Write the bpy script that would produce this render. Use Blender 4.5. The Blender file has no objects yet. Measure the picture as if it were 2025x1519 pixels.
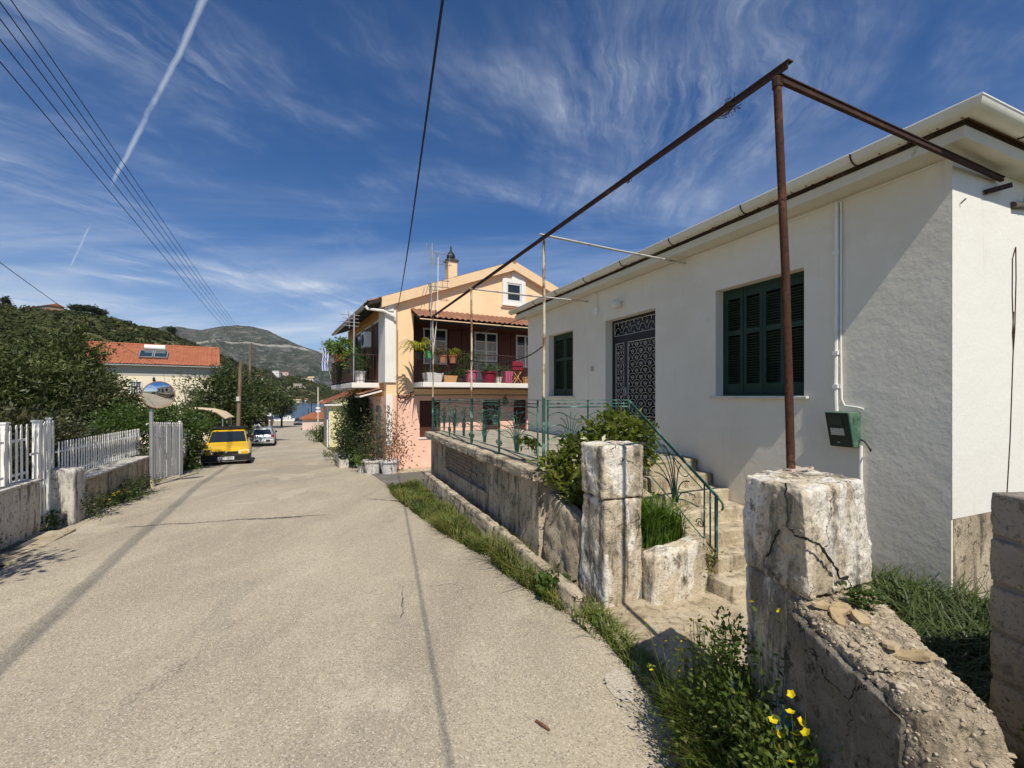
import bpy, bmesh, math, random
import numpy as np
from mathutils import Vector, Matrix, noise

R = math.radians
scene = bpy.context.scene
COL = scene.collection
random.seed(7)
rng = np.random.default_rng(7)

# ------------------------------------------------------------------ camera (eye level is z = 0, road about 2.1 m below)
F, CX, HY = 880.0, 1012.5, 783.0
cam_d = bpy.data.cameras.new("camera")
cam_d.sensor_width = 36
cam_d.lens = 36 * F / 2025
cam_d.shift_y = (HY - 759.5) / 2025
cam_d.clip_start = 0.05
cam_d.clip_end = 12000
cam = bpy.data.objects.new("camera", cam_d)
COL.objects.link(cam)
cam.location = (0, 0, 0)
cam.rotation_euler = (R(90), 0, 0)
scene.camera = cam

# ------------------------------------------------------------------ sun, sky, exposure
SUN_AZ, SUN_EL = R(16), R(52.3)      # light travels 16 degrees left of straight ahead
L = Vector((-math.sin(SUN_AZ) * math.cos(SUN_EL), math.cos(SUN_AZ) * math.cos(SUN_EL), -math.sin(SUN_EL)))
sun_d = bpy.data.lights.new("sun", "SUN")
sun_d.energy = 4.8
sun_d.angle = R(0.53)
sun_d.color = (1.0, 0.93, 0.82)
sun = bpy.data.objects.new("sun", sun_d)
COL.objects.link(sun)
sun.rotation_euler = L.to_track_quat('-Z', 'Y').to_euler()
sun.location = (20, -60, 80)

vs = scene.view_settings
vs.view_transform = 'Standard'
vs.look = 'None'
vs.gamma = 1
vs.use_curve_mapping = False
vs.exposure = 0.1


class NT:
    """small node-tree helper"""
    def __init__(s, tree):
        s.t = tree
        s.n = tree.nodes
        s.l = tree.links

    def new(s, typ, **kw):
        n = s.n.new(typ)
        for k, v in kw.items():
            if k.startswith('i_'):
                n.inputs[k[2:]].default_value = v
            else:
                setattr(n, k, v)
        return n

    def link(s, a, b):
        s.l.new(a, b)

    def math(s, op, a, b=None, clamp=False):
        n = s.n.new('ShaderNodeMath')
        n.operation = op
        n.use_clamp = clamp
        for i, v in enumerate((a, b)):
            if v is None:
                continue
            if isinstance(v, (int, float)):
                n.inputs[i].default_value = v
            else:
                s.l.new(v, n.inputs[i])
        return n.outputs[0]

    def vmath(s, op, a, b=None):
        n = s.n.new('ShaderNodeVectorMath')
        n.operation = op
        for i, v in enumerate((a, b)):
            if v is None:
                continue
            if isinstance(v, (tuple, list)):
                n.inputs[i].default_value = v
            else:
                s.l.new(v, n.inputs[i])
        return n.outputs['Value'] if op in ('DOT_PRODUCT', 'LENGTH') else n.outputs[0]

    def ramp(s, fac, lo, hi, smooth=True):
        n = s.n.new('ShaderNodeMapRange')
        n.interpolation_type = 'SMOOTHSTEP' if smooth else 'LINEAR'
        n.inputs['From Min'].default_value = lo
        n.inputs['From Max'].default_value = hi
        s.l.new(fac, n.inputs['Value'])
        return n.outputs[0]

    def mix(s, fac, a, b, mode='MIX'):
        n = s.n.new('ShaderNodeMix')
        n.data_type = 'RGBA'
        n.blend_type = mode
        for sock, v in ((n.inputs[0], fac), (n.inputs[6], a), (n.inputs[7], b)):
            if isinstance(v, (int, float)):
                sock.default_value = v
            elif isinstance(v, (tuple, list)):
                sock.default_value = (*v[:3], 1)
            else:
                s.l.new(v, sock)
        return n.outputs[2]

    def noise(s, vec, scale, detail=4, rough=0.55, dist=0.0, out=0):
        n = s.n.new('ShaderNodeTexNoise')
        n.inputs['Scale'].default_value = scale
        n.inputs['Detail'].default_value = detail
        n.inputs['Roughness'].default_value = rough
        n.inputs['Distortion'].default_value = dist
        if vec is not None:
            s.l.new(vec, n.inputs['Vector'])
        return n.outputs[out]

    def mapping(s, vec, scale=(1, 1, 1), rot=(0, 0, 0), loc=(0, 0, 0)):
        n = s.n.new('ShaderNodeMapping')
        n.inputs['Scale'].default_value = scale
        n.inputs['Rotation'].default_value = rot
        n.inputs['Location'].default_value = loc
        s.l.new(vec, n.inputs['Vector'])
        return n.outputs[0]


def build_world():
    w = bpy.data.worlds.new("World")
    scene.world = w
    w.use_nodes = True
    t = NT(w.node_tree)
    t.n.clear()
    out = t.new('ShaderNodeOutputWorld')
    bg = t.new('ShaderNodeBackground')
    bg.inputs["Strength"].default_value = 0.059
    sky = t.new('ShaderNodeTexSky')
    sky.sky_type = 'NISHITA'
    sky.sun_disc = False
    sky.sun_elevation = SUN_EL
    sky.sun_rotation = math.pi - SUN_AZ
    sky.altitude = 60
    sky.air_density = 1.0
    sky.dust_density = 0.25
    sky.ozone_density = 3.2
    d = t.new('ShaderNodeTexCoord').outputs['Generated']
    sep = t.new('ShaderNodeSeparateXYZ')
    t.link(d, sep.inputs[0])
    z = t.math('MAXIMUM', sep.outputs[2], 0.0)
    zz = t.math('ADD', z, 0.13)
    comb = t.new('ShaderNodeCombineXYZ')
    t.link(t.math('DIVIDE', sep.outputs[0], zz), comb.inputs[0])
    t.link(t.math('DIVIDE', sep.outputs[1], zz), comb.inputs[1])
    p = comb.outputs[0]
    # cirrus: fine fibres combed by the wind, gathered in soft uneven patches
    def comb(v, ang, sc, loc):
        return t.mapping(t.mapping(v, (1, 1, 1), (0, 0, R(ang))), sc, (0, 0, 0), loc)
    warp = t.noise(t.mapping(p, (1, 1, 1), (0, 0, 0), (4.2, 1.3, 0)), 0.45, 2, 0.45, 0, 1)
    p2 = t.vmath('ADD', p, t.vmath('MULTIPLY', t.vmath('SUBTRACT', warp, (0.5, 0.5, 0.5)), (1.1, 1.1, 0)))
    w2 = t.noise(p, 3.2, 4, 0.6, 0, 1)
    p3 = t.vmath('ADD', p2, t.vmath('MULTIPLY', t.vmath('SUBTRACT', w2, (0.5, 0.5, 0.5)), (0.16, 0.16, 0)))
    f1 = t.noise(comb(p3, -62, (0.75, 3.0, 1), (2.3, 1.7, 0)), 1.6, 10, 0.66, 0.15)
    f2 = t.noise(comb(p3, -72, (1.1, 7.0, 1), (5.3, 0.7, 0)), 2.0, 8, 0.68, 0.1)
    blot = t.noise(comb(p, -30, (0.8, 1.15, 1), (5.1, 3.7, 0)), 0.8, 6, 0.6, 0.3)
    patch = t.ramp(blot, 0.45, 0.69)
    fib = t.math('ADD', t.math('MULTIPLY', t.ramp(f1, 0.34, 0.74), 0.75), t.math('MULTIPLY', t.ramp(f2, 0.42, 0.76), 0.40))
    m = t.math('MULTIPLY', patch, fib)
    m = t.math('ADD', m, t.math('MULTIPLY', t.math('MULTIPLY', t.ramp(f1, 0.60, 0.85), t.ramp(blot, 0.40, 0.60)), 0.20))
    # thin veil that thickens towards the horizon
    veil = t.math('MULTIPLY', t.ramp(t.noise(t.mapping(p, (0.45, 1.5, 1), (0, 0, R(-18)), (0.4, 2.0, 0)), 0.8, 7, 0.6, 0.5), 0.38, 0.68),
                  t.ramp(z, 0.52, 0.03))
    veil = t.math('ADD', t.math('MULTIPLY', veil, 0.75), t.math('MULTIPLY', t.ramp(z, 0.34, 0.0), 0.46))
    m = t.math('ADD', t.math('MULTIPLY', m, 0.95), veil, True)
    m = t.math('MULTIPLY', m, 0.80)
    # aeroplane trail along a great circle
    a = Vector((-.6903, 1, .89)).normalized()
    b = Vector((-1.017, 1, .242)).normalized()
    n = a.cross(b).normalized()
    tang = n.cross(a).normalized()
    wob = t.math('MULTIPLY', t.math('SUBTRACT', t.noise(d, 9, 3, 0.6), 0.5), 0.012)
    dist = t.math('ABSOLUTE', t.math('ADD', t.vmath('DOT_PRODUCT', d, tuple(n)), wob))
    along = t.math('ARCTAN2', t.vmath('DOT_PRODUCT', d, tuple(tang)), t.vmath('DOT_PRODUCT', d, tuple(a)))
    s = 1 if a.cross(b).dot(n) > 0 else -1
    ang = a.angle(b)
    width = t.math('MULTIPLY', t.ramp(t.math('MULTIPLY', along, s), ang * 1.1, -0.1, False), 0.0048)
    width = t.math('ADD', width, 0.0016)
    tr = t.math('SUBTRACT', 1.0, t.math('DIVIDE', dist, width), True)
    tr = t.math('MULTIPLY', tr, t.ramp(t.noise(d, 14, 5, 0.7), 0.25, 0.55))
    tr = t.math('MULTIPLY', tr, t.ramp(t.math('MULTIPLY', along, s), ang * 1.06, ang * 0.92))
    tr = t.math('MULTIPLY', tr, t.ramp(t.math('MULTIPLY', along, s), -0.5, -0.1))
    gap = t.math('ABSOLUTE', t.math('SUBTRACT', t.math('MULTIPLY', along, s), ang * 0.70))
    tr = t.math('MULTIPLY', tr, t.ramp(gap, 0.02, 0.06))
    m = t.math('MAXIMUM', m, t.math('MULTIPLY', t.math('POWER', tr, 0.7), 0.5), True)
    tint = t.mix(1.0, sky.outputs[0], (0.43, 0.93, 1.46), 'MULTIPLY')
    col = t.mix(m, tint, (11.6, 12.6, 13.8))
    t.link(col, bg.inputs['Color'])
    t.link(bg.outputs[0], out.inputs[0])


build_world()


# ------------------------------------------------------------------ materials
MATS = {}


def mat(name, base, rough=0.8, layers=(), bump=None, bump2=None, metal=0.0, spec=0.35, translucent=0.0,
        coords='pos', stretch=(1, 1, 1), alpha=None):
    """layers: (scale, colour, lo, hi, detail[, stretch]) colours laid over the base by noise"""
    if name in MATS:
        return MATS[name]
    m = bpy.data.materials.new(name)
    m.use_nodes = True
    t = NT(m.node_tree)
    bs = t.n['Principled BSDF']
    out = t.n['Material Output']
    if coords == 'pos':
        pos = t.new('ShaderNodeNewGeometry').outputs['Position']
    else:
        pos = t.new('ShaderNodeTexCoord').outputs['Object']
    col = None
    for i, ly in enumerate(layers):
        sc, c, lo, hi, det = ly[:5]
        st = ly[5] if len(ly) > 5 else (1, 1, 1)
        v = t.mapping(pos, st, (0, 0, 0), (i * 3.7, i * 1.9, i * 5.1))
        fac = t.ramp(t.noise(v, sc, det, 0.6, 0.2), lo, hi)
        col = t.mix(fac, col if col is not None else base, c)
    if col is not None:
        t.link(col, bs.inputs['Base Color'])
    else:
        bs.inputs['Base Color'].default_value = (*base, 1)
    bs.inputs['Roughness'].default_value = rough
    bs.inputs['Metallic'].default_value = metal
    bs.inputs['Specular IOR Level'].default_value = spec
    last = None
    for b in (bump, bump2):
        if b:
            sc, strength, dist = b[:3]
            st = b[3] if len(b) > 3 else (1, 1, 1)
            bn = t.new('ShaderNodeBump')
            bn.inputs['Strength'].default_value = strength
            bn.inputs['Distance'].default_value = dist
            t.link(t.noise(t.mapping(pos, st), sc, 6, 0.62), bn.inputs['Height'])
            if last is not None:
                t.link(last, bn.inputs['Normal'])
            last = bn.outputs[0]
    if last is not None:
        t.link(last, bs.inputs['Normal'])
    if translucent:
        tr = t.new('ShaderNodeBsdfTranslucent')
        mx = t.new('ShaderNodeMixShader')
        mx.inputs[0].default_value = translucent
        if col is not None:
            t.link(t.mix(1.0, col, (1.25, 1.3, 0.6), 'MULTIPLY'), tr.inputs[0])
        else:
            tr.inputs[0].default_value = (base[0] * 1.2, base[1] * 1.3, base[2] * .6, 1)
        t.link(bs.outputs[0], mx.inputs[1])
        t.link(tr.outputs[0], mx.inputs[2])
        t.link(mx.outputs[0], out.inputs[0])
    MATS[name] = m
    return m


def glass_mat(name, tint, rough=0.06, metal=0.0):
    m = mat(name, tint, rough, metal=metal, spec=0.8)
    return m


def leaf_mat(name, dark, light, extra=None, trans=0.3, rough=0.5):
    ly = [(1.3, light, 0.35, 0.7, 3), (9.0, tuple(c * 0.55 for c in dark), 0.5, 0.75, 2)]
    if extra:
        ly.append((17.0, extra, 0.62, 0.75, 1))
    return mat(name, dark, rough, ly, translucent=trans, spec=0.4)


def M_asphalt():
    m = bpy.data.materials.new('worn_asphalt')
    m.use_nodes = True
    t = NT(m.node_tree)
    bs = t.n['Principled BSDF']
    pos = t.new('ShaderNodeNewGeometry').outputs['Position']
    big = t.noise(t.mapping(pos, (1, .6, 1)), 0.45, 5, 0.6, 0.3)
    mid = t.noise(t.mapping(pos, (1.2, .55, 1), (0, 0, R(20))), 2.2, 6, 0.65, 0.4)
    col = t.mix(t.ramp(big, 0.32, 0.68), (0.345, 0.295, 0.215), (0.44, 0.38, 0.275))
    col = t.mix(t.math('MULTIPLY', t.ramp(mid, 0.45, 0.75), 0.55), col, (0.52, 0.45, 0.33))
    # wheel tracks polished by traffic run with the street
    trk = t.noise(t.mapping(pos, (1.0, 0.07, 1), (0, 0, R(-24))), 1.1, 3, 0.5, 0.1)
    col = t.mix(t.math('MULTIPLY', t.ramp(trk, 0.48, 0.66), 0.5), col, (0.27, 0.235, 0.175))
    # repair patches and stains
    st = t.noise(pos, 0.8, 4, 0.7, 0.8)
    col = t.mix(t.math('MULTIPLY', t.ramp(st, 0.57, 0.74), 0.38), col, (0.23, 0.205, 0.165))
    pl = t.noise(t.mapping(pos, (1, .7, 1), (0, 0, 0), (13, 4, 0)), 0.55, 5, 0.6, 0.6)
    col = t.mix(t.math('MULTIPLY', t.ramp(pl, 0.60, 0.66), 0.5), col, (0.56, 0.49, 0.37))
    # pebbles of the chip seal
    vo = t.new('ShaderNodeTexVoronoi')
    vo.inputs['Scale'].default_value = 112
    t.link(pos, vo.inputs['Vector'])
    pc = t.new('ShaderNodeSeparateColor')
    t.link(vo.outputs['Color'], pc.inputs[0])
    col = t.mix(t.math('MULTIPLY', t.ramp(pc.outputs[0], 0.72, 0.97), 0.52), col, (0.70, 0.635, 0.51))
    col = t.mix(t.math('MULTIPLY', t.ramp(pc.outputs[1], 0.74, 0.97), 0.62), col, (0.14, 0.128, 0.107))
    grit = t.noise(pos, 38, 3, 0.7)
    col = t.mix(t.math('MULTIPLY', t.ramp(grit, 0.5, 0.75), 0.4), col, (0.15, 0.14, 0.12))
    # oil drips and gum
    vg = t.new('ShaderNodeTexVoronoi')
    vg.inputs['Scale'].default_value = 2.6
    vg.inputs['Randomness'].default_value = 1
    t.link(t.vmath('ADD', pos, t.vmath('MULTIPLY', t.noise(pos, 12, 2, .5, 0, 1), (.05, .05, 0))), vg.inputs['Vector'])
    dc = t.new('ShaderNodeSeparateColor')
    t.link(vg.outputs['Color'], dc.inputs[0])
    drop = t.math('MULTIPLY', t.ramp(vg.outputs['Distance'], 0.10, 0.06), t.ramp(dc.outputs[2], 0.66, 0.74))
    col = t.mix(t.math('MULTIPLY', drop, 0.8), col, (0.07, 0.065, 0.06))
    # cracks
    vc = t.new('ShaderNodeTexVoronoi')
    vc.feature = 'DISTANCE_TO_EDGE'
    vc.inputs['Scale'].default_value = 0.42
    t.link(t.vmath('ADD', pos, t.vmath('MULTIPLY', t.noise(pos, 1.6, 5, .65, 0, 1), (1.5, 1.5, 0))), vc.inputs['Vector'])
    ck = t.math('MULTIPLY', t.ramp(vc.outputs['Distance'], 0.006, 0.001), t.ramp(t.noise(pos, 0.5, 2), 0.54, 0.62))
    col = t.mix(t.math('MULTIPLY', ck, 0.55), col, (0.09, 0.08, 0.07))
    t.link(col, bs.inputs['Base Color'])
    bs.inputs['Roughness'].default_value = 0.88
    bs.inputs['Specular IOR Level'].default_value = 0.25
    bn = t.new('ShaderNodeBump')
    bn.inputs['Strength'].default_value = 0.55
    bn.inputs['Distance'].default_value = 0.006
    h = t.math('ADD', t.math('MULTIPLY', vo.outputs['Distance'], -0.7), t.math('MULTIPLY', grit, 0.8))
    t.link(h, bn.inputs['Height'])
    t.link(bn.outputs[0], bs.inputs['Normal'])
    return m


ASPHALT = M_asphalt()


def M_oldconcrete(name, base, pale, dark, lich, bs_=(0.6, 0.03), white=0.0):
    """weathered lime-washed concrete: pale render, dark lichen, vertical streaks, pits"""
    m = bpy.data.materials.new(name)
    m.use_nodes = True
    t = NT(m.node_tree)
    b = t.n['Principled BSDF']
    pos = t.new('ShaderNodeNewGeometry').outputs['Position']
    n1 = t.noise(pos, 2.3, 7, 0.65, 0.3)
    n2 = t.noise(t.mapping(pos, (5, 5, 0.9)), 1.6, 6, 0.65, 0.3)
    n3 = t.noise(pos, 11, 7, 0.7, 0.2)
    n4 = t.noise(pos, 48, 5, 0.75)
    n5 = t.noise(pos, 19, 6, 0.75, 0.4)
    col = t.mix(t.ramp(n1, 0.36, 0.62), base, pale)
    if white:
        col = t.mix(t.math('MULTIPLY', t.ramp(t.noise(t.mapping(pos, (3, 3, 1.1), loc=(7, 3, 1)), 1.7, 8, 0.62, 0.5), 0.47, 0.55), white), col, (0.80, 0.76, 0.66))
    col = t.mix(t.math('MULTIPLY', t.ramp(n2, 0.50, 0.64), lich), col, dark)
    col = t.mix(t.math('MULTIPLY', t.ramp(n3, 0.54, 0.66), lich), col, tuple(c * 0.7 for c in dark))
    col = t.mix(t.math('MULTIPLY', t.ramp(n4, 0.54, 0.66), 0.62), col, tuple(c * 0.55 for c in dark))
    col = t.mix(t.math('MULTIPLY', t.ramp(n5, 0.57, 0.66), 0.55), col, tuple(c * 0.75 for c in dark))
    col = t.mix(t.math('MULTIPLY', t.ramp(t.noise(pos, 23, 3, 0.6), 0.6, 0.72), 0.4), col, tuple(min(1, c * 1.25) for c in pale))
    vc = t.new('ShaderNodeTexVoronoi')
    vc.feature = 'DISTANCE_TO_EDGE'
    vc.inputs['Scale'].default_value = 1.7
    t.link(t.vmath('ADD', pos, t.vmath('MULTIPLY', t.noise(pos, 5, 5, .6, 0, 1), (.35, .35, .35))), vc.inputs['Vector'])
    crk = t.math('MULTIPLY', t.ramp(vc.outputs['Distance'], 0.009, 0.002), t.ramp(t.noise(pos, 1.3, 2), 0.57, 0.62))
    col = t.mix(crk, col, (0.03, 0.027, 0.022))
    t.link(col, b.inputs['Base Color'])
    b.inputs['Roughness'].default_value = 0.92
    b.inputs['Specular IOR Level'].default_value = 0.15
    h = t.math('ADD', t.math('ADD', t.math('MULTIPLY', n3, 0.8), t.math('MULTIPLY', n5, -0.55)), t.math('MULTIPLY', n4, -0.4))
    h = t.math('SUBTRACT', h, t.math('MULTIPLY', crk, 0.8))
    bn = t.new('ShaderNodeBump')
    bn.inputs['Strength'].default_value = bs_[0]
    bn.inputs['Distance'].default_value = bs_[1]
    t.link(h, bn.inputs['Height'])
    t.link(bn.outputs[0], b.inputs['Normal'])
    MATS[name] = m
    return m


M_OLD = M_oldconcrete('weathered_concrete', (0.38, 0.315, 0.22), (0.56, 0.48, 0.35), (0.085, 0.074, 0.058), 0.8, (0.8, 0.03))
M_OLDW = M_oldconcrete('limewashed_concrete', (0.45, 0.375, 0.26), (0.68, 0.59, 0.44), (0.085, 0.077, 0.063), 0.74, (0.85, 0.03), white=0.9)
M_RUBBLE = M_oldconcrete('crumbling_concrete', (0.40, 0.325, 0.225), (0.57, 0.48, 0.345), (0.085, 0.07, 0.052), 0.55, (1.0, 0.04))
M_SLAB = M_oldconcrete('terrace_concrete', (0.32, 0.285, 0.225), (0.42, 0.38, 0.30), (0.13, 0.115, 0.09), 0.5, (0.35, 0.02))
M_STEP = M_oldconcrete('step_concrete', (0.38, 0.315, 0.215), (0.53, 0.46, 0.335), (0.13, 0.10, 0.065), 0.65, (0.5, 0.02))
M_APRON = M_oldconcrete('apron_concrete', (0.36, 0.295, 0.195), (0.48, 0.41, 0.295), (0.17, 0.135, 0.085), 0.6, (0.6, 0.02))
M_BLOCK = M_oldconcrete('cinder_block', (0.235, 0.205, 0.165), (0.31, 0.275, 0.225), (0.10, 0.088, 0.07), 0.55, (0.6, 0.02))
M_GARDENWALL = M_oldconcrete('rendered_garden_wall', (0.50, 0.47, 0.41), (0.60, 0.57, 0.50), (0.12, 0.105, 0.085), 0.85, (0.5, 0.02))

M_PLASTER = mat('white_plaster', (0.77, 0.72, 0.60), 0.85,  # front wall cream warmed in place of warm fill light in its shade
                [(0.9, (0.72, 0.67, 0.55), 0.4, 0.7, 4), (3.0, (0.79, 0.745, 0.63), 0.5, 0.75, 5), (7.0, (0.66, 0.62, 0.53), 0.64, 0.8, 6, (1, 1, .4)), (3.5, (0.64, 0.59, 0.48), 0.58, 0.78, 5, (2.5, 2.5, .12))],
                bump=(3.2, 0.30, 0.03, (1, 1, 1.2)), bump2=(21, 0.2, 0.012, (1, 1, .8)), spec=0.2)
M_PLASTER_S = mat('smooth_white_plaster', (0.74, 0.725, 0.655), 0.85, [(1.1, (0.72, 0.70, 0.63), 0.4, 0.75, 5), (2.5, (0.60, 0.57, 0.49), 0.6, 0.8, 6, (2, 2, .25))],
                  bump=(4, 0.25, 0.03), bump2=(26, 0.2, 0.012), spec=0.2)
M_SOFFIT = mat('eave_paint', (0.66, 0.63, 0.53), 0.8, [(1.6, (0.60, 0.57, 0.47), 0.45, 0.7, 5), (7, (0.40, 0.37, 0.29), 0.62, 0.8, 5)], bump=(20, 0.2, 0.01))
M_GUTTER = mat('painted_gutter', (0.70, 0.68, 0.58), 0.45, [(2.2, (0.60, 0.58, 0.46), 0.42, 0.75, 5), (9, (0.44, 0.42, 0.33), 0.66, 0.8, 4)], spec=0.5)
M_DARKGAP = mat('dark_fascia', (0.055, 0.04, 0.028), 0.95, [(6, (0.17, 0.12, 0.075), 0.5, 0.7, 6)], bump=(25, 0.8, 0.02))
M_RUST = mat('rusty_steel', (0.062, 0.027, 0.017), 0.9, [(7, (0.125, 0.055, 0.03), 0.48, 0.68, 6, (1, 1, .5)), (45, (0.035, 0.018, 0.013), 0.48, 0.66, 4)], bump=(70, 0.6, 0.004), spec=0.2)
M_RUSTDARK = mat('dark_rusty_beam', (0.045, 0.022, 0.016), 0.85, [(8, (0.085, 0.04, 0.025), 0.5, 0.7, 5)], bump=(60, 0.5, 0.004), spec=0.25)
M_POLEPAINT = mat('flaking_cream_pole', (0.56, 0.50, 0.36), 0.75, [(6, (0.17, 0.075, 0.035), 0.46, 0.58, 6, (1, 1, .5)), (30, (0.30, 0.16, 0.08), 0.55, 0.7, 4)], bump=(50, 0.4, 0.003))
M_GREENMETAL = mat('flaking_green_railing', (0.022, 0.082, 0.062), 0.65, [(7, (0.15, 0.32, 0.245), 0.50, 0.66, 5), (24, (0.085, 0.042, 0.025), 0.56, 0.68, 5)], bump=(60, 0.4, 0.002))
M_SHUTTER = mat('dark_green_shutter', (0.010, 0.032, 0.018), 0.6, [(4, (0.018, 0.048, 0.028), 0.45, 0.7, 5), (30, (0.03, 0.05, 0.04), 0.66, 0.8, 4)], bump=(35, 0.25, 0.003), spec=0.4)
M_DOORDARK = mat('door_dark_paint', (0.012, 0.013, 0.016), 0.5, spec=0.4)
M_DOORGLASS = mat('door_dark_glass', (0.010, 0.010, 0.011), 0.18, spec=0.3)
M_GRILLE = mat('grille_grey_paint', (0.50, 0.47, 0.41), 0.6)
M_WHITEPAINT = mat('white_metal_paint', (0.80, 0.79, 0.74), 0.55, [(5, (0.70, 0.68, 0.62), 0.5, 0.75, 4), (14, (0.42, 0.27, 0.16), 0.70, 0.78, 5)])
M_WHITEPLAIN = mat('white_paint', (0.80, 0.79, 0.75), 0.6)
M_ROOFTILE = mat('red_roof_tile', (0.35, 0.12, 0.060), 0.85, [(1.5, (0.42, 0.155, 0.08), 0.4, 0.7, 5), (5, (0.27, 0.08, 0.04), 0.5, 0.7, 4)], bump=(30, 0.3, 0.01))
M_OLDTILE = mat('old_roof_tile', (0.25, 0.115, 0.065), 0.85, [(3, (0.34, 0.175, 0.10), 0.45, 0.7, 5), (15, (0.09, 0.055, 0.04), 0.55, 0.72, 5)], bump=(40, 0.4, 0.01))
M_WOODPOLE = mat('utility_pole_wood', (0.20, 0.145, 0.095), 0.85, [(9, (0.12, 0.085, 0.06), 0.45, 0.7, 4, (1, 1, .15))], bump=(30, 0.4, 0.01, (1, 1, .1)))
M_BLACK = mat('black_cable', (0.012, 0.012, 0.013), 0.6)
M_GREYMETAL = mat('galvanised_steel', (0.42, 0.43, 0.44), 0.45, [(12, (0.33, 0.34, 0.35), 0.5, 0.7, 3)], metal=0.6)
M_EARTH = mat('dry_earth', (0.17, 0.125, 0.075), 0.95, [(2.5, (0.11, 0.085, 0.05), 0.4, 0.7, 6), (22, (0.25, 0.20, 0.14), 0.6, 0.75, 4)], bump=(14, 0.7, 0.04))
M_GRASS = leaf_mat('grass_blades', (0.10, 0.15, 0.025), (0.19, 0.23, 0.045), (0.26, 0.21, 0.07), 0.3)
M_GRASSDRY = leaf_mat('half_dry_grass', (0.15, 0.15, 0.04), (0.27, 0.23, 0.075), (0.42, 0.33, 0.14), 0.3)
M_GRASSLUSH = leaf_mat('lush_grass', (0.075, 0.15, 0.016), (0.14, 0.235, 0.03), None, 0.4)
M_YELLOWFLOWER = mat('yellow_petal', (0.80, 0.62, 0.01), 0.6, translucent=0.25)
M_WHITEFLOWER = mat('white_petal', (0.75, 0.72, 0.66), 0.6)


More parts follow.
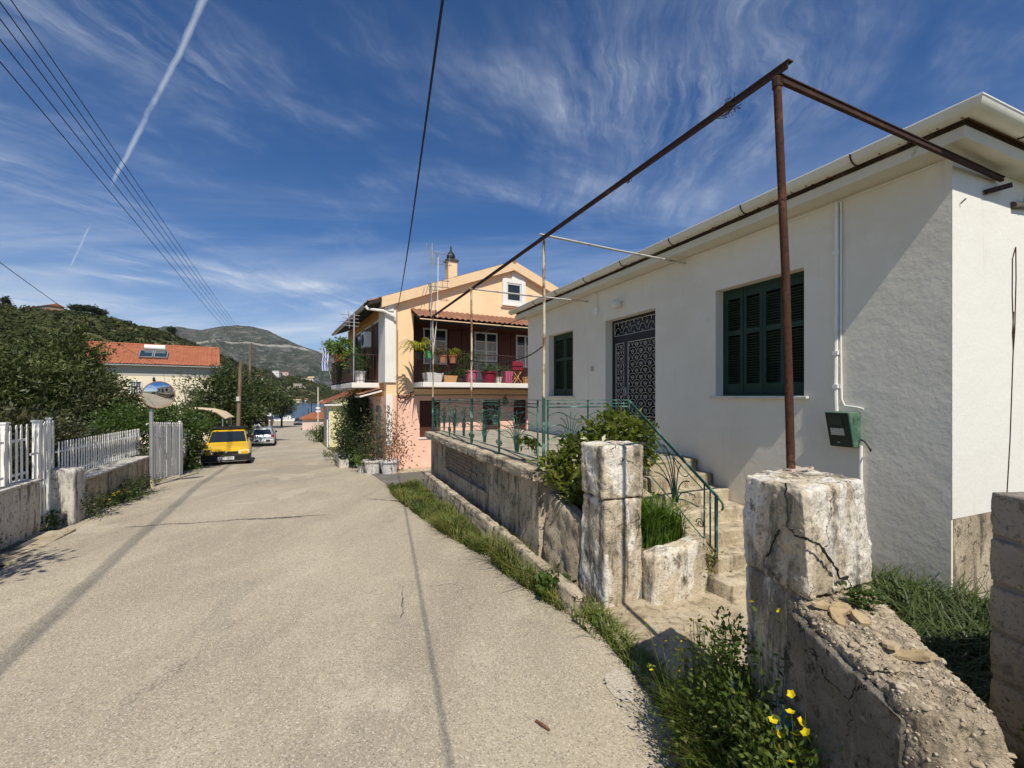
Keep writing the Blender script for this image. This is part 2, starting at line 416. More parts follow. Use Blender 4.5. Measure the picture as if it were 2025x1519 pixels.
# ------------------------------------------------------------------ mesh helpers
class MB:
    def __init__(s):
        s.v = []
        s.f = []

    def add(s, vs_, fs_):
        o = len(s.v)
        s.v.extend([tuple(p) for p in vs_])
        s.f.extend([tuple(i + o for i in f) for f in fs_])
        return s

    def box(s, x0, x1, y0, y1, z0, z1):
        return s.add([(x0, y0, z0), (x1, y0, z0), (x1, y1, z0), (x0, y1, z0), (x0, y0, z1), (x1, y0, z1), (x1, y1, z1), (x0, y1, z1)],
                     [(0, 3, 2, 1), (4, 5, 6, 7), (0, 1, 5, 4), (1, 2, 6, 5), (2, 3, 7, 6), (3, 0, 4, 7)])

    def hexa(s, b, t):
        """8-corner block: bottom ring b, top ring t (counter-clockwise seen from above)"""
        n = len(b)
        fs_ = [tuple(reversed(range(n))), tuple(range(n, 2 * n))]
        fs_ += [(i, (i + 1) % n, n + (i + 1) % n, n + i) for i in range(n)]
        return s.add(list(b) + list(t), fs_)

    def bar(s, p, q, w, h, up=(0, 0, 1)):
        p, q = Vector(p), Vector(q)
        d = (q - p).normalized()
        u = Vector(up)
        sd = d.cross(u)
        if sd.length < 1e-4:
            sd = d.cross(Vector((0, 1, 0)))
        sd.normalize()
        u = sd.cross(d).normalized()
        a, b = sd * w / 2, u * h / 2
        ring = [-a - b, a - b, a + b, -a + b]
        return s.add([p + r for r in ring] + [q + r for r in ring],
                     [(3, 2, 1, 0), (4, 5, 6, 7), (0, 1, 5, 4), (1, 2, 6, 5), (2, 3, 7, 6), (3, 0, 4, 7)])

    def tube(s, pts, r, n=6, caps=True):
        pts = [Vector(p) for p in pts]
        rs = r if isinstance(r, (list, tuple)) else [r] * len(pts)
        ref = None
        vs_, fs_ = [], []
        for i, p in enumerate(pts):
            d = (pts[min(i + 1, len(pts) - 1)] - pts[max(i - 1, 0)])
            if d.length < 1e-9:
                d = Vector((0, 0, 1))
            d.normalize()
            if ref is None:
                ref = Vector((0, 0, 1)) if abs(d.z) < .9 else Vector((1, 0, 0))
            u = (ref - d * ref.dot(d))
            if u.length < 1e-5:
                u = d.orthogonal()
            u.normalize()
            ref = u
            w = d.cross(u)
            for k in range(n):
                a = 2 * math.pi * k / n
                vs_.append(p + (u * math.cos(a) + w * math.sin(a)) * rs[i])
        for i in range(len(pts) - 1):
            for k in range(n):
                a, b = i * n + k, i * n + (k + 1) % n
                fs_.append((a, b, b + n, a + n))
        if caps:
            fs_.append(tuple(reversed(range(n))))
            fs_.append(tuple(range((len(pts) - 1) * n, len(pts) * n)))
        return s.add(vs_, fs_)

    def lathe(s, prof, c=(0, 0, 0), n=16):
        vs_, fs_ = [], []
        for r, z in prof:
            for k in range(n):
                a = 2 * math.pi * k / n
                vs_.append((c[0] + r * math.cos(a), c[1] + r * math.sin(a), c[2] + z))
        m = len(prof)
        for i in range(m - 1):
            for k in range(n):
                a, b = i * n + k, i * n + (k + 1) % n
                fs_.append((a, b, b + n, a + n))
        fs_.append(tuple(reversed(range(n))))
        fs_.append(tuple(range((m - 1) * n, m * n)))
        return s.add(vs_, fs_)

    def prism(s, poly, a, b, axis='y'):
        """2-D polygon extruded along an axis from a to b; polygon gives the two other coordinates in order"""
        def P(u, w, k):
            return {'x': (k, u, w), 'y': (u, k, w), 'z': (u, w, k)}[axis]
        n = len(poly)
        vs_ = [P(u, w, a) for u, w in poly] + [P(u, w, b) for u, w in poly]
        fs_ = [tuple(reversed(range(n))), tuple(range(n, 2 * n))] + [(i, (i + 1) % n, n + (i + 1) % n, n + i) for i in range(n)]
        return s.add(vs_, fs_)

    def quad(s, a, b, c, d):
        return s.add([a, b, c, d], [(0, 1, 2, 3)])

    def mesh(s, name):
        me = bpy.data.meshes.new(name)
        me.from_pydata(s.v, [], s.f)
        bm = bmesh.new()
        bm.from_mesh(me)
        bmesh.ops.recalc_face_normals(bm, faces=bm.faces)
        bm.to_mesh(me)
        bm.free()
        return me

    def build(s, name, material, parent=None, smooth=False, bevel=0.0, raw=False):
        me = s.mesh(name)
        o = link(name, me, material, parent, raw)
        if smooth:
            shade(me)
        if bevel:
            bv = o.modifiers.new('edge', 'BEVEL')
            bv.width = bevel
            bv.segments = 2
            bv.limit_method = 'ANGLE'
            bv.angle_limit = R(40)
        return o


def shade(me, ang=45):
    me.polygons.foreach_set('use_smooth', [True] * len(me.polygons))
    try:
        me.set_sharp_from_angle(angle=R(ang))
    except Exception:
        pass


def link(name, me, material, parent=None, raw=False):
    o = bpy.data.objects.new(name, me)
    COL.objects.link(o)
    if material is not None and not me.materials:
        me.materials.append(material)
    if parent is not None:
        o.parent = parent
        if not raw and 'zb' in parent.keys():
            o.location.z = -parent['zb']
    return o


def tag(o, label=None, cat=None, group=None, kind=None):
    if label:
        o['label'] = label
    if cat:
        o['category'] = cat
    if group:
        o['group'] = group
    if kind:
        o['kind'] = kind
    return o


def thing(name, label, cat, loc=(0, 0, 0), rotz=0.0, group=None):
    """an Empty at the thing's base; part meshes are written with z measured from eye level (zb undoes the base height)"""
    o = bpy.data.objects.new(name, None)
    COL.objects.link(o)
    o.location = loc
    o.rotation_euler = (0, 0, rotz)
    o['zb'] = float(loc[2])
    o.empty_display_size = 0.2
    return tag(o, label, cat, group)


def np_mesh(name, V, Fa, material, parent=None, raw=False, smooth=False):
    """fast mesh from arrays (all faces of one size)"""
    V = np.asarray(V, dtype=np.float32)
    Fa = np.asarray(Fa, dtype=np.int32)
    me = bpy.data.meshes.new(name)
    k = Fa.shape[1]
    me.vertices.add(len(V))
    me.vertices.foreach_set('co', V.ravel())
    me.loops.add(Fa.size)
    me.loops.foreach_set('vertex_index', Fa.ravel())
    me.polygons.add(len(Fa))
    me.polygons.foreach_set('loop_start', np.arange(0, Fa.size, k, dtype=np.int32))
    me.polygons.foreach_set('loop_total', np.full(len(Fa), k, dtype=np.int32))
    me.update(calc_edges=True)
    if smooth:
        me.polygons.foreach_set('use_smooth', [True] * len(Fa))
    return link(name, me, material, parent, raw)


def copy_tree(o, parent=None):
    c = o.copy()
    COL.objects.link(c)
    c.parent = parent
    for ch in o.children:
        copy_tree(ch, c)
    return c


# ground height under the street (z from eye level)
GY = [-20, 0, 6, 11, 17.8, 36, 60, 90, 120, 400]
GZ = [-2.1, -2.1, -2.12, -2.25, -2.73, -4.1, -5.2, -6.1, -6.6, -6.8]


def g(y):
    return float(np.interp(y, GY, GZ))


def P(px, py, y):
    """world point seen at a photo pixel at depth y"""
    return Vector(((px - CX) / F * y, y, (HY - py) / F * y))


def fbm(v, oct_=4):
    s_, a, f_ = 0.0, 0.5, 1.0
    for _ in range(oct_):
        s_ += a * noise.noise(v * f_)
        a *= 0.5
        f_ *= 2.1
    return s_


def rough_block(b, t, cuts=14, r=0.03, amp=0.02, freq=4.0, seed=0.0, chips=()):
    """a worn solid: unit cube subdivided, rounded, mapped to bottom ring b and top ring t, then pitted with noise"""
    bm = bmesh.new()
    bmesh.ops.create_cube(bm, size=2.0)
    bmesh.ops.subdivide_edges(bm, edges=bm.edges[:], cuts=cuts, use_grid_fill=True)
    b = [Vector(p) for p in b]
    t = [Vector(p) for p in t]
    size = Vector(((b[1] - b[0]).length / 2, (b[3] - b[0]).length / 2, (t[0] - b[0]).length / 2))
    for v in bm.verts:
        h = Vector([v.co[i] * size[i] for i in range(3)])
        q = Vector([max(-size[i] + r, min(size[i] - r, h[i])) for i in range(3)])
        dlt = h - q
        if dlt.length > 1e-6 and dlt.length > r:
            h = q + dlt.normalized() * r
        u = [(h[i] / size[i] + 1) / 2 for i in range(3)]
        lo = (b[0] * (1 - u[0]) + b[1] * u[0]) * (1 - u[1]) + (b[3] * (1 - u[0]) + b[2] * u[0]) * u[1]
        hi = (t[0] * (1 - u[0]) + t[1] * u[0]) * (1 - u[1]) + (t[3] * (1 - u[0]) + t[2] * u[0]) * u[1]
        v.co = lo * (1 - u[2]) + hi * u[2]
    bm.normal_update()
    for v in bm.verts:
        p = v.co * freq + Vector((seed, seed * 1.7, -seed))
        d = fbm(p, 5) * amp + abs(fbm(v.co * freq * 2.7 + Vector((9, seed, 3)), 3)) * -amp * 0.7 + fbm(v.co * freq * 7.0 + Vector((seed, 1, 2)), 2) * amp * .35
        for c, rad, dep in chips:
            k = (v.co - Vector(c)).length / rad
            if k < 1:
                d -= dep * (1 - k * k)
        v.co += v.normal * d
    me = bpy.data.meshes.new('block')
    bm.to_mesh(me)
    bm.free()
    me.polygons.foreach_set('use_smooth', [True] * len(me.polygons))
    return me


# ------------------------------------------------------------------ foliage helpers
def leaf_quads(C, D, N, ln, wd):
    """diamond leaves: centre C, axis D, normal N (arrays), lengths and widths"""
    S = np.cross(D, N)
    S /= (np.linalg.norm(S, axis=1, keepdims=True) + 1e-9)
    a = C - D * ln[:, None] * .5
    c = C + D * ln[:, None] * .5
    m = C + N * (ln * .06)[:, None]
    b = m + S * wd[:, None] * .5
    d = m - S * wd[:, None] * .5
    V = np.stack([a, b, c, d], 1).reshape(-1, 3)
    Fq = np.arange(len(C) * 4).reshape(-1, 4)
    return V, Fq


def unit(a):
    return a / (np.linalg.norm(a, axis=1, keepdims=True) + 1e-9)


def crown_points(c, rad, n_clump, per, clump_r, shell=0.75, rg=None, flat=1.0, lump=0.5):
    """leaf positions gathered in clumps through an uneven ellipsoid"""
    rg = rg if rg is not None else rng
    d = unit(rg.normal(size=(n_clump, 3)))
    rr = shell + (1 - shell) * rg.random(n_clump)
    inner = rg.random(n_clump) < 0.22
    rr[inner] *= rg.random(inner.sum()) * 0.7 + .2
    nz = np.array([noise.noise(Vector(x) * 1.9 + Vector((c[0], c[1], 2.0))) for x in d])
    rr = rr * (1 + lump * nz)
    cc = np.array(c) + d * rr[:, None] * np.array(rad)
    cs = clump_r * (0.55 + 0.9 * rg.random(n_clump))
    off = rg.normal(size=(n_clump, per, 3)) * np.array([1, 1, .75 * flat])
    Pn = cc[:, None, :] + off * cs[:, None, None] * 0.55
    out = np.repeat((d * 0.6 + np.array([0, 0, .4]))[:, None, :], per, 1)
    return Pn.reshape(-1, 3), (out + off * .5).reshape(-1, 3), cc


def crown_mesh(name, parts, leaf, wl, material, parent, rg=None, droop=0.0):
    rg = rg if rg is not None else rng
    C = np.concatenate([p[0] for p in parts])
    O = np.concatenate([p[1] for p in parts])
    n = len(C)
    D = unit(O + rg.normal(size=(n, 3)) * .75 + np.array([0, 0, -droop]))
    N = unit(np.cross(D, unit(rg.normal(size=(n, 3)))) + np.array([0, -.25, .5]))
    ln = leaf * (0.6 + 0.8 * rg.random(n))
    V, Fq = leaf_quads(C, D, N, ln, ln * wl)
    return np_mesh(name, V, Fq, material, parent)


def tree(name, label, cat, base, crowns, leaf, wl, lmat, group=None, trunk_r=0.12, bark=None, seed=1, droop=0.1, limbs=6, stuff=False):
    """crowns: list of (centre, radii, clumps, leaves per clump, clump radius)"""
    rg = np.random.default_rng(seed)
    t = thing(name, label, cat, base, 0, group)
    bx, by, bz = base
    parts, allc = [], []
    for c, rad, nc, per, cr in crowns:
        a = crown_points((c[0] - bx, c[1] - by, c[2]), rad, nc, per, cr, rg=rg)
        parts.append(a)
        allc.append(a[2])
    cr = crown_mesh('crown', parts, leaf, wl, lmat, t, rg, droop)
    mb = MB()
    top = Vector((crowns[0][0][0] - bx, crowns[0][0][1] - by, crowns[0][0][2]))
    mb.tube([(0, 0, bz - .1), (0.05, 0.02, bz + (top.z - bz) * .5), tuple(top)], [trunk_r, trunk_r * .8, trunk_r * .3], 8)
    cc = np.concatenate(allc)
    for i in range(limbs):
        e = Vector(cc[rg.integers(len(cc))])
        s0 = Vector((0.03, 0.01, bz + (top.z - bz) * (.3 + .4 * rg.random())))
        mid = s0.lerp(e, .5) + Vector((0, 0, .1))
        mb.tube([s0, mid, s0.lerp(e, .92)], [trunk_r * .5, trunk_r * .35, trunk_r * .1], 5)
    mb.build('trunk', bark or M_BARK, t, smooth=True)
    return t


M_BARK = mat('tree_bark', (0.085, 0.065, 0.045), 0.95, [(8, (0.14, 0.115, 0.085), 0.45, 0.7, 5)], bump=(25, 0.7, 0.02))


def blades(name, spots, h, w, material, parent=None, rg=None, lean=0.35, bend=0.5):
    """grass: spots (n,3) roots; each blade is two quads-as-triangles bending over"""
    rg = rg if rg is not None else rng
    S = np.asarray(spots, float)
    n = len(S)
    hh = h * (0.45 + 0.85 * rg.random(n)) if np.isscalar(h) else h
    a = rg.random(n) * 2 * np.pi
    dirv = np.stack([np.cos(a), np.sin(a), np.zeros(n)], 1)
    side = np.stack([-np.sin(a), np.cos(a), np.zeros(n)], 1)
    ln = lean * rg.random(n)
    ww = w * (0.6 + .8 * rg.random(n))
    mid = S + dirv * (hh * ln * .35)[:, None] + np.array([0, 0, 1]) * (hh * .58)[:, None]
    tip = S + dirv * (hh * (ln + bend * rg.random(n) * .6))[:, None] + np.array([0, 0, 1]) * hh[:, None] * (1 - .25 * rg.random(n))[:, None]
    V = np.stack([S - side * ww[:, None] * .5, S + side * ww[:, None] * .5, mid + side * ww[:, None] * .4, mid - side * ww[:, None] * .4, tip], 1).reshape(-1, 3)
    i = np.arange(n)[:, None] * 5
    T = np.concatenate([i + np.array([[0, 1, 2]]), i + np.array([[0, 2, 3]]), i + np.array([[3, 2, 4]])], 0)
    return np_mesh(name, V, T, material, parent)


def scatter_strip(pts, n, rg, zf):
    """random roots in quads spanned by consecutive (left,right) point pairs"""
    out = []
    quads = [(pts[i], pts[i + 1]) for i in range(len(pts) - 1)]
    ar = []
    for (a, b), (c, d) in quads:
        a_, b_, c_, d_ = [np.array(q) for q in (a, b, c, d)]
        ar.append(np.linalg.norm((a_ + b_) / 2 - (c_ + d_) / 2) * (np.linalg.norm(a_ - b_) + np.linalg.norm(c_ - d_)) / 2)
    ar = np.array(ar) / sum(ar)
    for k in rg.choice(len(quads), n, p=ar):
        (a, b), (c, d) = quads[k]
        u, v = rg.random(), rg.random()
        x = (a[0] * (1 - u) + b[0] * u) * (1 - v) + (c[0] * (1 - u) + d[0] * u) * v
        y = (a[1] * (1 - u) + b[1] * u) * (1 - v) + (c[1] * (1 - u) + d[1] * u) * v
        out.append((x, y, zf(x, y)))
    return np.array(out)


def tile_sheet(name, parent, o, u, v, nu, nv, mat_, amp=0.035, step=0.02, seg=6):
    """barrel-tile roof surface: o origin at the eave, u along the eave, v up the slope"""
    o, u, v = Vector(o), Vector(u), Vector(v)
    nrm = u.cross(v).normalized()
    if nrm.z < 0:
        nrm = -nrm
    V, Fq = [], []
    nc = nu * seg + 1
    for j in range(nv):
        for e in (0, 1):
            t = (j + e * 1.0) / nv
            lift = step * (1 - e)
            for i in range(nc):
                ph = (i / seg) * 2 * math.pi
                V.append(o + u * (i / (nc - 1)) + v * t + nrm * (amp * (0.5 - 0.5 * math.cos(ph)) ** .7 + lift + 0.006 * random.random()))
        base = j * 2 * nc
        for i in range(nc - 1):
            Fq.append((base + i, base + i + 1, base + nc + i + 1, base + nc + i))
        if j:
            pb = (j - 1) * 2 * nc + nc
            for i in range(nc - 1):
                Fq.append((pb + i, pb + i + 1, base + i + 1, base + i))
    ob = np_mesh(name, [tuple(q) for q in V], Fq, mat_, parent)
    return tag(ob, kind='stuff')


# ================================================================== setting: ground, street, sea, hills
def structure(o):
    o['kind'] = 'structure'
    return o


XR_Y = [-20, -6, 0, 2.5, 3.0, 3.67, 4.07, 4.94, 6.08, 7.23, 9.39, 12, 14.9, 19.5, 30, 58.8, 100, 118]
XR_X = [2.6, 1.6, 1.05, .98, 1.09, .97, .82, .27, -.36, -1.09, -2.27, -3.35, -4.71, -7.14, -12.2, -26.2, -47, -55]
XL_Y = [-20, -6, 0, 5.2, 6.5, 8, 9.4, 11.5, 14.1, 17.8, 20, 38, 73, 114, 118]
XL_X = [-2.0, -4.2, -5.3, -6.1, -7.08, -7.8, -8.24, -9.3, -10.7, -13.0, -14.2, -23, -41, -62, -66]


def xr(y):
    return float(np.interp(y, XR_Y, XR_X))


def xl(y):
    return float(np.interp(y, XL_Y, XL_X))


def grid_mesh(name, xs, ys, zf, material, smooth=True):
    V = [(x, y, zf(x, y)) for y in ys for x in xs]
    n = len(xs)
    Fq = [(j * n + i, j * n + i + 1, (j + 1) * n + i + 1, (j + 1) * n + i) for j in range(len(ys) - 1) for i in range(n - 1)]
    return np_mesh(name, V, Fq, material, smooth=smooth)


def ground_z(x, y):
    z = g(y) - 0.05
    if y > 122:
        z = -6.7 - min(4.0, (y - 122) * .25)
    return z


ys = list(np.linspace(-40, 30, 71)) + list(np.linspace(32, 130, 50)) + [135, 140, 160, 400, 3300]
xs = [-3000, -300] + list(np.linspace(-120, 60, 61)) + [300, 3000]
M_GROUND = mat('verge_ground', (0.15, 0.12, 0.07), 0.95, [(0.7, (0.085, 0.10, 0.03), 0.42, 0.6, 5), (9, (0.22, 0.18, 0.11), 0.55, 0.75, 5)], bump=(9, 0.6, 0.05))
structure(grid_mesh('ground', xs, ys, ground_z, M_GROUND))

# street: slightly uneven asphalt sheet with ragged edges
rows = list(np.arange(-18, 20, 0.2)) + list(np.arange(20, 118.1, 1.0))
V, Fq = [], []
NC = 26
for y in rows:
    a = xl(y) + 0.16 * noise.noise(Vector((y * 1.3, 0, 5))) + .06 * noise.noise(Vector((y * 6, 0, 5)))
    b = xr(y) + 0.10 * noise.noise(Vector((y * 1.7, 3, 0))) + .05 * noise.noise(Vector((y * 7, 3, 0)))
    for i in range(NC):
        u = i / (NC - 1)
        x = a + (b - a) * u
        crown = 0.02 * math.sin(math.pi * u)
        V.append((x, y, g(y) + crown + 0.012 * noise.noise(Vector((x * .7, y * .7, 0))) - (0.03 if i in (0, NC - 1) else 0)))
for j in range(len(rows) - 1):
    for i in range(NC - 1):
        Fq.append((j * NC + i, j * NC + i + 1, (j + 1) * NC + i + 1, (j + 1) * NC + i))
road = structure(np_mesh('road', V, Fq, ASPHALT, smooth=True))
# tar seams and a worn patch laid in the asphalt
M_TAR = mat('tar_seam', (.10, .09, .075), .85, [(14, (.30, .26, .19), .46, .6, 4)], bump=(60, .5, .005))


def seam(pts, w, name='tar_seam', m_=None):
    mb = MB()
    P3 = []
    for k, (x, y) in enumerate(pts):
        ww = w * (.6 + .9 * abs(noise.noise(Vector((x * 3, y * 3, 1)))))
        a = Vector(pts[max(k - 1, 0)])
        b = Vector(pts[min(k + 1, len(pts) - 1)])
        n = (b - a).normalized()
        n = Vector((-n.y, n.x)) * ww
        u = (x - xl(y)) / (xr(y) - xl(y))
        z = g(y) + .02 * math.sin(math.pi * max(0, min(1, u))) + .012 * noise.noise(Vector((x * .7, y * .7, 0))) + .0045
        P3 += [(x + n.x, y + n.y, z), (x - n.x, y - n.y, z)]
    fs = [(2 * k, 2 * k + 1, 2 * k + 3, 2 * k + 2) for k in range(len(pts) - 1)]
    o = np_mesh(name, P3, fs, m_ or M_TAR, road)
    return o


def wander(a, b, n, amp, sd):
    a, b = Vector(a), Vector(b)
    d = (b - a).normalized()
    q = Vector((-d.y, d.x))
    return [tuple(a.lerp(b, k / (n - 1)) + q * amp * (noise.noise(Vector((k * .21, sd, 0))) + .4 * noise.noise(Vector((k * .9, sd, 4))))) for k in range(n)]


seam(wander((-6.3, 7.25), (-3.4, 8.1), 40, .08, 2), .022)
seam(wander((-4.6, 7.72), (-3.75, 7.95), 20, .05, 5), .05)
seam(wander((-2.3, 9.3), (-3.1, 9.5), 20, .06, 7), .03)
seam(wander((-1.2, 4.9), (-1.05, 4.2), 16, .05, 9), .008)

# side alley between the terrace and the pink house
M_ALLEY = mat('alley_asphalt', (0.12, 0.115, 0.105), 0.9, [(1.2, (0.18, 0.17, 0.15), 0.4, 0.7, 5), (60, (0.26, 0.25, 0.22), 0.6, 0.75, 2)], bump=(70, 0.5, 0.006))
V, Fq = [], []
for j in range(17):
    y0 = 9.7 + j * 0.30
    for i in range(17):
        u = i / 16
        x = xr(y0) - 0.1 + u * 9
        y = y0 + u * 4.2
        V.append((x, y, g(y0) - 0.006 + .12 * u * 0))
for j in range(16):
    for i in range(16):
        Fq.append((j * 17 + i, j * 17 + i + 1, (j + 1) * 17 + i + 1, (j + 1) * 17 + i))
structure(np_mesh('side_alley', V, Fq, M_ALLEY, smooth=True))

# entrance apron between the gate pillars
V, Fq = [], []
for j in range(20):
    for i in range(20):
        u, v = i / 19, j / 19
        a = Vector((1.02, 2.95)).lerp(Vector((1.75, 2.55)), u)
        b = Vector((0.75, 4.45)).lerp(Vector((3.3, 5.1)), u)
        p = a.lerp(b, v)
        V.append((p.x, p.y, -2.075 + .03 * u + .014 * noise.noise(Vector((p.x * 3, p.y * 3, 0)))))
for j in range(19):
    for i in range(19):
        Fq.append((j * 20 + i, j * 20 + i + 1, (j + 1) * 20 + i + 1, (j + 1) * 20 + i))
structure(np_mesh('entrance_path', V, Fq, M_APRON, smooth=True))

# sea
M_SEA = mat('sea_water', (0.012, 0.055, 0.135), 0.16, [(0.02, (0.02, 0.085, 0.19), 0.4, 0.6, 3, (.3, 1, 1)), (0.06, (0.03, 0.08, 0.11), 0.6, 0.72, 3, (.2, 1, 1))],
            bump=(0.5, 0.5, 0.6), spec=0.5)
mb = MB().quad((-2500, 119.5, -7.0), (2500, 119.5, -7.0), (2500, 3400, -7.0), (-2500, 3400, -7.0))
structure(mb.build('sea', M_SEA))

# far mountain, grey limestone with thin maquis
MT = [(-1500, 640), (-600, 640), (200, 662), (300, 655), (345, 650), (400, 657), (440, 652), (475, 648), (505, 651), (530, 657), (560, 671), (600, 688), (640, 699), (665, 704),
      (720, 722), (800, 742), (1000, 765), (1500, 772), (2600, 775)]


def terrain(name, cols, rows_n, fn, material):
    V, Fq = [], []
    for j in range(rows_n):
        for i, c in enumerate(cols):
            V.append(fn(c, j / (rows_n - 1)))
    n = len(cols)
    for j in range(rows_n - 1):
        for i in range(n - 1):
            Fq.append((j * n + i, j * n + i + 1, (j + 1) * n + i + 1, (j + 1) * n + i))
    return structure(np_mesh(name, V, Fq, material, smooth=True))


def mountain_fn(px, t):
    t = t * 1.35
    yr = 2700
    zr = (HY - np.interp(px, [a for a, _ in MT], [b for _, b in MT])) / F * yr
    y = 1150 + (yr - 1150) * t
    k = math.sin(min(t, 1) * math.pi / 2) ** 1.35 if t <= 1 else 1 - (t - 1) * 1.2
    x = (px - CX) / F * (1150 + (yr - 1150) * (0.55 + .45 * t))
    p = Vector((x / 330, y / 330, 0))
    rid = fbm(p * 1.3, 6)
    gully = 1 - abs(noise.noise(p * 2.1))
    z = -9 + zr * k + (rid * 80 + (gully - .6) * 45) * math.sin(min(t / .8, 1.0) * math.pi) + fbm(p * 9, 4) * 10 * min(1, t * 3)
    # x must keep the ridge where it is seen
    z = z if t < .8 else -9 + zr * k + fbm(p * 9, 4) * 6
    x = (px - CX) / F * y if t > .9 else x * (1 - t / .9) + (px - CX) / F * y * (t / .9)
    return (x, y, z)


m = bpy.data.materials.new('limestone_mountain')
m.use_nodes = True
t = NT(m.node_tree)
bs = t.n['Principled BSDF']
pos = t.new('ShaderNodeNewGeometry').outputs['Position']
n1 = t.noise(pos, 0.0035, 7, 0.65, 0.4)
n2 = t.noise(t.mapping(pos, (1, 1, 1.6)), 0.022, 8, 0.7, 0.5)
n3 = t.noise(pos, 0.075, 5, 0.7, 0.3)
col = t.mix(t.ramp(n1, 0.38, 0.6), (0.040, 0.055, 0.036), (0.085, 0.090, 0.066))
col = t.mix(t.math('MULTIPLY', t.ramp(n2, 0.47, 0.66), 0.85), col, (0.23, 0.225, 0.20))
col = t.mix(t.math('MULTIPLY', t.ramp(n3, 0.56, 0.70), 0.7), col, (0.36, 0.345, 0.31))
col = t.mix(t.math('MULTIPLY', t.ramp(n3, 0.46, 0.36), 0.7), col, (0.022, 0.032, 0.020))
# mountain road cut: a pale band that follows one height
sp = t.new('ShaderNodeSeparateXYZ')
t.link(pos, sp.inputs[0])
hh = t.math('ADD', sp.outputs[2], t.math('MULTIPLY', t.noise(pos, 0.004, 4), 60))
band = t.math('MULTIPLY', t.ramp(t.math('ABSOLUTE', t.math('SUBTRACT', hh, 262)), 9, 3), t.ramp(t.noise(pos, 0.012, 3), 0.35, 0.5))
col = t.mix(t.math('MULTIPLY', band, 0.9), col, (0.46, 0.42, 0.36))
t.link(col, bs.inputs['Base Color'])
bs.inputs['Roughness'].default_value = 1
bs.inputs['Specular IOR Level'].default_value = 0.0
bn = t.new('ShaderNodeBump')
bn.inputs['Strength'].default_value = 1
bn.inputs['Distance'].default_value = 26
t.link(t.math('ADD', n2, t.math('MULTIPLY', n3, .5)), bn.inputs['Height'])
t.link(bn.outputs[0], bs.inputs['Normal'])
terrain('mountain', list(np.linspace(-1500, 150, 40)) + list(np.linspace(160, 760, 200)) + list(np.linspace(790, 2600, 40)), 90, mountain_fn, m)

# wooded hill on the left, running down to the bay
HILL = [  # px, ridge py, ridge depth, foot depth
    (-1200, 540, 150, 50), (-400, 575, 160, 52), (0, 606, 190, 55), (70, 613, 200, 58), (140, 620, 212, 60), (250, 640, 240, 65), (340, 664, 275, 75), (420, 700, 330, 100),
    (455, 716, 380, 150), (480, 727, 430, 240), (520, 733, 500, 370), (560, 742, 540, 436), (590, 747, 550, 447), (620, 757, 545, 450), (650, 769, 530, 452), (690, 783, 510, 452), (780, 790, 500, 452), (1100, 792, 500, 455)]
HP = [h[0] for h in HILL]


def hill_fn(px, t):
    rp, ry, fy = [float(np.interp(px, HP, [h[k] for h in HILL])) for k in (1, 2, 3)]
    zr = (HY - rp) / F * ry
    zf = max(-8.2, g(fy) - 1.0 if fy < 120 else -8.2)
    tt = t * 1.3
    y = fy + (ry - fy) * tt
    k = (tt ** 0.85 if tt < 1 else 1 - (tt - 1) * .8)
    x = (px - CX) / F * y
    p = Vector((x / 45, y / 45, 0))
    z = zf + (zr - zf) * k + (fbm(p, 5) * 7 + abs(noise.noise(p * 2.3)) * 2.5) * math.sin(min(tt, 1) * math.pi) * min(1, (zr - zf) / 30)
    return (x, y, z)


M_HILL = mat('hill_soil', (0.15, 0.125, 0.07), 1.0, [(0.03, (0.085, 0.09, 0.038), 0.4, 0.6, 5), (0.13, (0.33, 0.285, 0.205), 0.52, 0.62, 6), (0.35, (0.06, 0.07, 0.028), 0.5, 0.62, 4)],
             bump=(0.5, 0.8, 1.0), spec=0.0)
hill_cols = list(np.linspace(-1200, -30, 40)) + list(np.linspace(-20, 720, 190)) + list(np.linspace(740, 1100, 20))
terrain('hill', hill_cols, 70, hill_fn, M_HILL)

# scrub over the hill: one uncountable mass
rg = np.random.default_rng(11)
PP, OO, LL = [], [], []
n_bush = 0
while n_bush < 5200:
    px = rg.uniform(-60, 700)
    tq = rg.random() ** 0.8 / 1.3
    x, y, z = hill_fn(px, tq)
    pv = Vector((x / 30, y / 30, 1.3))
    dens = noise.noise(pv) + .5 * noise.noise(pv * 2.7)
    if px > 300 and px < 420 and tq * 1.3 < .62 and dens < .32:   # bare terraces above the cream house
        continue
    if dens < -0.16 and rg.random() < .85:
        continue
    s = rg.uniform(.7, 1.35) * (1.15 + .0034 * y) * (1.0 + .25 * noise.noise(pv * 5))
    if px > 380 and px < 500 and tq * 1.3 > .6:
        s *= 1.35
    k = 34
    off = unit(rg.normal(size=(k, 3))) * (0.35 + .65 * rg.random((k, 1))) * np.array([1, 1, .8])
    off[:, 2] = np.abs(off[:, 2]) + .05
    PP.append(np.array([x, y, z]) + off * s)
    OO.append(off)
    LL.append(np.full(k, s * .55))
    n_bush += 1
C = np.concatenate(PP)
O = np.concatenate(OO)
ln = np.concatenate(LL) * (0.6 + .7 * rg.random(len(C)))
D = unit(np.cross(O, rg.normal(size=O.shape)))
N = unit(O + rg.normal(size=O.shape) * .35 + np.array([0, 0, .2]))
Vq, Fq = leaf_quads(C, D, N, ln, ln * .8)
M_SCRUB = mat('maquis_scrub', (0.045, 0.055, 0.020), 0.9, [(0.05, (0.085, 0.092, 0.036), 0.42, 0.62, 4), (0.35, (0.026, 0.034, 0.015), 0.47, 0.65, 3), (0.16, (0.125, 0.12, 0.055), 0.6, 0.68, 3)], translucent=0.12, spec=0.05)
scrub = np_mesh('hillside_scrub', Vq, Fq, M_SCRUB)
tag(scrub, 'dark green maquis scrub covering the hillside behind the village', 'scrub', kind='stuff')


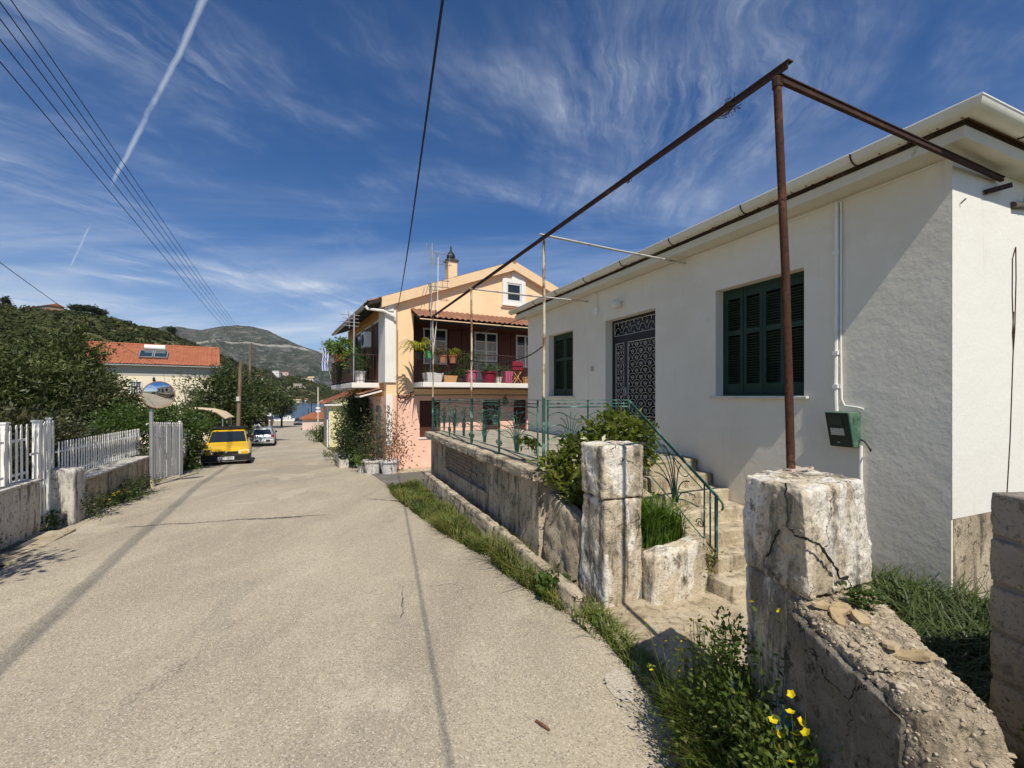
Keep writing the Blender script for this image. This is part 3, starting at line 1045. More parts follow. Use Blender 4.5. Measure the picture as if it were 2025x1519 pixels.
# ================================================================== white house
HROT = math.atan(0.418)           # its long wall runs 22.7 degrees left of straight ahead
HC = Vector((3.78, 3.83))         # near corner
H_U = Vector((math.cos(HROT), math.sin(HROT)))     # local x (into the house)
H_D = Vector((-math.sin(HROT), math.cos(HROT)))    # local y (along the wall, away)


def HW(x, y, z=0.0):
    """white-house local to world"""
    p = HC + H_U * x + H_D * y
    return Vector((p.x, p.y, z))


house = thing('white_house', 'single storey white plastered house with dark green shutters and patterned metal door', 'house', (HC.x, HC.y, -2.15), HROT)
HL, HD_, SOF = 8.70, 7.0, 2.06


def wall_strip(parent, u0, u1, z0, z1, th, openings, axis, material, name='wall'):
    """wall in the plane local x = 0 ('y' axis runs along it) with rectangular openings (a0, a1, z0, z1)"""
    mb = MB()
    ops = sorted(openings)
    cur = u0
    def bx(a, b, c, d):
        if b - a > 1e-4 and d - c > 1e-4:
            if axis == 'y':
                mb.box(0, th, a, b, c, d)
            else:
                mb.box(a, b, 0, th, c, d)
    for a0, a1, b0, b1 in ops:
        bx(cur, a0, z0, z1)
        bx(a0, a1, z0, b0)
        bx(a0, a1, b1, z1)
        cur = a1
    bx(cur, u1, z0, z1)
    return mb.build(name, material, parent)


W1 = (1.277, 2.51, 0.0, 1.45)
W2 = (6.356, 7.50, 0.0, 1.45)
DR = (3.73, 5.138, -0.80, 1.44)
wall_strip(house, 0, HL, -2.3, SOF, .34, [W1, W2, DR], 'y', M_PLASTER)
mb = MB().box(.34, HD_, 0, .34, -1.06, SOF).box(.0, HD_, -.008, -.001, -1.06, SOF)
mb.build('wall', M_PLASTER_S, house)
mb = MB().box(.34, HD_, .02, .34, -2.3, -1.062).box(.03, HD_, -.006, -.001, -2.3, -1.062)
mb.build('plinth', M_OLD, house)
mb = MB().box(.34, HD_, HL - .3, HL, -2.3, SOF).box(HD_ - .3, HD_, .34, HL - .3, -2.3, SOF)
mb.build('wall', M_PLASTER_S, house)

# eaves: concrete slab edge, dark fascia strip in the gap, gutter
OF, OR = .27, .20
mb = MB().box(-OF, HD_ + .25, -OR, HL + .25, SOF + .001, SOF + .10)
mb.build('eave_slab', M_SOFFIT, house, bevel=.006)
mb = MB().box(-OF + .015, HD_ + .2, -OR + .015, HL + .2, SOF + .102, SOF + .17)
mb.build('fascia', M_DARKGAP, house)


def gutter_profile(r=.085, n=9):
    return [(r * math.cos(math.pi + math.pi * k / n), r * math.sin(math.pi + math.pi * k / n)) for k in range(n + 1)]


gz, gr = SOF + .205, .085
gx, gy = -OF - .078, -OR - .078
mb = MB()
prof = gutter_profile(gr)
inner = [(a * .93, b * .93) for a, b in reversed(prof)]
ring = prof + inner
V = []
for (pu, pz) in ring:
    V.append([(gx + pu, HL + .33, gz + pz), (gx + pu, gy + pu, gz + pz), (HD_ + .3, gy + pu, gz + pz)])
nr = len(ring)
vs_ = [q for row in V for q in row]
fs_ = []
for i in range(nr):
    j = (i + 1) % nr
    for k in range(2):
        fs_.append((i * 3 + k, i * 3 + k + 1, j * 3 + k + 1, j * 3 + k))
fs_.append(tuple(i * 3 for i in range(nr)))
mb.add(vs_, fs_)
gut = mb.build('gutter', M_GUTTER, house, smooth=True)
# rolled lip
mb = MB().tube([(gx - gr, HL + .33, gz), (gx - gr, gy - gr, gz), (HD_ + .3, gy - gr, gz)], .009, 6)
mb.build('gutter_lip', mat('gutter_lip_white', (.82, .81, .77), .4), house, smooth=True)
for k, yy in enumerate([.55, 1.75, 2.95, 4.1, 5.25, 6.4, 7.5]):
    mb = MB().tube([(gx + (gr + .004) * math.cos(a), yy, gz + (gr + .004) * math.sin(a)) for a in np.linspace(math.pi, math.pi * 1.62, 8)], .007, 5)
    mb.build('gutter_bracket', M_RUSTDARK, house, smooth=True)
for xx in (.45, 1.7):
    mb = MB().tube([(xx, gy + (gr + .004) * math.cos(a), gz + (gr + .004) * math.sin(a)) for a in np.linspace(math.pi, math.pi * 1.62, 8)], .007, 5)
    mb.build('gutter_bracket', M_RUSTDARK, house, smooth=True)
for yy in (1.1, 3.6, 5.9):     # soldered gutter joints
    mb = MB().tube([(gx + (gr + .002) * math.cos(a), yy, gz + (gr + .002) * math.sin(a)) for a in np.linspace(math.pi, 2 * math.pi, 10)], .003, 4)
    mb.build('gutter_joint', M_GUTTER, house)

# hipped tile roof
rz = SOF + .165
x0, x1, y0, y1 = -.33, HD_ + .3, -.26, HL + .3
rh = 1.15
hip = (x1 - x0) / 2
mb = MB()
A, B_, C_, D_ = (x0, y0, rz), (x1, y0, rz), (x1, y1, rz), (x0, y1, rz)
E_, G_ = ((x0 + x1) / 2, y0 + hip, rz + rh), ((x0 + x1) / 2, y1 - hip, rz + rh)
if y0 + hip > y1 - hip:
    ym = (y0 + y1) / 2
    E_, G_ = ((x0 + x1) / 2, ym - .1, rz + rh), ((x0 + x1) / 2, ym + .1, rz + rh)
mb.add([A, B_, C_, D_, E_, G_], [(0, 1, 4), (1, 2, 5, 4), (2, 3, 5), (3, 0, 4, 5), (3, 2, 1, 0)])
roof = mb.build('roof', M_OLDTILE, house)


def barrel_tile(r=.085, ln=.42, n=7, th=.012):
    mb = MB()
    vs_, fs_ = [], []
    for e in (0, 1):
        rr = r * (1 - .14 * e)
        for q in (rr, rr - th):
            for k in range(n + 1):
                a = math.pi * k / n
                vs_.append((0 + e * ln, q * math.cos(a), q * math.sin(a)))
    m_ = n + 1
    for k in range(n):
        fs_.append((k, k + 1, 2 * m_ + k + 1, 2 * m_ + k))
        fs_.append((m_ + k + 1, m_ + k, 3 * m_ + k, 3 * m_ + k + 1))
        fs_.append((k + 1, k, m_ + k, m_ + k + 1))
        fs_.append((2 * m_ + k, 2 * m_ + k + 1, 3 * m_ + k + 1, 3 * m_ + k))
    mb.add(vs_, fs_)
    return mb.mesh('tile')


tile_me = barrel_tile()
tile_me.materials.append(M_OLDTILE)
shade(tile_me)
slope = math.atan2(rh, hip)
k = 0
yy = y0 + .12
while yy < y1:
    o = link('tile', tile_me, None, roof, raw=True)
    o.location = (x0 - .03 + random.uniform(-.012, .012), yy, rz - .055 + random.uniform(0, .012))
    o.rotation_euler = (random.uniform(-.04, .04), -slope, random.uniform(-.03, .03))
    yy += .205
# hip cap tiles climbing from the near corner
hv = Vector(E_) - Vector(A)
for k in range(5):
    p = Vector(A) + hv.normalized() * (.10 + .36 * k)
    o = link('ridge_tile', tile_me, None, roof, raw=True)
    o.location = (p.x, p.y, p.z - .01)
    o.scale = (1, 1.35, 1.35)
    o.rotation_euler = (0, -math.atan2(hv.z, math.hypot(hv.x, hv.y)), math.atan2(hv.y, hv.x))

# shutters --------------------------------------------------------
slat_cache = {}


def slat_mesh(w):
    key = round(w, 3)
    if key not in slat_cache:
        me = MB().hexa([(-.004, -w / 2, -.012), (.016, -w / 2, -.020), (.016, w / 2, -.020), (-.004, w / 2, -.012)],
                       [(-.010, -w / 2, -.004), (.012, -w / 2, -.012), (.012, w / 2, -.012), (-.010, w / 2, -.004)]).mesh('slat')
        me.materials.append(M_SHUTTER)
        slat_cache[key] = me
    return slat_cache[key]


def shutter_window(op, leaves, label_part=None):
    a0, a1, b0, b1 = op
    dep = .14
    mb = MB()      # outer frame
    fw = .045
    mb.box(dep, dep + .06, a0, a0 + fw, b0, b1).box(dep, dep + .06, a1 - fw, a1, b0, b1).box(dep, dep + .06, a0 + fw, a1 - fw, b1 - .05, b1).box(dep, dep + .06, a0 + fw, a1 - fw, b0, b0 + .03)
    mb.build('window_frame', M_SHUTTER, house)
    MB().box(dep + .075, dep + .09, a0, a1, b0, b1).build('dark_backing', M_BLACK, house)
    lw = (a1 - a0 - 2 * fw) / leaves
    for i in range(leaves):
        y0_ = a0 + fw + i * lw
        c = y0_ + lw / 2
        st = .048 if leaves > 2 else .055
        sh = MB()
        fx0, fx1 = dep - .005 - .004 * (i % 2), dep + .034
        g_ = .004
        zz0, zz1 = b0 + .034, b1 - .054
        midz = zz0 + (zz1 - zz0) * .60
        sh.box(fx0, fx1, y0_ + g_, y0_ + st, zz0, zz1).box(fx0, fx1, y0_ + lw - st, y0_ + lw - g_, zz0, zz1)
        sh.box(fx0 + .002, fx1 - .002, y0_ + st, y0_ + lw - st, zz0, zz0 + .13).box(fx0 + .002, fx1 - .002, y0_ + st, y0_ + lw - st, zz1 - .085, zz1)
        sh.box(fx0 + .002, fx1 - .002, y0_ + st, y0_ + lw - st, midz - .035, midz + .035)
        leaf = sh.build('shutter', M_SHUTTER, house)
        me = slat_mesh(lw - 2 * st)
        for (q0, q1) in ((zz0 + .13, midz - .035), (midz + .035, zz1 - .085)):
            z = q0 + .026
            while z < q1 - .008:
                o = link('slat', me, None, leaf, raw=True)
                o.location = (fx0 + .018, c, z)
                o.rotation_euler = (0, random.uniform(-.08, .08), 0)
                z += .0335
    # thin marble sill
    MB().box(-.055, .139, a0 - .06, a1 + .06, b0 - .032, b0 - .002).build('window_sill', mat('sill_marble', (.62, .60, .54), .5, [(5, (.5, .47, .4), .45, .7, 5)]), house, bevel=.004)


shutter_window(W1, 4)
shutter_window(W2, 2)
o = MB().lathe([(.012, 0), (.014, .012), (.004, .016)], (0, 0, 0), 10).build('shutter_stop', M_WHITEPLAIN, house)
o.location = (.125, W1[0] + .05, 2.15 + .17)
o.rotation_euler = (0, R(-90), 0)

# front door: double leaf with scallop grilles and a transom
a0, a1, b0, b1 = DR
dep = .16
mb = MB()
mb.box(dep, dep + .06, a0, a0 + .05, b0, b1).box(dep, dep + .06, a1 - .05, a1, b0, b1).box(dep, dep + .06, a0 + .05, a1 - .05, b1 - .05, b1)
mb.box(dep, dep + .06, a0 + .05, a1 - .05, 1.05, 1.13)
mb.build('door_frame', M_DOORDARK, house)
MB().box(dep + .062, dep + .08, a0, a1, b0, b1).build('door_glass', M_DOORGLASS, house)
DSPL = 4.72      # the wide leaf is the near one
mb = MB()
for (p, q) in ((a0 + .05, DSPL), (DSPL + .004, a1 - .05)):
    mb.box(dep + .004, dep + .055, p, p + .05, b0, 1.05).box(dep + .004, dep + .055, q - .05, q, b0, 1.05)
    mb.box(dep + .004, dep + .055, p + .05, q - .05, b0, b0 + .42).box(dep + .004, dep + .055, p + .05, q - .05, 1.0, 1.05)
mb.build('door_leaf', M_DOORDARK, house)


def scallop_panel(p, q, z0, z1, w, h, name='grille'):
    """rows of fish-scale arcs, each holding a small leaf and eye, in flat bar"""
    mb = MB()
    x = dep + .012
    r = .0052
    def arc(pts):
        pts = [(x, yy_, zz_) for yy_, zz_ in pts]
        run = []
        for a in pts:
            if p - .001 <= a[1] <= q + .001 and z0 - .001 <= a[2] <= z1 + .001:
                run.append(a)
            else:
                if len(run) > 1:
                    mb.tube(run, r, 4, caps=False)
                run = []
        if len(run) > 1:
            mb.tube(run, r, 4, caps=False)
    rown = int((z1 - z0) / h) + 2
    for j in range(rown):
        zb_ = z0 + (j - .4) * h
        offs = 0 if j % 2 == 0 else w / 2
        i = -1
        while p + offs + i * w < q + w:
            c = p + offs + i * w
            i += 1
            arc([(c + w / 2 * math.cos(a), zb_ + h * .98 * math.sin(a)) for a in np.linspace(.12, math.pi - .12, 13)])
            arc([(c + w * .10 * math.cos(a), zb_ + h * .40 + h * .17 * math.sin(a)) for a in np.linspace(0, 2 * math.pi, 9)])
            arc([(c - w * .20, zb_ + h * .55), (c - w * .12, zb_ + h * .15), (c, zb_ - h * .10)])
            arc([(c + w * .20, zb_ + h * .55), (c + w * .12, zb_ + h * .15), (c, zb_ - h * .10)])
    mb.bar((x, p, z0), (x, p, z1), .012, .012).bar((x, q, z0), (x, q, z1), .012, .012)
    mb.bar((x, p, z0), (x, q, z0), .012, .012).bar((x, p, z1), (x, q, z1), .012, .012)
    return mb.build(name, M_GRILLE, house)


scallop_panel(a0 + .105, DSPL - .055, b0 + .44, .99, .235, .118)
scallop_panel(DSPL + .06, a1 - .105, b0 + .44, .99, .185, .118)
scallop_panel(a0 + .06, a1 - .06, 1.135, 1.385, .235, .26, 'transom_grille')
MB().box(dep - .03, dep + .004, DSPL - .03, DSPL - .012, .0, .16).build('door_handle', M_GREYMETAL, house)
MB().box(-.03, .155, a0 - .02, a1 + .02, b0 - .07, b0 - .002).build('threshold', M_STEP, house)

# wall lamp over the door, junction box, bell
mb = MB().lathe([(.001, -.085), (.05, -.075), (.085, -.03), (.09, .01), (.07, .055), (.03, .08), (.03, .085)], (0, 0, 0), 16)
o = mb.build('wall_lamp', mat('milk_glass', (.74, .71, .62), .3), house, smooth=True)
o.location = (-.12, 4.63, 2.15 + 1.66)
MB().tube([(-.12, 4.63, 1.72), (-.06, 4.63, 1.76), (0, 4.63, 1.74)], [.03, .028, .045], 8).build('lamp_arm', M_WHITEPLAIN, house)
MB().box(-.05, 0, 5.36, 5.46, 1.60, 1.75).build('junction_box', M_WHITEPLAIN, house, bevel=.008)
mb = MB().tube([(-.02, 5.40, 1.75), (-.02, 5.41, 1.98), (-.06, 5.42, 2.03), (-.08, 5.6, 2.05)], .009, 5)
mb.tube([(-.03, 5.40, 1.6), (-.05, 5.38, 1.53), (-.06, 5.42, 1.48), (-.03, 5.46, 1.52), (-.01, 5.44, 1.58)], .006, 5)
mb.build('cable', M_WHITEPLAIN, house)
MB().box(-.02, 0, 5.55, 5.63, .50, .60).build('door_bell', mat('bell_plate', (.42, .42, .33), .5), house)
MB().tube([(-.012, HL - .3, 2.02), (-.012, 4.6, 2.035), (-.012, .93, 2.03), (-.012, .1, 2.04)], .007, 4).build('eave_cable', M_WHITEPLAIN, house)

# service conduit and electricity meter box
mb = MB().tube([(-.022, .918, 2.03), (-.022, .918, .9), (-.024, .925, .1), (-.022, .918, -.16)], .021, 8)
mb.tube([(-.02, .875, 2.02), (-.02, .878, .6), (-.02, .870, -.03), (-.02, .84, -.10), (-.02, .72, -.115), (-.02, .665, -.13)], .009, 6)
mb.tube([(-.02, .69, -.50), (-.02, .69, -.8), (-.02, .685, -1.4), (-.02, .68, -2.1)], .017, 8)
mb.build('conduit', M_WHITEPAINT, house, smooth=True)
for z in (1.5, .45, .10):
    MB().box(-.05, 0, .893, .943, z - .02, z + .02).build('conduit_clip', M_WHITEPAINT, house)
M_METER = mat('meter_green', (0.055, 0.125, 0.085), 0.55, [(9, (0.13, 0.20, 0.13), 0.45, 0.65, 5), (25, (.03, .06, .045), .55, .7, 4)])
M_METERF = mat('meter_front_dark', (0.012, 0.022, 0.018), 0.35, spec=0.5)
ya, yb = .70, .93
mb = MB().hexa([(-.11, ya, -.52), (0, ya, -.52), (0, yb, -.52), (-.11, yb, -.52)], [(-.20, ya, -.165), (0, ya, -.165), (0, yb, -.165), (-.20, yb, -.165)])
met = mb.build('meter_box', M_METER, house, bevel=.008)
mb = MB()
def mface(u, w, d):     # point on the sloped front
    return (-.20 + .09 * w - d, ya + (yb - ya) * u, -.165 - .355 * w)
def mpatch(u0, u1, w0, w1, d, th=.004):
    ring = [(u0, w0), (u1, w0), (u1, w1), (u0, w1)]
    return MB().hexa([mface(u, w, d) for u, w in ring], [mface(u, w, d + th) for u, w in ring])
mpatch(.04, .96, .02, .98, .001).build('meter_front', M_METERF, met, raw=True)
mpatch(.30, .86, .09, .38, .006).build('meter_window', mat('meter_glass', (.05, .055, .05), .15, spec=.8), met, raw=True)
mpatch(.28, .84, .46, .66, .006).build('meter_notice', mat('meter_paper', (.50, .50, .46), .7, [(60, (.28, .28, .27), .5, .6, 2, (1, 1, 3))]), met, raw=True)
mpatch(.52, .62, .85, .885, .006).build('meter_lock', M_GREYMETAL, met, raw=True)
for ch in met.children:
    ch.location = (0, 0, 0)
mb = MB().tube([(-.03, .69, -.44), (-.05, .64, -.45), (-.06, .60, -.50), (-.05, .585, -.54), (-.03, .60, -.52)], .008, 6)
mb.build('meter_cable', M_BLACK, house)

# stub pipe and timber under the side eave with a dangling wire
MB().tube([(1.02, -.02, 1.80), (2.6, -.10, 2.03)], .035, 8).build('wall_pipe', mat('weathered_timber', (.10, .085, .07), .9, [(12, (.2, .17, .13), .5, .7, 4)]), house, smooth=True)
MB().bar((.50, -.03, 1.83), (.82, -.08, 1.93), .02, .045).build('timber_stub', M_RUSTDARK, house)
mb = MB().tube([(1.16, -.06, 1.9), (1.17, -.05, 1.86), (1.165, -.05, 1.80)], .012, 6)
mb.build('pipe_strap', M_WHITEPLAIN, house)
mb = MB()
mb.tube([(1.1, -.015, 1.42), (1.045, -.012, 1.30), (1.04, -.012, .95), (1.07, -.012, .55), (1.05, -.012, .3), (1.0, -.012, -.4), (.93, -.012, -1.0)], .004, 4)
mb.tube([(1.11, -.012, 1.42), (1.115, -.012, 1.12), (1.09, -.012, .62), (1.06, -.012, .42), (1.045, -.012, .6), (1.07, -.012, .8)], .004, 4)
mb.build('hanging_wire', M_RUSTDARK, house)
MB().tube([(.12, -.012, 1.67), (.12, -.05, 1.70)], .006, 4).build('nail', M_RUSTDARK, house)

# ================================================================== terrace, stairs, planter (white-house frame)
TZ = -.90
ter = thing('terrace', 'raised concrete terrace with crumbling slab edge along the front of the white house', 'terrace', HW(-1.25, 6, -2.15), HROT)


def TL(x, y, z):       # house-local to terrace-local
    return (x + 1.25, y - 6, z)


def tbox(mb, x0, x1, y0, y1, z0, z1):
    return mb.box(x0 + 1.25, x1 + 1.25, y0 - 6, y1 - 6, z0, z1)


def local_block(parent, name, b, t, mat_, conv=TL, **kw):
    me = rough_block([conv(*p) for p in b], [conv(*p) for p in t], **kw)
    return link(name, me, mat_, parent)


def ring4(x0, x1, y0, y1, z):
    return [(x0, y0, z), (x1, y0, z), (x1, y1, z), (x0, y1, z)]


tbox(MB(), -2.46, -.002, 2.95, 9.15, TZ - .12, TZ).build('floor_slab', M_SLAB, ter)
# slab lip: broken concrete edge
local_block(ter, 'slab_edge', ring4(-2.66, -2.42, 2.82, 9.25, TZ - .16), ring4(-2.66, -2.42, 2.82, 9.25, TZ + .005), M_OLD, cuts=40, r=.03, amp=.05, freq=3.5, seed=2,
            chips=[((-2.66 + 1.25, -3.1, TZ - .05), .16, .05)])
local_block(ter, 'slab_edge', ring4(-2.44, -1.2, 2.80, 3.02, TZ - .15), ring4(-2.44, -1.2, 2.80, 3.02, TZ - .004), M_OLD, cuts=22, r=.03, amp=.035, freq=4, seed=5)
# retaining walls, with an infilled brick opening
tbox(MB(), -2.50, -2.2, 2.95, 4.9, -2.3, TZ - .125).build('retaining_wall', M_OLD, ter)
tbox(MB(), -2.50, -2.2, 7.7, 9.15, -2.3, TZ - .125).build('retaining_wall', M_OLD, ter)
tbox(MB(), -2.50, -2.2, 4.9, 7.7, -2.3, -1.62).build('retaining_wall', M_OLD, ter)
bk = tbox(MB(), -2.43, -2.2, 4.9, 7.7, -1.615, TZ - .13).build('brick_infill', M_BLOCK, ter)
tbox(MB(), -2.2, -.35, 9.05, 9.15, -2.3, TZ - .13).build('retaining_wall', M_OLD, ter)
tbox(MB(), -2.2, -1.25, 2.98, 3.12, -2.3, TZ - .13).build('retaining_wall', M_OLD, ter)
brick_me = MB().box(-.012, .012, -.115, .115, -.029, .029).mesh('brick')
brick_me.materials.append(mat('old_brick', (.235, .175, .125), .95, [(5, (.30, .24, .18), .45, .7, 5), (20, (.12, .09, .07), .55, .72, 4)], bump=(40, .6, .01)))
for r_ in range(9):
    z = -1.585 + r_ * .068
    if z > TZ - .16:
        break
    yy = 5.02 + (.12 if r_ % 2 else 0)
    while yy < 7.6:
        if yy + .1 * noise.noise(Vector((yy, r_, 0))) > 5.9 or random.random() < .25:
            o = link('brick', brick_me, None, bk, raw=True)
            o.location = (-2.437 + 1.25 + random.uniform(-.004, .005), yy - 6, z)
            o.rotation_euler = (random.uniform(-.02, .02), 0, random.uniform(-.02, .02))
        yy += .245

# stairs climb along the house wall
st = thing('stairs', 'seven worn concrete steps climbing beside the white wall to the terrace', 'stairs', HW(-.62, 2.0, -2.1), HROT)
rise = (-.90 + 2.05) / 7
for k in range(7):
    yf = 1.16 + .275 * k
    zt = -2.05 + rise * (k + 1)
    w0 = -1.25 if k == 0 else -1.16
    ring_b = [(w0 + .62, yf - 2, zt - rise - .03), (.61, yf - 2, zt - rise - .03), (.61, 1.1, zt - rise - .03), (w0 + .62, 1.1, zt - rise - .03)]
    ring_t = [(a, b, zt) for a, b, _ in ring_b]
    me = rough_block(ring_b, ring_t, cuts=16, r=.02, amp=.018, freq=4, seed=k * 3.1)
    link('step', me, M_STEP, st)

# planter between pillar and stairs
pl = thing('planter', 'lime washed concrete planter bed beside the stairs filled with tall grass', 'planter', HW(-1.7, 2.0, -2.1), HROT)


def PLL(x, y, z):
    return (x + 1.7, y - 2.0, z)


local_block(pl, 'planter_wall', ring4(-2.0, -1.27, 1.42, 1.64, -2.2), [(-2.0, 1.42, -1.60), (-1.27, 1.42, -1.50), (-1.27, 1.64, -1.49), (-2.0, 1.64, -1.58)], M_OLDW, conv=PLL, cuts=22, r=.05, amp=.03, freq=5, seed=8)
local_block(pl, 'planter_wall', ring4(-1.36, -1.2, 1.6, 2.8, -2.2), [(-1.36, 1.6, -1.5), (-1.2, 1.6, -1.5), (-1.2, 2.8, -1.08), (-1.36, 2.8, -1.08)], M_OLD, conv=PLL, cuts=12, r=.03, amp=.02, freq=5, seed=9)
local_block(pl, 'planter_wall', [(-2.50, 2.08, -2.2), (-2.2, 2.08, -2.2), (-2.2, 2.93, -2.2), (-2.50, 2.93, -2.2)], [(-2.40, 2.08, -1.36), (-2.22, 2.08, -1.36), (-2.22, 2.93, -1.20), (-2.40, 2.93, -1.20)], M_RUBBLE, conv=PLL, cuts=18, r=.06, amp=.05, freq=4, seed=12)
mb = MB()
mb.box(-2.25 + 1.7, -1.34 + 1.7, 1.62 - 2, 2.96 - 2, -2.1, -1.58)
mb.build('soil', M_EARTH, pl)
rg = np.random.default_rng(21)
sp = [(rg.uniform(-2.0, -1.36) + 1.7, rg.uniform(1.64, 2.9) - 2.0, -1.59) for _ in range(2600)]
tag(blades('grass', sp, .44, .015, M_GRASSLUSH, pl, rg, lean=.6, bend=1.0), kind='stuff')

# roadside kerb wall below the terrace
def kerb_pts(yy):
    return -2.73 + .05 * noise.noise(Vector((yy, 2, 0)))


kb = thing('kerb_wall', 'low crumbling concrete kerb wall running beside the road below the terrace', 'wall', HW(-2.66, 5, -2.2), HROT)
for y0_, y1_, sd in ((1.62, 3.9, 1), (3.88, 6.3, 2), (6.28, 8.75, 3)):
    def KL(x, y, z):
        return (x + 2.66, y - 5, z)
    zg0 = g(HW(-2.7, y0_).y)
    zg1 = g(HW(-2.7, y1_).y)
    b = [(-2.80, y0_, zg0 - .1), (-2.62, y0_, zg0 - .1), (-2.62, y1_, zg1 - .1), (-2.80, y1_, zg1 - .1)]
    tz = -1.86
    t_ = [(-2.76, y0_, tz - .06 * (sd == 1)), (-2.63, y0_, tz - .06 * (sd == 1)), (-2.63, y1_, tz + .01), (-2.76, y1_, tz + .01)]
    local_block(kb, 'kerb_segment', b, t_, M_OLD, conv=KL, cuts=26, r=.03, amp=.035, freq=4, seed=20 + sd)
    tag(kb.children[-1], kind=None)

# gate pillars
gp1 = thing('gate_pillar', 'square lime washed stone pillar cracked across the middle beside the planter', 'pillar', HW(-2.22, 1.83, -2.1), HROT, None)


def G1(x, y, z):
    return (x + 2.22, y - 1.83, z)


local_block(gp1, 'pillar_block', [(-2.45, 1.57, -2.2), (-1.97, 1.59, -2.2), (-1.97, 2.08, -2.2), (-2.45, 2.1, -2.2)],
            [(-2.43, 1.60, -1.035), (-1.985, 1.60, -1.035), (-1.985, 2.06, -1.035), (-2.42, 2.06, -1.035)], M_OLDW, conv=G1, cuts=30, r=.035, amp=.028, freq=5, seed=31)
local_block(gp1, 'pillar_block', [(-2.44, 1.61, -1.03), (-1.98, 1.58, -1.03), (-1.98, 2.05, -1.03), (-2.43, 2.07, -1.03)],
            [(-2.44, 1.63, -.50), (-1.965, 1.59, -.49), (-1.965, 2.04, -.49), (-2.44, 2.06, -.49)], M_OLDW, conv=G1, cuts=30, r=.03, amp=.03, freq=5, seed=33)

# near pillar, stub wall and block wall (world axes)
gp2 = thing('gate_pillar', 'big cracked concrete pillar with rounded top carrying the rusty pole', 'pillar', (1.55, 2.25, -2.1))


def wblock(parent, name, b, t, mat_, **kw):
    ox, oy, _ = parent.location
    me = rough_block([(p[0] - ox, p[1] - oy, p[2]) for p in b], [(p[0] - ox, p[1] - oy, p[2]) for p in t], **kw)
    return link(name, me, mat_, parent)


pb = [(1.295, 1.93), (1.915, 2.34), (1.80, 2.80), (1.235, 2.38)]
wblock(gp2, 'pillar_block', [(x, y, -.90 - .09 * (i == 1)) for i, (x, y) in enumerate(pb)],
       [(1.30, 1.99, -.43), (1.87, 2.36, -.44), (1.77, 2.78, -.43), (1.245, 2.39, -.42)], M_OLDW, cuts=54, r=.022, amp=.026, freq=5.5, seed=41,
       chips=[((1.30, 1.95, -.44), .15, .05), ((1.9, 2.34, -.44), .15, .04), ((1.28, 1.95, -.72), .09, .03)])
wblock(gp2, 'pillar_foot', [(1.27, 2.0, -2.2), (1.88, 2.36, -2.2), (1.79, 2.76, -2.2), (1.25, 2.38, -2.2)], [(1.30, 1.98, -.885), (1.89, 2.36, -.95), (1.79, 2.77, -.95), (1.245, 2.385, -.885)], M_OLDW, cuts=30, r=.03, amp=.022, freq=5, seed=43)

bank = thing('broken_wall', 'thick ruined stub of rubble concrete wall with broken top beside the big pillar', 'wall', (1.5, 1.6, -2.1))
wblock(bank, 'wall_body', [(1.20, 1.20, -2.2), (1.53, 1.14, -2.2), (1.88, 2.30, -2.2), (1.24, 2.06, -2.2)],
       [(1.245, 1.375, -.965), (1.49, 1.33, -.985), (1.83, 2.28, -.955), (1.262, 2.02, -.90)], M_RUBBLE, cuts=96, r=.045, amp=.036, freq=8, seed=47,
       chips=[((1.62, 1.72, -.95), .14, .09), ((1.45, 1.75, -.93), .12, .05), ((1.36, 1.2, -1.0), .12, .04)])
M_SHADEREND = M_oldconcrete('shade_streaked_render', (0.17, 0.15, 0.12), (0.30, 0.265, 0.21), (0.055, 0.05, 0.042), 0.9, (0.9, 0.03))  # streaked grey render with the shade of its face put into the colour
wblock(bank, 'shade_render_skin', [(1.175, 1.42, -2.2), (1.225, 1.40, -2.2), (1.255, 2.02, -2.2), (1.20, 2.02, -2.2)],
       [(1.222, 1.40, -1.02), (1.262, 1.40, -1.01), (1.27, 2.0, -.955), (1.228, 2.0, -.96)], M_SHADEREND, cuts=40, r=.012, amp=.022, freq=9, seed=52)
# cracks running over the big pillar
for pts in ([(1.274, 2.07, -.40), (1.272, 2.06, -.50), (1.276, 2.055, -.60), (1.283, 2.01, -.63), (1.292, 1.925, -.625), (1.36, 1.962, -.66), (1.45, 2.02, -.755), (1.50, 2.055, -.80), (1.525, 2.075, -.85), (1.62, 2.14, -.875)],
            [(1.268, 2.10, -.63), (1.264, 2.14, -.68), (1.258, 2.17, -.76), (1.252, 2.2, -.80)]):
    out = []
    for a, b in zip(pts, pts[1:]):
        for k in range(6):
            q = Vector(a).lerp(Vector(b), k / 6) + Vector((noise.noise(Vector((k * 1.3, a[2] * 9, 1))), noise.noise(Vector((k * 1.1, a[2] * 9, 4))), noise.noise(Vector((k * 1.7, a[2] * 9, 7))))) * .008
            out.append((q.x - 1.55, q.y - 2.25, q.z))
    MB().tube(out, [.0075 * (.5 + abs(noise.noise(Vector((i * .3, 2, 2)))) * 1.4) for i in range(len(out))], 5).build('crack', M_BLACK, gp2)
# loose stones set in the broken top
stone_me = rough_block([(-1, -1, -.6), (1, -1, -.6), (1, 1, -.6), (-1, 1, -.6)], [(-.8, -.9, .5), (.8, -.8, .6), (.9, .8, .5), (-.8, .9, .6)], cuts=3, r=.35, amp=.25, freq=1.1, seed=3)
stone_me.materials.append(mat('bedded_pebble', (.36, .29, .20), .9, [(24, (.50, .43, .33), .45, .65, 3), (37, (.16, .13, .09), .52, .68, 3)], bump=(50, .4, .004)))
from mathutils.bvhtree import BVHTree


def bvh_of(o):
    bpy.context.view_layer.update()
    mw = o.matrix_world
    me = o.data
    return BVHTree.FromPolygons([mw @ v.co for v in me.vertices], [tuple(p.vertices) for p in me.polygons])


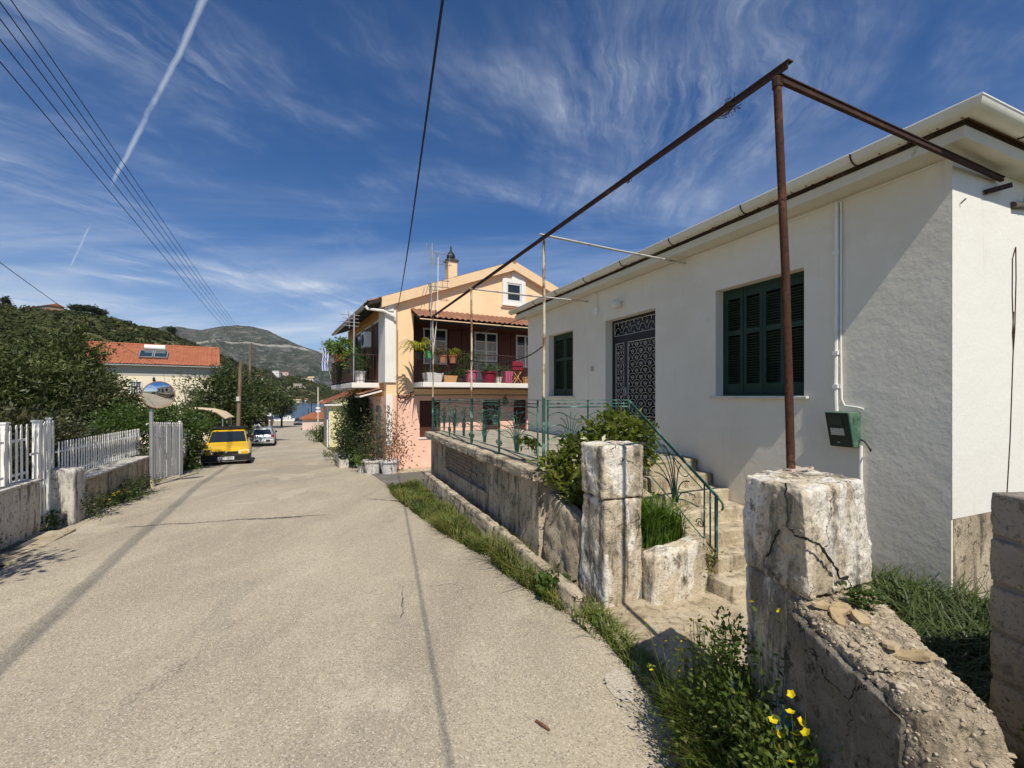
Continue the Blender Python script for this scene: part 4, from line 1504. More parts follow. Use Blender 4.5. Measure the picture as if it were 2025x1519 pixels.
bank_body = [c for c in bank.children if c.name.startswith('wall_body')][0]
bt = bvh_of(bank_body)
rg = np.random.default_rng(5)
k = 0
while k < 110:
    x, y = rg.uniform(1.15, 1.85), rg.uniform(1.0, 2.15)
    hit = bt.ray_cast(Vector((x, y, 0)), Vector((0, 0, -1)))
    if hit[0] is None or hit[0].z < -1.15:
        continue
    o = link('stone', stone_me, None, bank, raw=True)
    s = rg.uniform(.006, .019) * (1.6 if rg.random() < .12 else 1)
    o.location = (x - bank.location.x, y - bank.location.y, hit[0].z - bank.location.z - s * .1)
    o.scale = (s * rg.uniform(.8, 1.5), s, s * rg.uniform(.45, .8))
    o.rotation_euler = (rg.uniform(-.3, .3), rg.uniform(-.3, .3), rg.uniform(0, 6))
    k += 1

# flat stone chips and a leaf lying on the broken wall
M_CHIP = mat('sandstone_chip', (.36, .265, .14), .9, [(9, (.45, .36, .22), .4, .7, 4), (35, (.2, .15, .09), .55, .7, 3)], bump=(40, .6, .004))
chips = [(1.40, 1.91, .062, .034, .4), (1.36, 1.86, .055, .028, 1.3), (1.445, 1.845, .045, .03, 2.2), (1.33, 1.92, .04, .025, .1), (1.47, 1.64, .075, .03, -.5), (1.42, 1.67, .045, .025, .9)]
names = ['tan stone chip wedged under the front corner of the big pillar', 'flat tan stone chip lying in front of the big pillar', 'pointed tan stone chip on the broken wall beside the green tuft',
         'small tan stone chip at the outer edge of the broken wall by the pillar', 'long curled tan stone flake in the hollow of the broken wall', 'short tan flake next to the long curled flake on the broken wall']
for (x, y, a, b, r_), lb in zip(chips, names):
    hit = bt.ray_cast(Vector((x, y, 0)), Vector((0, 0, -1)))
    z = hit[0].z if hit[0] else -.95
    n_ = 7
    ring = [(a * (.75 + .35 * random.random()) * math.cos(2 * math.pi * i / n_), b * (.75 + .35 * random.random()) * math.sin(2 * math.pi * i / n_)) for i in range(n_)]
    mb = MB().hexa([(u, w, 0) for u, w in ring], [(u * .95, w * .95, .012 + .01 * (u > 0)) for u, w in ring])
    o = mb.build('stone_chip', M_CHIP)
    o.location = (x, y, z + .008)
    o.rotation_euler = (random.uniform(-.25, .25), random.uniform(-.25, .25), r_)
    tag(o, lb, 'stone', 'stone chips on the broken wall')

# concrete block wall at the right edge
bw = thing('block_wall', 'dark grey hollow concrete block wall at the right edge of the picture', 'wall', (2.2, 1.5, -2.1))
M_MORTAR = mat('old_mortar', (.20, .18, .15), .95, [(9, (.30, .27, .22), .45, .7, 5)], bump=(40, .8, .02))
ang = math.atan2(-.12, .03)
wd = Vector((.04, -1)).normalized()
bw0 = Vector((2.085, 1.95))
bl_me = [rough_block([(-.197, -.098, -.093), (.197, -.098, -.093), (.197, .098, -.093), (-.197, .098, -.093)], [(-.197, -.098, .093), (.197, -.098, .093), (.197, .098, .093), (-.197, .098, .093)], cuts=14, r=.012, amp=.010, freq=14, seed=60 + i) for i in range(4)]
for q in bl_me:
    q.materials.append(M_BLOCK)
rot = math.atan2(wd.y, wd.x)
side = Vector((-wd.y, wd.x))
for c in range(9):
    zc = -.41 - .1 - c * .2025
    for k in range(4):
        if k == 3 and c % 2 == 0:
            continue
        s0 = (.2 + .405 * k) if c % 2 == 0 else (.405 * k)
        p = bw0 + wd * s0 + side * .1
        if c % 2 == 1 and k == 0:
            p = bw0 + wd * .1 + side * .1
        o = link('block', bl_me[(c + k) % 4], None, bw, raw=True)
        o.location = (p.x - 2.2 + random.uniform(-.004, .004), p.y - 1.5, zc + 2.1)
        o.rotation_euler = (0, 0, rot + random.uniform(-.012, .012))
        if c % 2 == 1 and k == 0:
            o.scale.x = .49
me_b = MB().bar((bw0.x - 2.2 + wd.x * .01 + side.x * .1, bw0.y - 1.5 + wd.y * .01 + side.y * .1, -1.31), (bw0.x - 2.2 + wd.x * 1.3 + side.x * .1, bw0.y - 1.5 + wd.y * 1.3 + side.y * .1, -1.31), .176, 1.78)
me_b.build('mortar', M_MORTAR, bw)
link('wall_return', rough_block([(.10, .30, -2.2), (2.6, .62, -2.2), (2.57, .82, -2.2), (.10, .46, -2.2)], [(.10, .30, -.42), (2.6, .62, -.42), (2.57, .82, -.42), (.10, .46, -.42)], cuts=10, r=.02, amp=.02, freq=5, seed=77), M_BLOCK, bw)

# ================================================================== pergola frame of pipes
pg = thing('pergola_frame', 'bare rusty steel pergola frame with poles and long beam before the white house', 'pergola', HW(-2.45, 3, -2.1), HROT)


def PGL(v):
    d = Vector((v[0], v[1])) - Vector((pg.location.x, pg.location.y))
    return (d.dot(H_U), d.dot(H_D), v[2])


beam_z = 1.985
p1b, p1t = P(1565, 921, 2.50), P(1537, 172, 2.73)
p1b = Vector((1.615, 2.575, -.45))
p1t = Vector(((1537 - CX) / F * 2.73, 2.73, 1.90))
mb = MB().tube([PGL(p1b), PGL(p1b.lerp(p1t, .5) + Vector((.01, 0, 0))), PGL(p1t)], .0235, 10)
mb.build('pole', M_RUST, pg, smooth=True)
mb = MB().lathe([(.029, 0), (.031, .05), (.026, .06)], PGL(p1t - Vector((0, 0, .01))), 10)
mb.build('pole_cap', M_RUSTDARK, pg)
mb = MB().bar(PGL(p1b + Vector((-.05, -.03, .02))), PGL(p1b + Vector((.10, .03, .02))), .03, .02).bar(PGL(p1b + Vector((-.06, .0, .015))), PGL(p1b + Vector((.12, -.01, .035))), .015, .015)
mb.build('pole_wedge', mat('pale_wedge', (.5, .45, .38), .8, [(20, (.2, .1, .06), .5, .6, 4)]), pg)
# long beam: steel angle (two thin flanges)
bs0 = P(1551, 137, 2.70)
bs0.z = beam_z
dirb = Vector((-1.97 - 1.627, 11.08 - 2.73, 0)).normalized()
pole_xy = [Vector((1.627, 2.73)), Vector((.397, 5.59)), Vector((-.746, 8.16)), Vector((-1.97, 11.08))]
b0 = Vector((pole_xy[0].x + .04, pole_xy[0].y - .07, beam_z))
b1 = Vector((pole_xy[3].x - .02, pole_xy[3].y + .05, beam_z - .02))
mb = MB().bar(PGL(b0 + Vector((0, 0, .022))), PGL(b1 + Vector((0, 0, .022))), .046, .008)
mb.bar(PGL(b0 + Vector((-.018, 0, -.004))), PGL(b1 + Vector((-.018, 0, -.004))), .008, .046)
mb.build('beam', M_RUSTDARK, pg)
for k, p in enumerate(pole_xy[1:]):
    zb_ = TZ
    tz = beam_z - .03
    r_ = [.019, .020, .019][k]
    px_ = Vector((p.x, p.y, 0))
    zg = TZ + .92
    mb = MB().tube([PGL((p.x, p.y, zg - .06)), PGL((p.x + .008, p.y, .9)), PGL((p.x, p.y, tz))], r_, 8)
    mb.build('pole', M_POLEPAINT, pg, smooth=True)
    mb = MB().tube([PGL((p.x, p.y, TZ - .02)), PGL((p.x, p.y, zg - .05))], r_ * 1.12, 8)
    mb.build('pole_base', M_GREENMETAL, pg, smooth=True)
M_GREYPIPE = mat('pale_pipe', (.50, .48, .43), .55, [(5, (.28, .20, .14), .52, .66, 5)], metal=.2)
ends = [Vector((2.60, 6.665, 1.985)), Vector((1.56, 9.12, 1.93))]
for k, e in enumerate(ends):
    p = pole_xy[k + 1]
    d = (Vector((e.x, e.y)) - p).normalized()
    a = Vector((p.x - d.x * .06, p.y - d.y * .06, beam_z + (.035 if k == 0 else -.02)))
    mb = MB().tube([PGL(a), PGL((a + e) / 2 + Vector((0, 0, -.008))), PGL(e)], .016, 8)
    mb.build('cross_bar', M_GREYPIPE, pg, smooth=True)
e0 = HW(.74, -.05, 1.975)
mb = MB().bar(PGL((pole_xy[0].x, pole_xy[0].y, beam_z - .040)), PGL(e0), .026, .032).bar(PGL((pole_xy[0].x, pole_xy[0].y, beam_z - .018)), PGL(e0 + Vector((0, 0, .019))), .042, .007)
mb.build('cross_bar', M_RUSTDARK, pg)
# dried vine tendrils caught on the beam
for c, n_, s in ((.085, 9, .05), (.30, 4, .03)):
    mb = MB()
    cen = b0.lerp(b1, c * .55)
    for i in range(n_):
        q = [cen + Vector((random.uniform(-s, s), random.uniform(-s * 2.2, s * 2.2), random.uniform(-s, s))) for _ in range(5)]
        mb.tube([PGL(v) for v in q], .0022, 4, caps=False)
    mb.build('dry_tendril', M_RUSTDARK, pg)

# ================================================================== green railings
rl = thing('terrace_railing', 'flaking green wrought iron railing with fanned reed ornaments along the terrace edge', 'railing', HW(-2.5, 6, TZ), HROT)
RZ0, RZ1 = TZ + .10, TZ + .84


def curve_pts(p0, p1, p2, n=8):
    return [Vector(p0) * (1 - t) ** 2 + Vector(p1) * 2 * t * (1 - t) + Vector(p2) * t * t for t in np.linspace(0, 1, n)]


def spray(mb, f, u, z0, h, w, n=5, r=.0058):
    """reeds fanning from a base point; f(u,z) places a point in the railing plane"""
    for s in (-1, 1):
        for i in range(n):
            k = (i + 1) / n
            top = (u + s * w * (.22 + .76 * k), z0 + h * (1 - .62 * k ** 1.3))
            ctl = (u + s * w * .16 * k, z0 + h * (.95 - .38 * k))
            mb.tube(curve_pts(f(u + s * .012 * (i + 1), z0), f(*ctl), f(*top)), r, 5, caps=False)
    mb.tube([f(u - .035, z0), f(u, z0 + .02), f(u + .035, z0)], r * 1.5, 5)
    mb.tube([f(u, z0), f(u, z0 + h * .95)], r, 5)


def scroll(mb, f, u, z, r0, s=1):
    pts = [f(u + s * r0 * (1 - a / 12) * math.cos(a), z + r0 * (1 - a / 12) * math.sin(a)) for a in np.linspace(0, 10, 18)]
    mb.tube(pts, .006, 5, caps=False)


def rail_bay(parent, f, u0, u1, z0, z1, sprays):
    mb = MB()
    for uu in sprays:
        spray(mb, f, uu, z0 + .02, (z1 - z0) * .82, (u1 - u0) / len(sprays) * .5)
    mb.build('reed_ornament', M_GREENMETAL, parent, smooth=True)
    mb = MB()
    mb.tube([f(u0, z0), f(u1, z0)], .008, 5).tube([f(u0, z1 - .085), f(u1, z1 - .085)], .009, 5)
    for dz in (.20, .36, .5):
        seg = [f(u0 + (u1 - u0) * t, z1 - dz + .05 * math.sin(t * math.pi * 2 * len(sprays))) for t in np.linspace(0, 1, 18)]
        mb.tube(seg, .0055, 4, caps=False)
    mb.build('rail', M_GREENMETAL, parent, smooth=True)
    # twisted top rod with beads
    mb = MB()
    for k in range(int((u1 - u0) / .10)):
        a = u0 + .05 + k * .10
        mb.tube([f(a - .032, z1 - .042), f(a, z1 - .042), f(a + .032, z1 - .042)], [.004, .011, .004], 5)
    mb.tube([f(u0, z1 - .042), f(u1, z1 - .042)], .004, 4)
    mb.build('beaded_rod', M_GREENMETAL, parent)
    for uu, s_ in ((u0 + .06, 1), (u1 - .06, -1)):
        mb = MB()
        scroll(mb, f, uu, z0 + .07, .05, s_)
        mb.build('scroll', M_GREENMETAL, parent)


def rf_long(u, z):      # along the road edge: u is house-local y
    return (0.0, u - 6, z)


poles_u = [2.93, 5.74, 8.91]
for i in range(2):
    a, b = poles_u[i], poles_u[i + 1]
    mid = (a + b) / 2
    for (q0, q1) in ((a + .05, mid - .02), (mid + .02, b - .05)):
        rail_bay(rl, rf_long, q0, q1, RZ0, RZ1, [(q0 + q1) / 2] if (q1 - q0) < 1.45 else [q0 + (q1 - q0) * .3, q0 + (q1 - q0) * .75])
    for uu in (a + .05, mid - .02, mid + .02, b - .05):
        MB().bar(rf_long(uu, TZ + .01), rf_long(uu, RZ1), .016, .016, (1, 0, 0)).build('post', M_GREENMETAL, rl)
MB().bar(rf_long(2.9, RZ1 + .006), rf_long(9.0, RZ1 + .006), .03, .008).build('top_rail', M_GREENMETAL, rl)
MB().bar((0, 8.95 - 6, TZ), (0, 8.95 - 6, RZ1), .05, .05, (1, 0, 0)).build('post', M_GREENMETAL, rl)


def rf_side(u, z):      # across the terrace end: u is house-local x
    return (u + 2.5, 2.93 - 6, z)


rail_bay(rl, rf_side, -2.38, -1.80, RZ0, RZ1, [-2.05])
rail_bay(rl, rf_side, -1.78, -1.16, RZ0, RZ1, [-1.47])
for uu in (-2.38, -1.79, -1.14):
    MB().bar(rf_side(uu, TZ), rf_side(uu, RZ1), .018, .018, (0, 1, 0)).build('post', M_GREENMETAL, rl)
MB().bar(rf_side(-2.44, RZ1 + .004), rf_side(-1.12, RZ1 + .004), .03, .008).build('top_rail', M_GREENMETAL, rl)
# far end return to the house
rf_end = lambda u, z: (u + 2.5, 9.0 - 6, z)
rail_bay(rl, rf_end, -2.42, -.05, RZ0, RZ1, [-1.9, -.8])
for ch in rl.children:
    ch.location.z = -rl['zb']

sr = thing('stair_railing', 'flaking green wrought iron handrail with fan ornament sloping down beside the steps', 'railing', HW(-1.15, 2.1, -1.6), HROT)


def SF(u, z):           # u is house-local y
    return (0.0, u - 2.1, z)


ytop, ybot, ztop, zbot = 2.93, 1.42, RZ1, -1.07
sl = (ztop - zbot) / (ytop - ybot)
zr = lambda u: zbot + sl * (u - ybot)
mb = MB().bar(SF(ytop, ztop), SF(ybot, zbot), .032, .014, (1, 0, 0))
mb.tube([SF(ybot, zbot), SF(ybot - .06, zbot - .05), SF(ybot - .07, zbot - .10), SF(ybot - .05, zbot - .12)], .012, 6)
mb.build('top_rail', M_GREENMETAL, sr)
MB().bar(SF(ybot + .02, zbot), SF(ybot + .02, -1.75), .026, .026, (1, 0, 0)).build('post', M_GREENMETAL, sr)
for uu in (ybot + .10, ybot + .18):
    MB().bar(SF(uu, zr(uu)), SF(uu, zr(uu) - .62), .013, .013, (1, 0, 0)).build('post', M_GREENMETAL, sr)
mb = MB()
mb.tube([SF(ytop, zr(ytop) - .66), SF(ybot + .02, zr(ybot) - .60)], .008, 5)
mb.tube([SF(ytop, zr(ytop) - .09), SF(ybot + .2, zr(ybot + .2) - .09)], .007, 5)
mb.build('rail', M_GREENMETAL, sr)
mb = MB()
cu = ybot + .62
cz = zr(cu) - .60
for i, (du, dz) in enumerate([(-.30, .14), (-.22, .28), (-.10, .45), (.05, .56), (.20, .66), (.38, .72), (.55, .62), (.66, .50), (.36, .30), (-.36, .02)]):
    mb.tube(curve_pts(SF(cu + .01 * i - .04, cz), SF(cu + du * .15, cz + dz * .75 + .08), SF(cu + du, min(cz + dz, zr(cu + du) - .02))), .0075, 5, caps=False)
scroll(mb, SF, ybot + .24, zr(ybot + .24) - .50, .06, 1)
for i, (a, b) in enumerate([(.25, .5), (.55, .8), (.85, 1.1)]):
    mb.tube(curve_pts(SF(ybot + .15 + a, zr(ybot + .15 + a) - .09), SF(ybot + .15 + (a + b) / 2, zr(ybot + .15 + (a + b) / 2) - .30), SF(ybot + .15 + b, zr(ybot + .15 + b) - .09)), .006, 4, caps=False)
mb.build('reed_ornament', M_GREENMETAL, sr, smooth=True)
for ch in sr.children:
    ch.location.z = -sr['zb']


# ================================================================== pink house across the alley
PROT = R(29)
PC = Vector((-4.07, 14.4))
P_U = Vector((math.cos(PROT), math.sin(PROT)))
P_D = Vector((-math.sin(PROT), math.cos(PROT)))


def PW(x, y, z=0.0):
    p = PC + P_U * x + P_D * y
    return Vector((p.x, p.y, z))


ph = thing('pink_house', 'two storey peach and pink house with tiled roof and flower balconies', 'house', (PC.x, PC.y, -2.5), PROT)
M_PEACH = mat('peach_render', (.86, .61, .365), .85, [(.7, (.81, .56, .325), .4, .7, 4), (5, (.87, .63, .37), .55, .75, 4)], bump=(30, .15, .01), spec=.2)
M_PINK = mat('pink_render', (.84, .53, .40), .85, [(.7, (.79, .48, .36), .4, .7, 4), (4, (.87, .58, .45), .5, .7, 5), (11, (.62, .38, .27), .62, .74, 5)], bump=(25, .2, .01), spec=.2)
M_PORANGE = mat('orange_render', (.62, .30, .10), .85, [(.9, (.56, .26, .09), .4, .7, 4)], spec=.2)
M_PWHITE = mat('pilaster_white', (.76, .73, .66), .85, [(2, (.68, .65, .58), .45, .75, 5)], bump=(25, .15, .01))
M_TRIM = mat('gable_trim', (.76, .55, .34), .85, [(2, (.70, .49, .29), .4, .7, 5), (14, (.24, .18, .12), .66, .76, 5)], bump=(30, .25, .01))
M_BROWN = mat('brown_shutter', (.085, .028, .018), .6, [(6, (.06, .02, .014), .45, .7, 4)])
M_BROWNL = mat('brown_door', (.16, .065, .045), .6, [(6, (.12, .05, .035), .45, .7, 4)])
M_WINDARK = mat('window_glass_dark', (.02, .024, .028), .08, spec=.6)
M_CURTAIN = mat('net_curtain', (.36, .36, .35), .9, [(30, (.24, .24, .24), .45, .6, 2, (1, 1, .05))])
M_WFRAME = mat('white_window_frame', (.62, .62, .59), .5)
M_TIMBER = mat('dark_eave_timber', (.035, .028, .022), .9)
PE = 9.30        # facade width
PDEP = 7.6
ZF = -2.7
SLAB = .44
LOG = (.90, 7.6, SLAB - .2, 2.80)


def peave(x):     # roof underside height over the facade
    return 3.02 + .381 * (min(x, PE - x) + 0.0)


# facade: lower storey, upper storey with loggia opening, gable
def facade_box(name, x0, x1, z0, z1, m_, y0=0.0, y1=.3):
    return MB().box(x0, x1, y0, y1, z0, z1).build(name, m_, ph)


doors_low = [(1.11, 1.85, -2.45 + 1.05, -.16), (3.45, 4.12, -1.45, -.16), (4.72, 5.3, -1.45, -.16)]
mb = MB()
cur = 0.0
for a0, a1, b0, b1 in doors_low:
    mb.box(cur, a0, 0, .3, ZF, -.02)
    mb.box(a0, a1, 0, .3, ZF, b0)
    mb.box(a0, a1, 0, .3, b1, -.02)
    cur = a1
mb.box(cur, PE, 0, .3, ZF, -.02)
mb.build('lower_wall', M_PINK, ph)
for a0, a1, b0, b1 in doors_low:
    MB().box(a0, a1, .10, .14, b0, b1).build('shutter', M_BROWN, ph)
    MB().box(a0 - .04, a1 + .04, -.03, .099, b0 - .05, b0 - .002).build('window_sill', M_PWHITE, ph)
mb = MB().box(0, LOG[0], 0, .3, -.018, 2.9).box(LOG[1], PE, 0, .3, -.018, 2.9).box(LOG[0], LOG[1], 0, .3, 2.8, 2.9).box(LOG[0], LOG[1], 0, .3, -.018, SLAB - .2)
mb.build('upper_wall', M_PEACH, ph)
poly = [(0, 2.902), (PE, 2.902), (PE, peave(PE)), (PE / 2, peave(PE / 2)), (0, peave(0))]
MB().prism(poly, .0, .3, 'y').build('gable_wall', M_PEACH, ph)
# loggia recess
mb = MB().box(LOG[0], LOG[1], 1.0, 1.15, SLAB, 2.8)
mb.build('loggia_wall', mat('loggia_shade_brown', (.15, .055, .035), .8, [(2, (.12, .045, .03), .4, .7, 4)]), ph)  # shade of the recess put into this brown along with the shutter tone
MB().box(LOG[0] - .12, LOG[0], .3, 1.0, SLAB, 2.8).build('loggia_side', M_BROWN, ph)  # brown stands in for the shading on this side of the recess
MB().box(LOG[1], LOG[1] + .12, .3, 1.0, SLAB, 2.8).build('loggia_side', M_PEACH, ph)
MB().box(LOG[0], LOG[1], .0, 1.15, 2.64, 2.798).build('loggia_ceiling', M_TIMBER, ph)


def glazed(name, x0, x1, z0, z1, y, nx, nz, panel=0.0, out=-1):
    """white framed casement or glazed door: frame, panes with bars"""
    fr = MB()
    w = .055
    fr.box(x0, x0 + w, y - .05, y, z0, z1).box(x1 - w, x1, y - .05, y, z0, z1).box(x0 + w, x1 - w, y - .05, y, z1 - w, z1).box(x0 + w, x1 - w, y - .05, y, z0, z0 + w)
    o = fr.build(name, M_WFRAME, ph)
    zlo = z0 + panel
    if panel:
        MB().box(x0 + w, x1 - w, y - .04, y - .01, z0 + w, zlo).build('panel', mat('grey_door_panel', (.36, .37, .38), .6), o, raw=True)
    mb = MB()
    for i in range(1, nx):
        xx = x0 + (x1 - x0) * i / nx
        mb.box(xx - .035, xx + .035, y - .047, y - .003, z0 + w, z1 - w)
    for k in range(1, nz):
        zz = zlo + (z1 - zlo) * k / nz
        for i in range(nx):
            a = x0 + (x1 - x0) * i / nx + (.055 if i == 0 else .035)
            b = x0 + (x1 - x0) * (i + 1) / nx - (.055 if i == nx - 1 else .035)
            mb.box(a, b, y - .04, y - .006, zz - .016, zz + .016)
    mb.build('glazing_bar', M_WFRAME, o, raw=True)
    for i in range(nx):
        for k in range(nz):
            a = x0 + (x1 - x0) * i / nx + .02
            b = x0 + (x1 - x0) * (i + 1) / nx - .02
            c = zlo + (z1 - zlo) * k / nz
            d = zlo + (z1 - zlo) * (k + 1) / nz
            MB().box(a, b, y - .022, y - .016, c, d).build('pane', M_CURTAIN if k < nz - 1 else M_WINDARK, o, raw=True)
    return o


glazed('window', 1.54, 2.44, 1.15, 2.45, 1.0, 2, 3)
glazed('balcony_door', 3.55, 4.53, SLAB + .02, 2.45, 1.0, 2, 4, .55)
glazed('window', 5.37, 6.25, 1.15, 2.45, 1.0, 2, 3)
for a, b, z0_ in ((.98, 1.5, 1.15), (2.5, 3.0, 1.15), (3.02, 3.5, SLAB + .02), (4.58, 5.1, SLAB + .02), (5.12, 5.34, 1.15), (6.3, 6.8, 1.15)):
    MB().box(a, b, .93, .97, z0_, 2.45).build('shutter', M_BROWN, ph)
# attic window with white surround
glazed('window', 4.40, 5.02, 3.52, 4.20, -.005, 1, 1)
for ob in ph.children[-1].children:
    if ob.name.startswith('pane'):
        ob.data.materials[0] = M_WINDARK
mb = MB().box(4.22, 4.395, -.075, -.002, 3.40, 4.36).box(5.025, 5.2, -.075, -.002, 3.40, 4.36).box(4.395, 5.025, -.075, -.002, 4.205, 4.36).box(4.395, 5.025, -.075, -.002, 3.40, 3.515)
mb.build('window_surround', M_PWHITE, ph)
MB().box(4.16, 5.26, -.11, -.078, 3.34, 3.398).build('window_sill', M_PWHITE, ph)
MB().box(4.62, 5.3, -.05, -.002, 4.362, 4.62).build('gable_patch', M_PWHITE, ph)

# side wall to the street, pilaster and other walls
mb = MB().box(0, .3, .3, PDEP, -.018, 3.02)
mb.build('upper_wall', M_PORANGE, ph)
MB().box(0, .3, .3, PDEP, ZF, -.02).build('lower_wall', M_PINK, ph)
MB().box(PE - .3, PE, .3, PDEP, ZF, 3.0).box(.3, PE - .3, PDEP - .3, PDEP, ZF, 3.0).build('wall', M_PEACH, ph)
mb = MB().box(-.05, .30, -.06, .85, SLAB, 3.02)
mb.build('pilaster', M_PWHITE, ph)
MB().box(-.012, .20, -.03, -.001, -1.6, .05).build('patched_plaster', M_PWHITE, ph)
mb = MB().box(0.02, .22, -.10, -.062, 2.75, 3.0)
mb.build('meter_cabinet', M_PWHITE, ph)

# roof
ov = .58
xl_, xr_ = -ov, PE + ov
zr_ = peave(PE / 2) + .16
ze = zr_ - .381 * (PE / 2 + ov)
y0_, y1_ = -.18, PDEP + .25
for s, xa in ((1, xl_), (-1, xr_)):
    xm = PE / 2
    mb = MB().hexa([(xa, y0_, ze - .10), (xm, y0_, zr_ - .10), (xm, y1_, zr_ - .10), (xa, y1_, ze - .10)] if s > 0 else [(xm, y0_, zr_ - .10), (xa, y0_, ze - .10), (xa, y1_, ze - .10), (xm, y1_, zr_ - .10)],
                   [(xa, y0_, ze), (xm, y0_, zr_), (xm, y1_, zr_), (xa, y1_, ze)] if s > 0 else [(xm, y0_, zr_), (xa, y0_, ze), (xa, y1_, ze), (xm, y1_, zr_)])
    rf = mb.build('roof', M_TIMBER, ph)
    ts = tile_sheet('roof_tiles', ph, (xa, y0_ + .05, ze + .01), (0, y1_ - y0_ - .1, 0), (xm - xa, 0, zr_ - ze), 34, 16, M_OLDTILE, .05)
mb = MB().tube([(PE / 2, y0_ - .02, zr_ + .03), (PE / 2, y1_, zr_ + .03)], .10, 8)
mb.build('roof_ridge', M_OLDTILE, ph)
# rake trim band on the facade
for (xa, xb) in ((-.18, PE / 2), (PE + .18, PE / 2)):
    za, zb2 = peave(0) - .381 * .18, peave(PE / 2)
    poly = [(xa, za - .13), (xb, zb2 - .13), (xb, zb2 + .20), (xa, za + .20)]
    MB().prism(poly, -.20, -.005, 'y').build('rake_trim', M_TRIM, ph)
# street-side gutter and downpipe
prof = gutter_profile(.07)
mb = MB()
ringv = [(xl_ - .05 + a, ze - .06 + b) for a, b in prof] + [(xl_ - .05 + a * .9, ze - .06 + b * .9) for a, b in reversed(prof)]
mb.prism(ringv, y0_ + .35, y1_ + .05, 'y')
mb.build('gutter', M_GREYMETAL, ph, smooth=True)
MB().tube([(xl_ - .05, .02, ze - .12), (xl_ - .02, -.02, ze - .2), (-.12, -.14, 2.72), (.24, -.14, 2.56), (.26, -.10, 2.45)], .045, 8).build('downpipe', M_PWHITE, ph, smooth=True)
M_PIPEP = mat('peach_pipe', (.55, .30, .18), .7)
mb = MB().tube([(.33, -.05, 2.9), (.33, -.05, 1.2), (.34, -.05, .2), (.36, -.06, .05), (.5, -.05, .02), (.9, -.05, .02)], .022, 6)
mb.build('wall_pipe', M_PIPEP, ph)
MB().tube([(.33, -.05, 0.0), (.33, -.05, -2.4)], .014, 6).build('wall_pipe', M_PIPEP, ph)
mb = MB().tube([(.40, -.06, .10), (.36, -.08, -.02), (.45, -.09, -.10), (.62, -.09, -.04), (.72, -.08, .08), (.90, -.06, .14)], .018, 5)
mb.tube([(.5, -.08, -.06), (.66, -.1, -.14), (.76, -.1, -.02), (.78, -.08, .1)], .014, 5)
mb.tube([(.4, -.04, .02), (3.0, -.04, .04), (7.4, -.04, .02)], .012, 4)
mb.build('cable', M_BLACK, ph)
MB().box(.50, .62, -.04, -.002, .22, .95).build('cable_cover', M_PEACH, ph)

# front balcony slab
MB().box(.88, 7.7, -.92, 1.0, SLAB - .16, SLAB).build('balcony_slab', M_PWHITE, ph, bevel=.015)
MB().box(LOG[0], LOG[1], .0, .02, -.6, -.02)
# awning roof on brackets
tile_sheet('awning_tiles', ph, (.80, -.98, 2.47), (7.0, 0, 0), (0, 1.0, .43), 36, 4, M_OLDTILE, .045)
mb = MB().hexa([(.82, -.95, 2.40), (7.78, -.95, 2.40), (7.78, 0, 2.78), (.82, 0, 2.78)], [(.82, -.95, 2.455), (7.78, -.95, 2.455), (7.78, 0, 2.84), (.82, 0, 2.84)])
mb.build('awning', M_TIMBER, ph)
MB().bar((.82, -.93, 2.43), (7.78, -.93, 2.43), .05, .03).build('awning_beam', M_TRIM, ph)
# balcony rails: thin dark iron with scrolls
M_IRON = mat('balcony_iron', (.06, .035, .028), .6)


def iron_rail(name, pts, z0, z1, step=.11):
    o = MB()
    for a, b in zip(pts, pts[1:]):
        a, b = Vector(a), Vector(b)
        d = b - a
        o.tube([(a.x, a.y, z1), (b.x, b.y, z1)], .016, 5).tube([(a.x, a.y, z0 + .08), (b.x, b.y, z0 + .08)], .010, 4)
    rail = o.build(name, M_IRON, ph)
    mb = MB()
    sc = MB()
    for a, b in zip(pts, pts[1:]):
        a, b = Vector(a), Vector(b)
        n_ = max(1, int((b - a).length / step))
        for i in range(n_ + 1):
            q = a.lerp(b, i / n_)
            mb.tube([(q.x, q.y, z0), (q.x, q.y, z1)], .007, 4)
        dd = (b - a).normalized()
        k = .8
        while k < (b - a).length - .3:
            for s in (-1, 1):
                pts2 = []
                for t in np.linspace(0, 9, 14):
                    rr = .085 * (1 - t / 12)
                    q = a + dd * (k + s * .10 + s * rr * math.cos(t))
                    pts2.append((q.x, q.y, (z0 + z1) / 2 + .05 + rr * math.sin(t)))
                sc.tube(pts2, .007, 4, caps=False)
            k += 1.1
    tag(mb.build('baluster', M_IRON, rail, raw=True), kind='stuff')
    if sc.v:
        tag(sc.build('scroll', M_IRON, rail, raw=True), kind='stuff')
    return rail


iron_rail('balcony_rail', [(.92, 0), (.92, -.88), (7.66, -.88), (7.66, 0)], SLAB, SLAB + .95)
# street balcony
SB0, SB1, SBW = .86, 6.1, .92
MB().box(-SBW, -.002, SB0, SB1, SLAB - .17, SLAB).build('balcony_slab', M_PWHITE, ph, bevel=.015)
iron_rail('balcony_rail', [(0, SB0 + .03), (-SBW + .03, SB0 + .03), (-SBW + .03, SB1 - .03), (0, SB1 - .03)], SLAB, SLAB + .95)
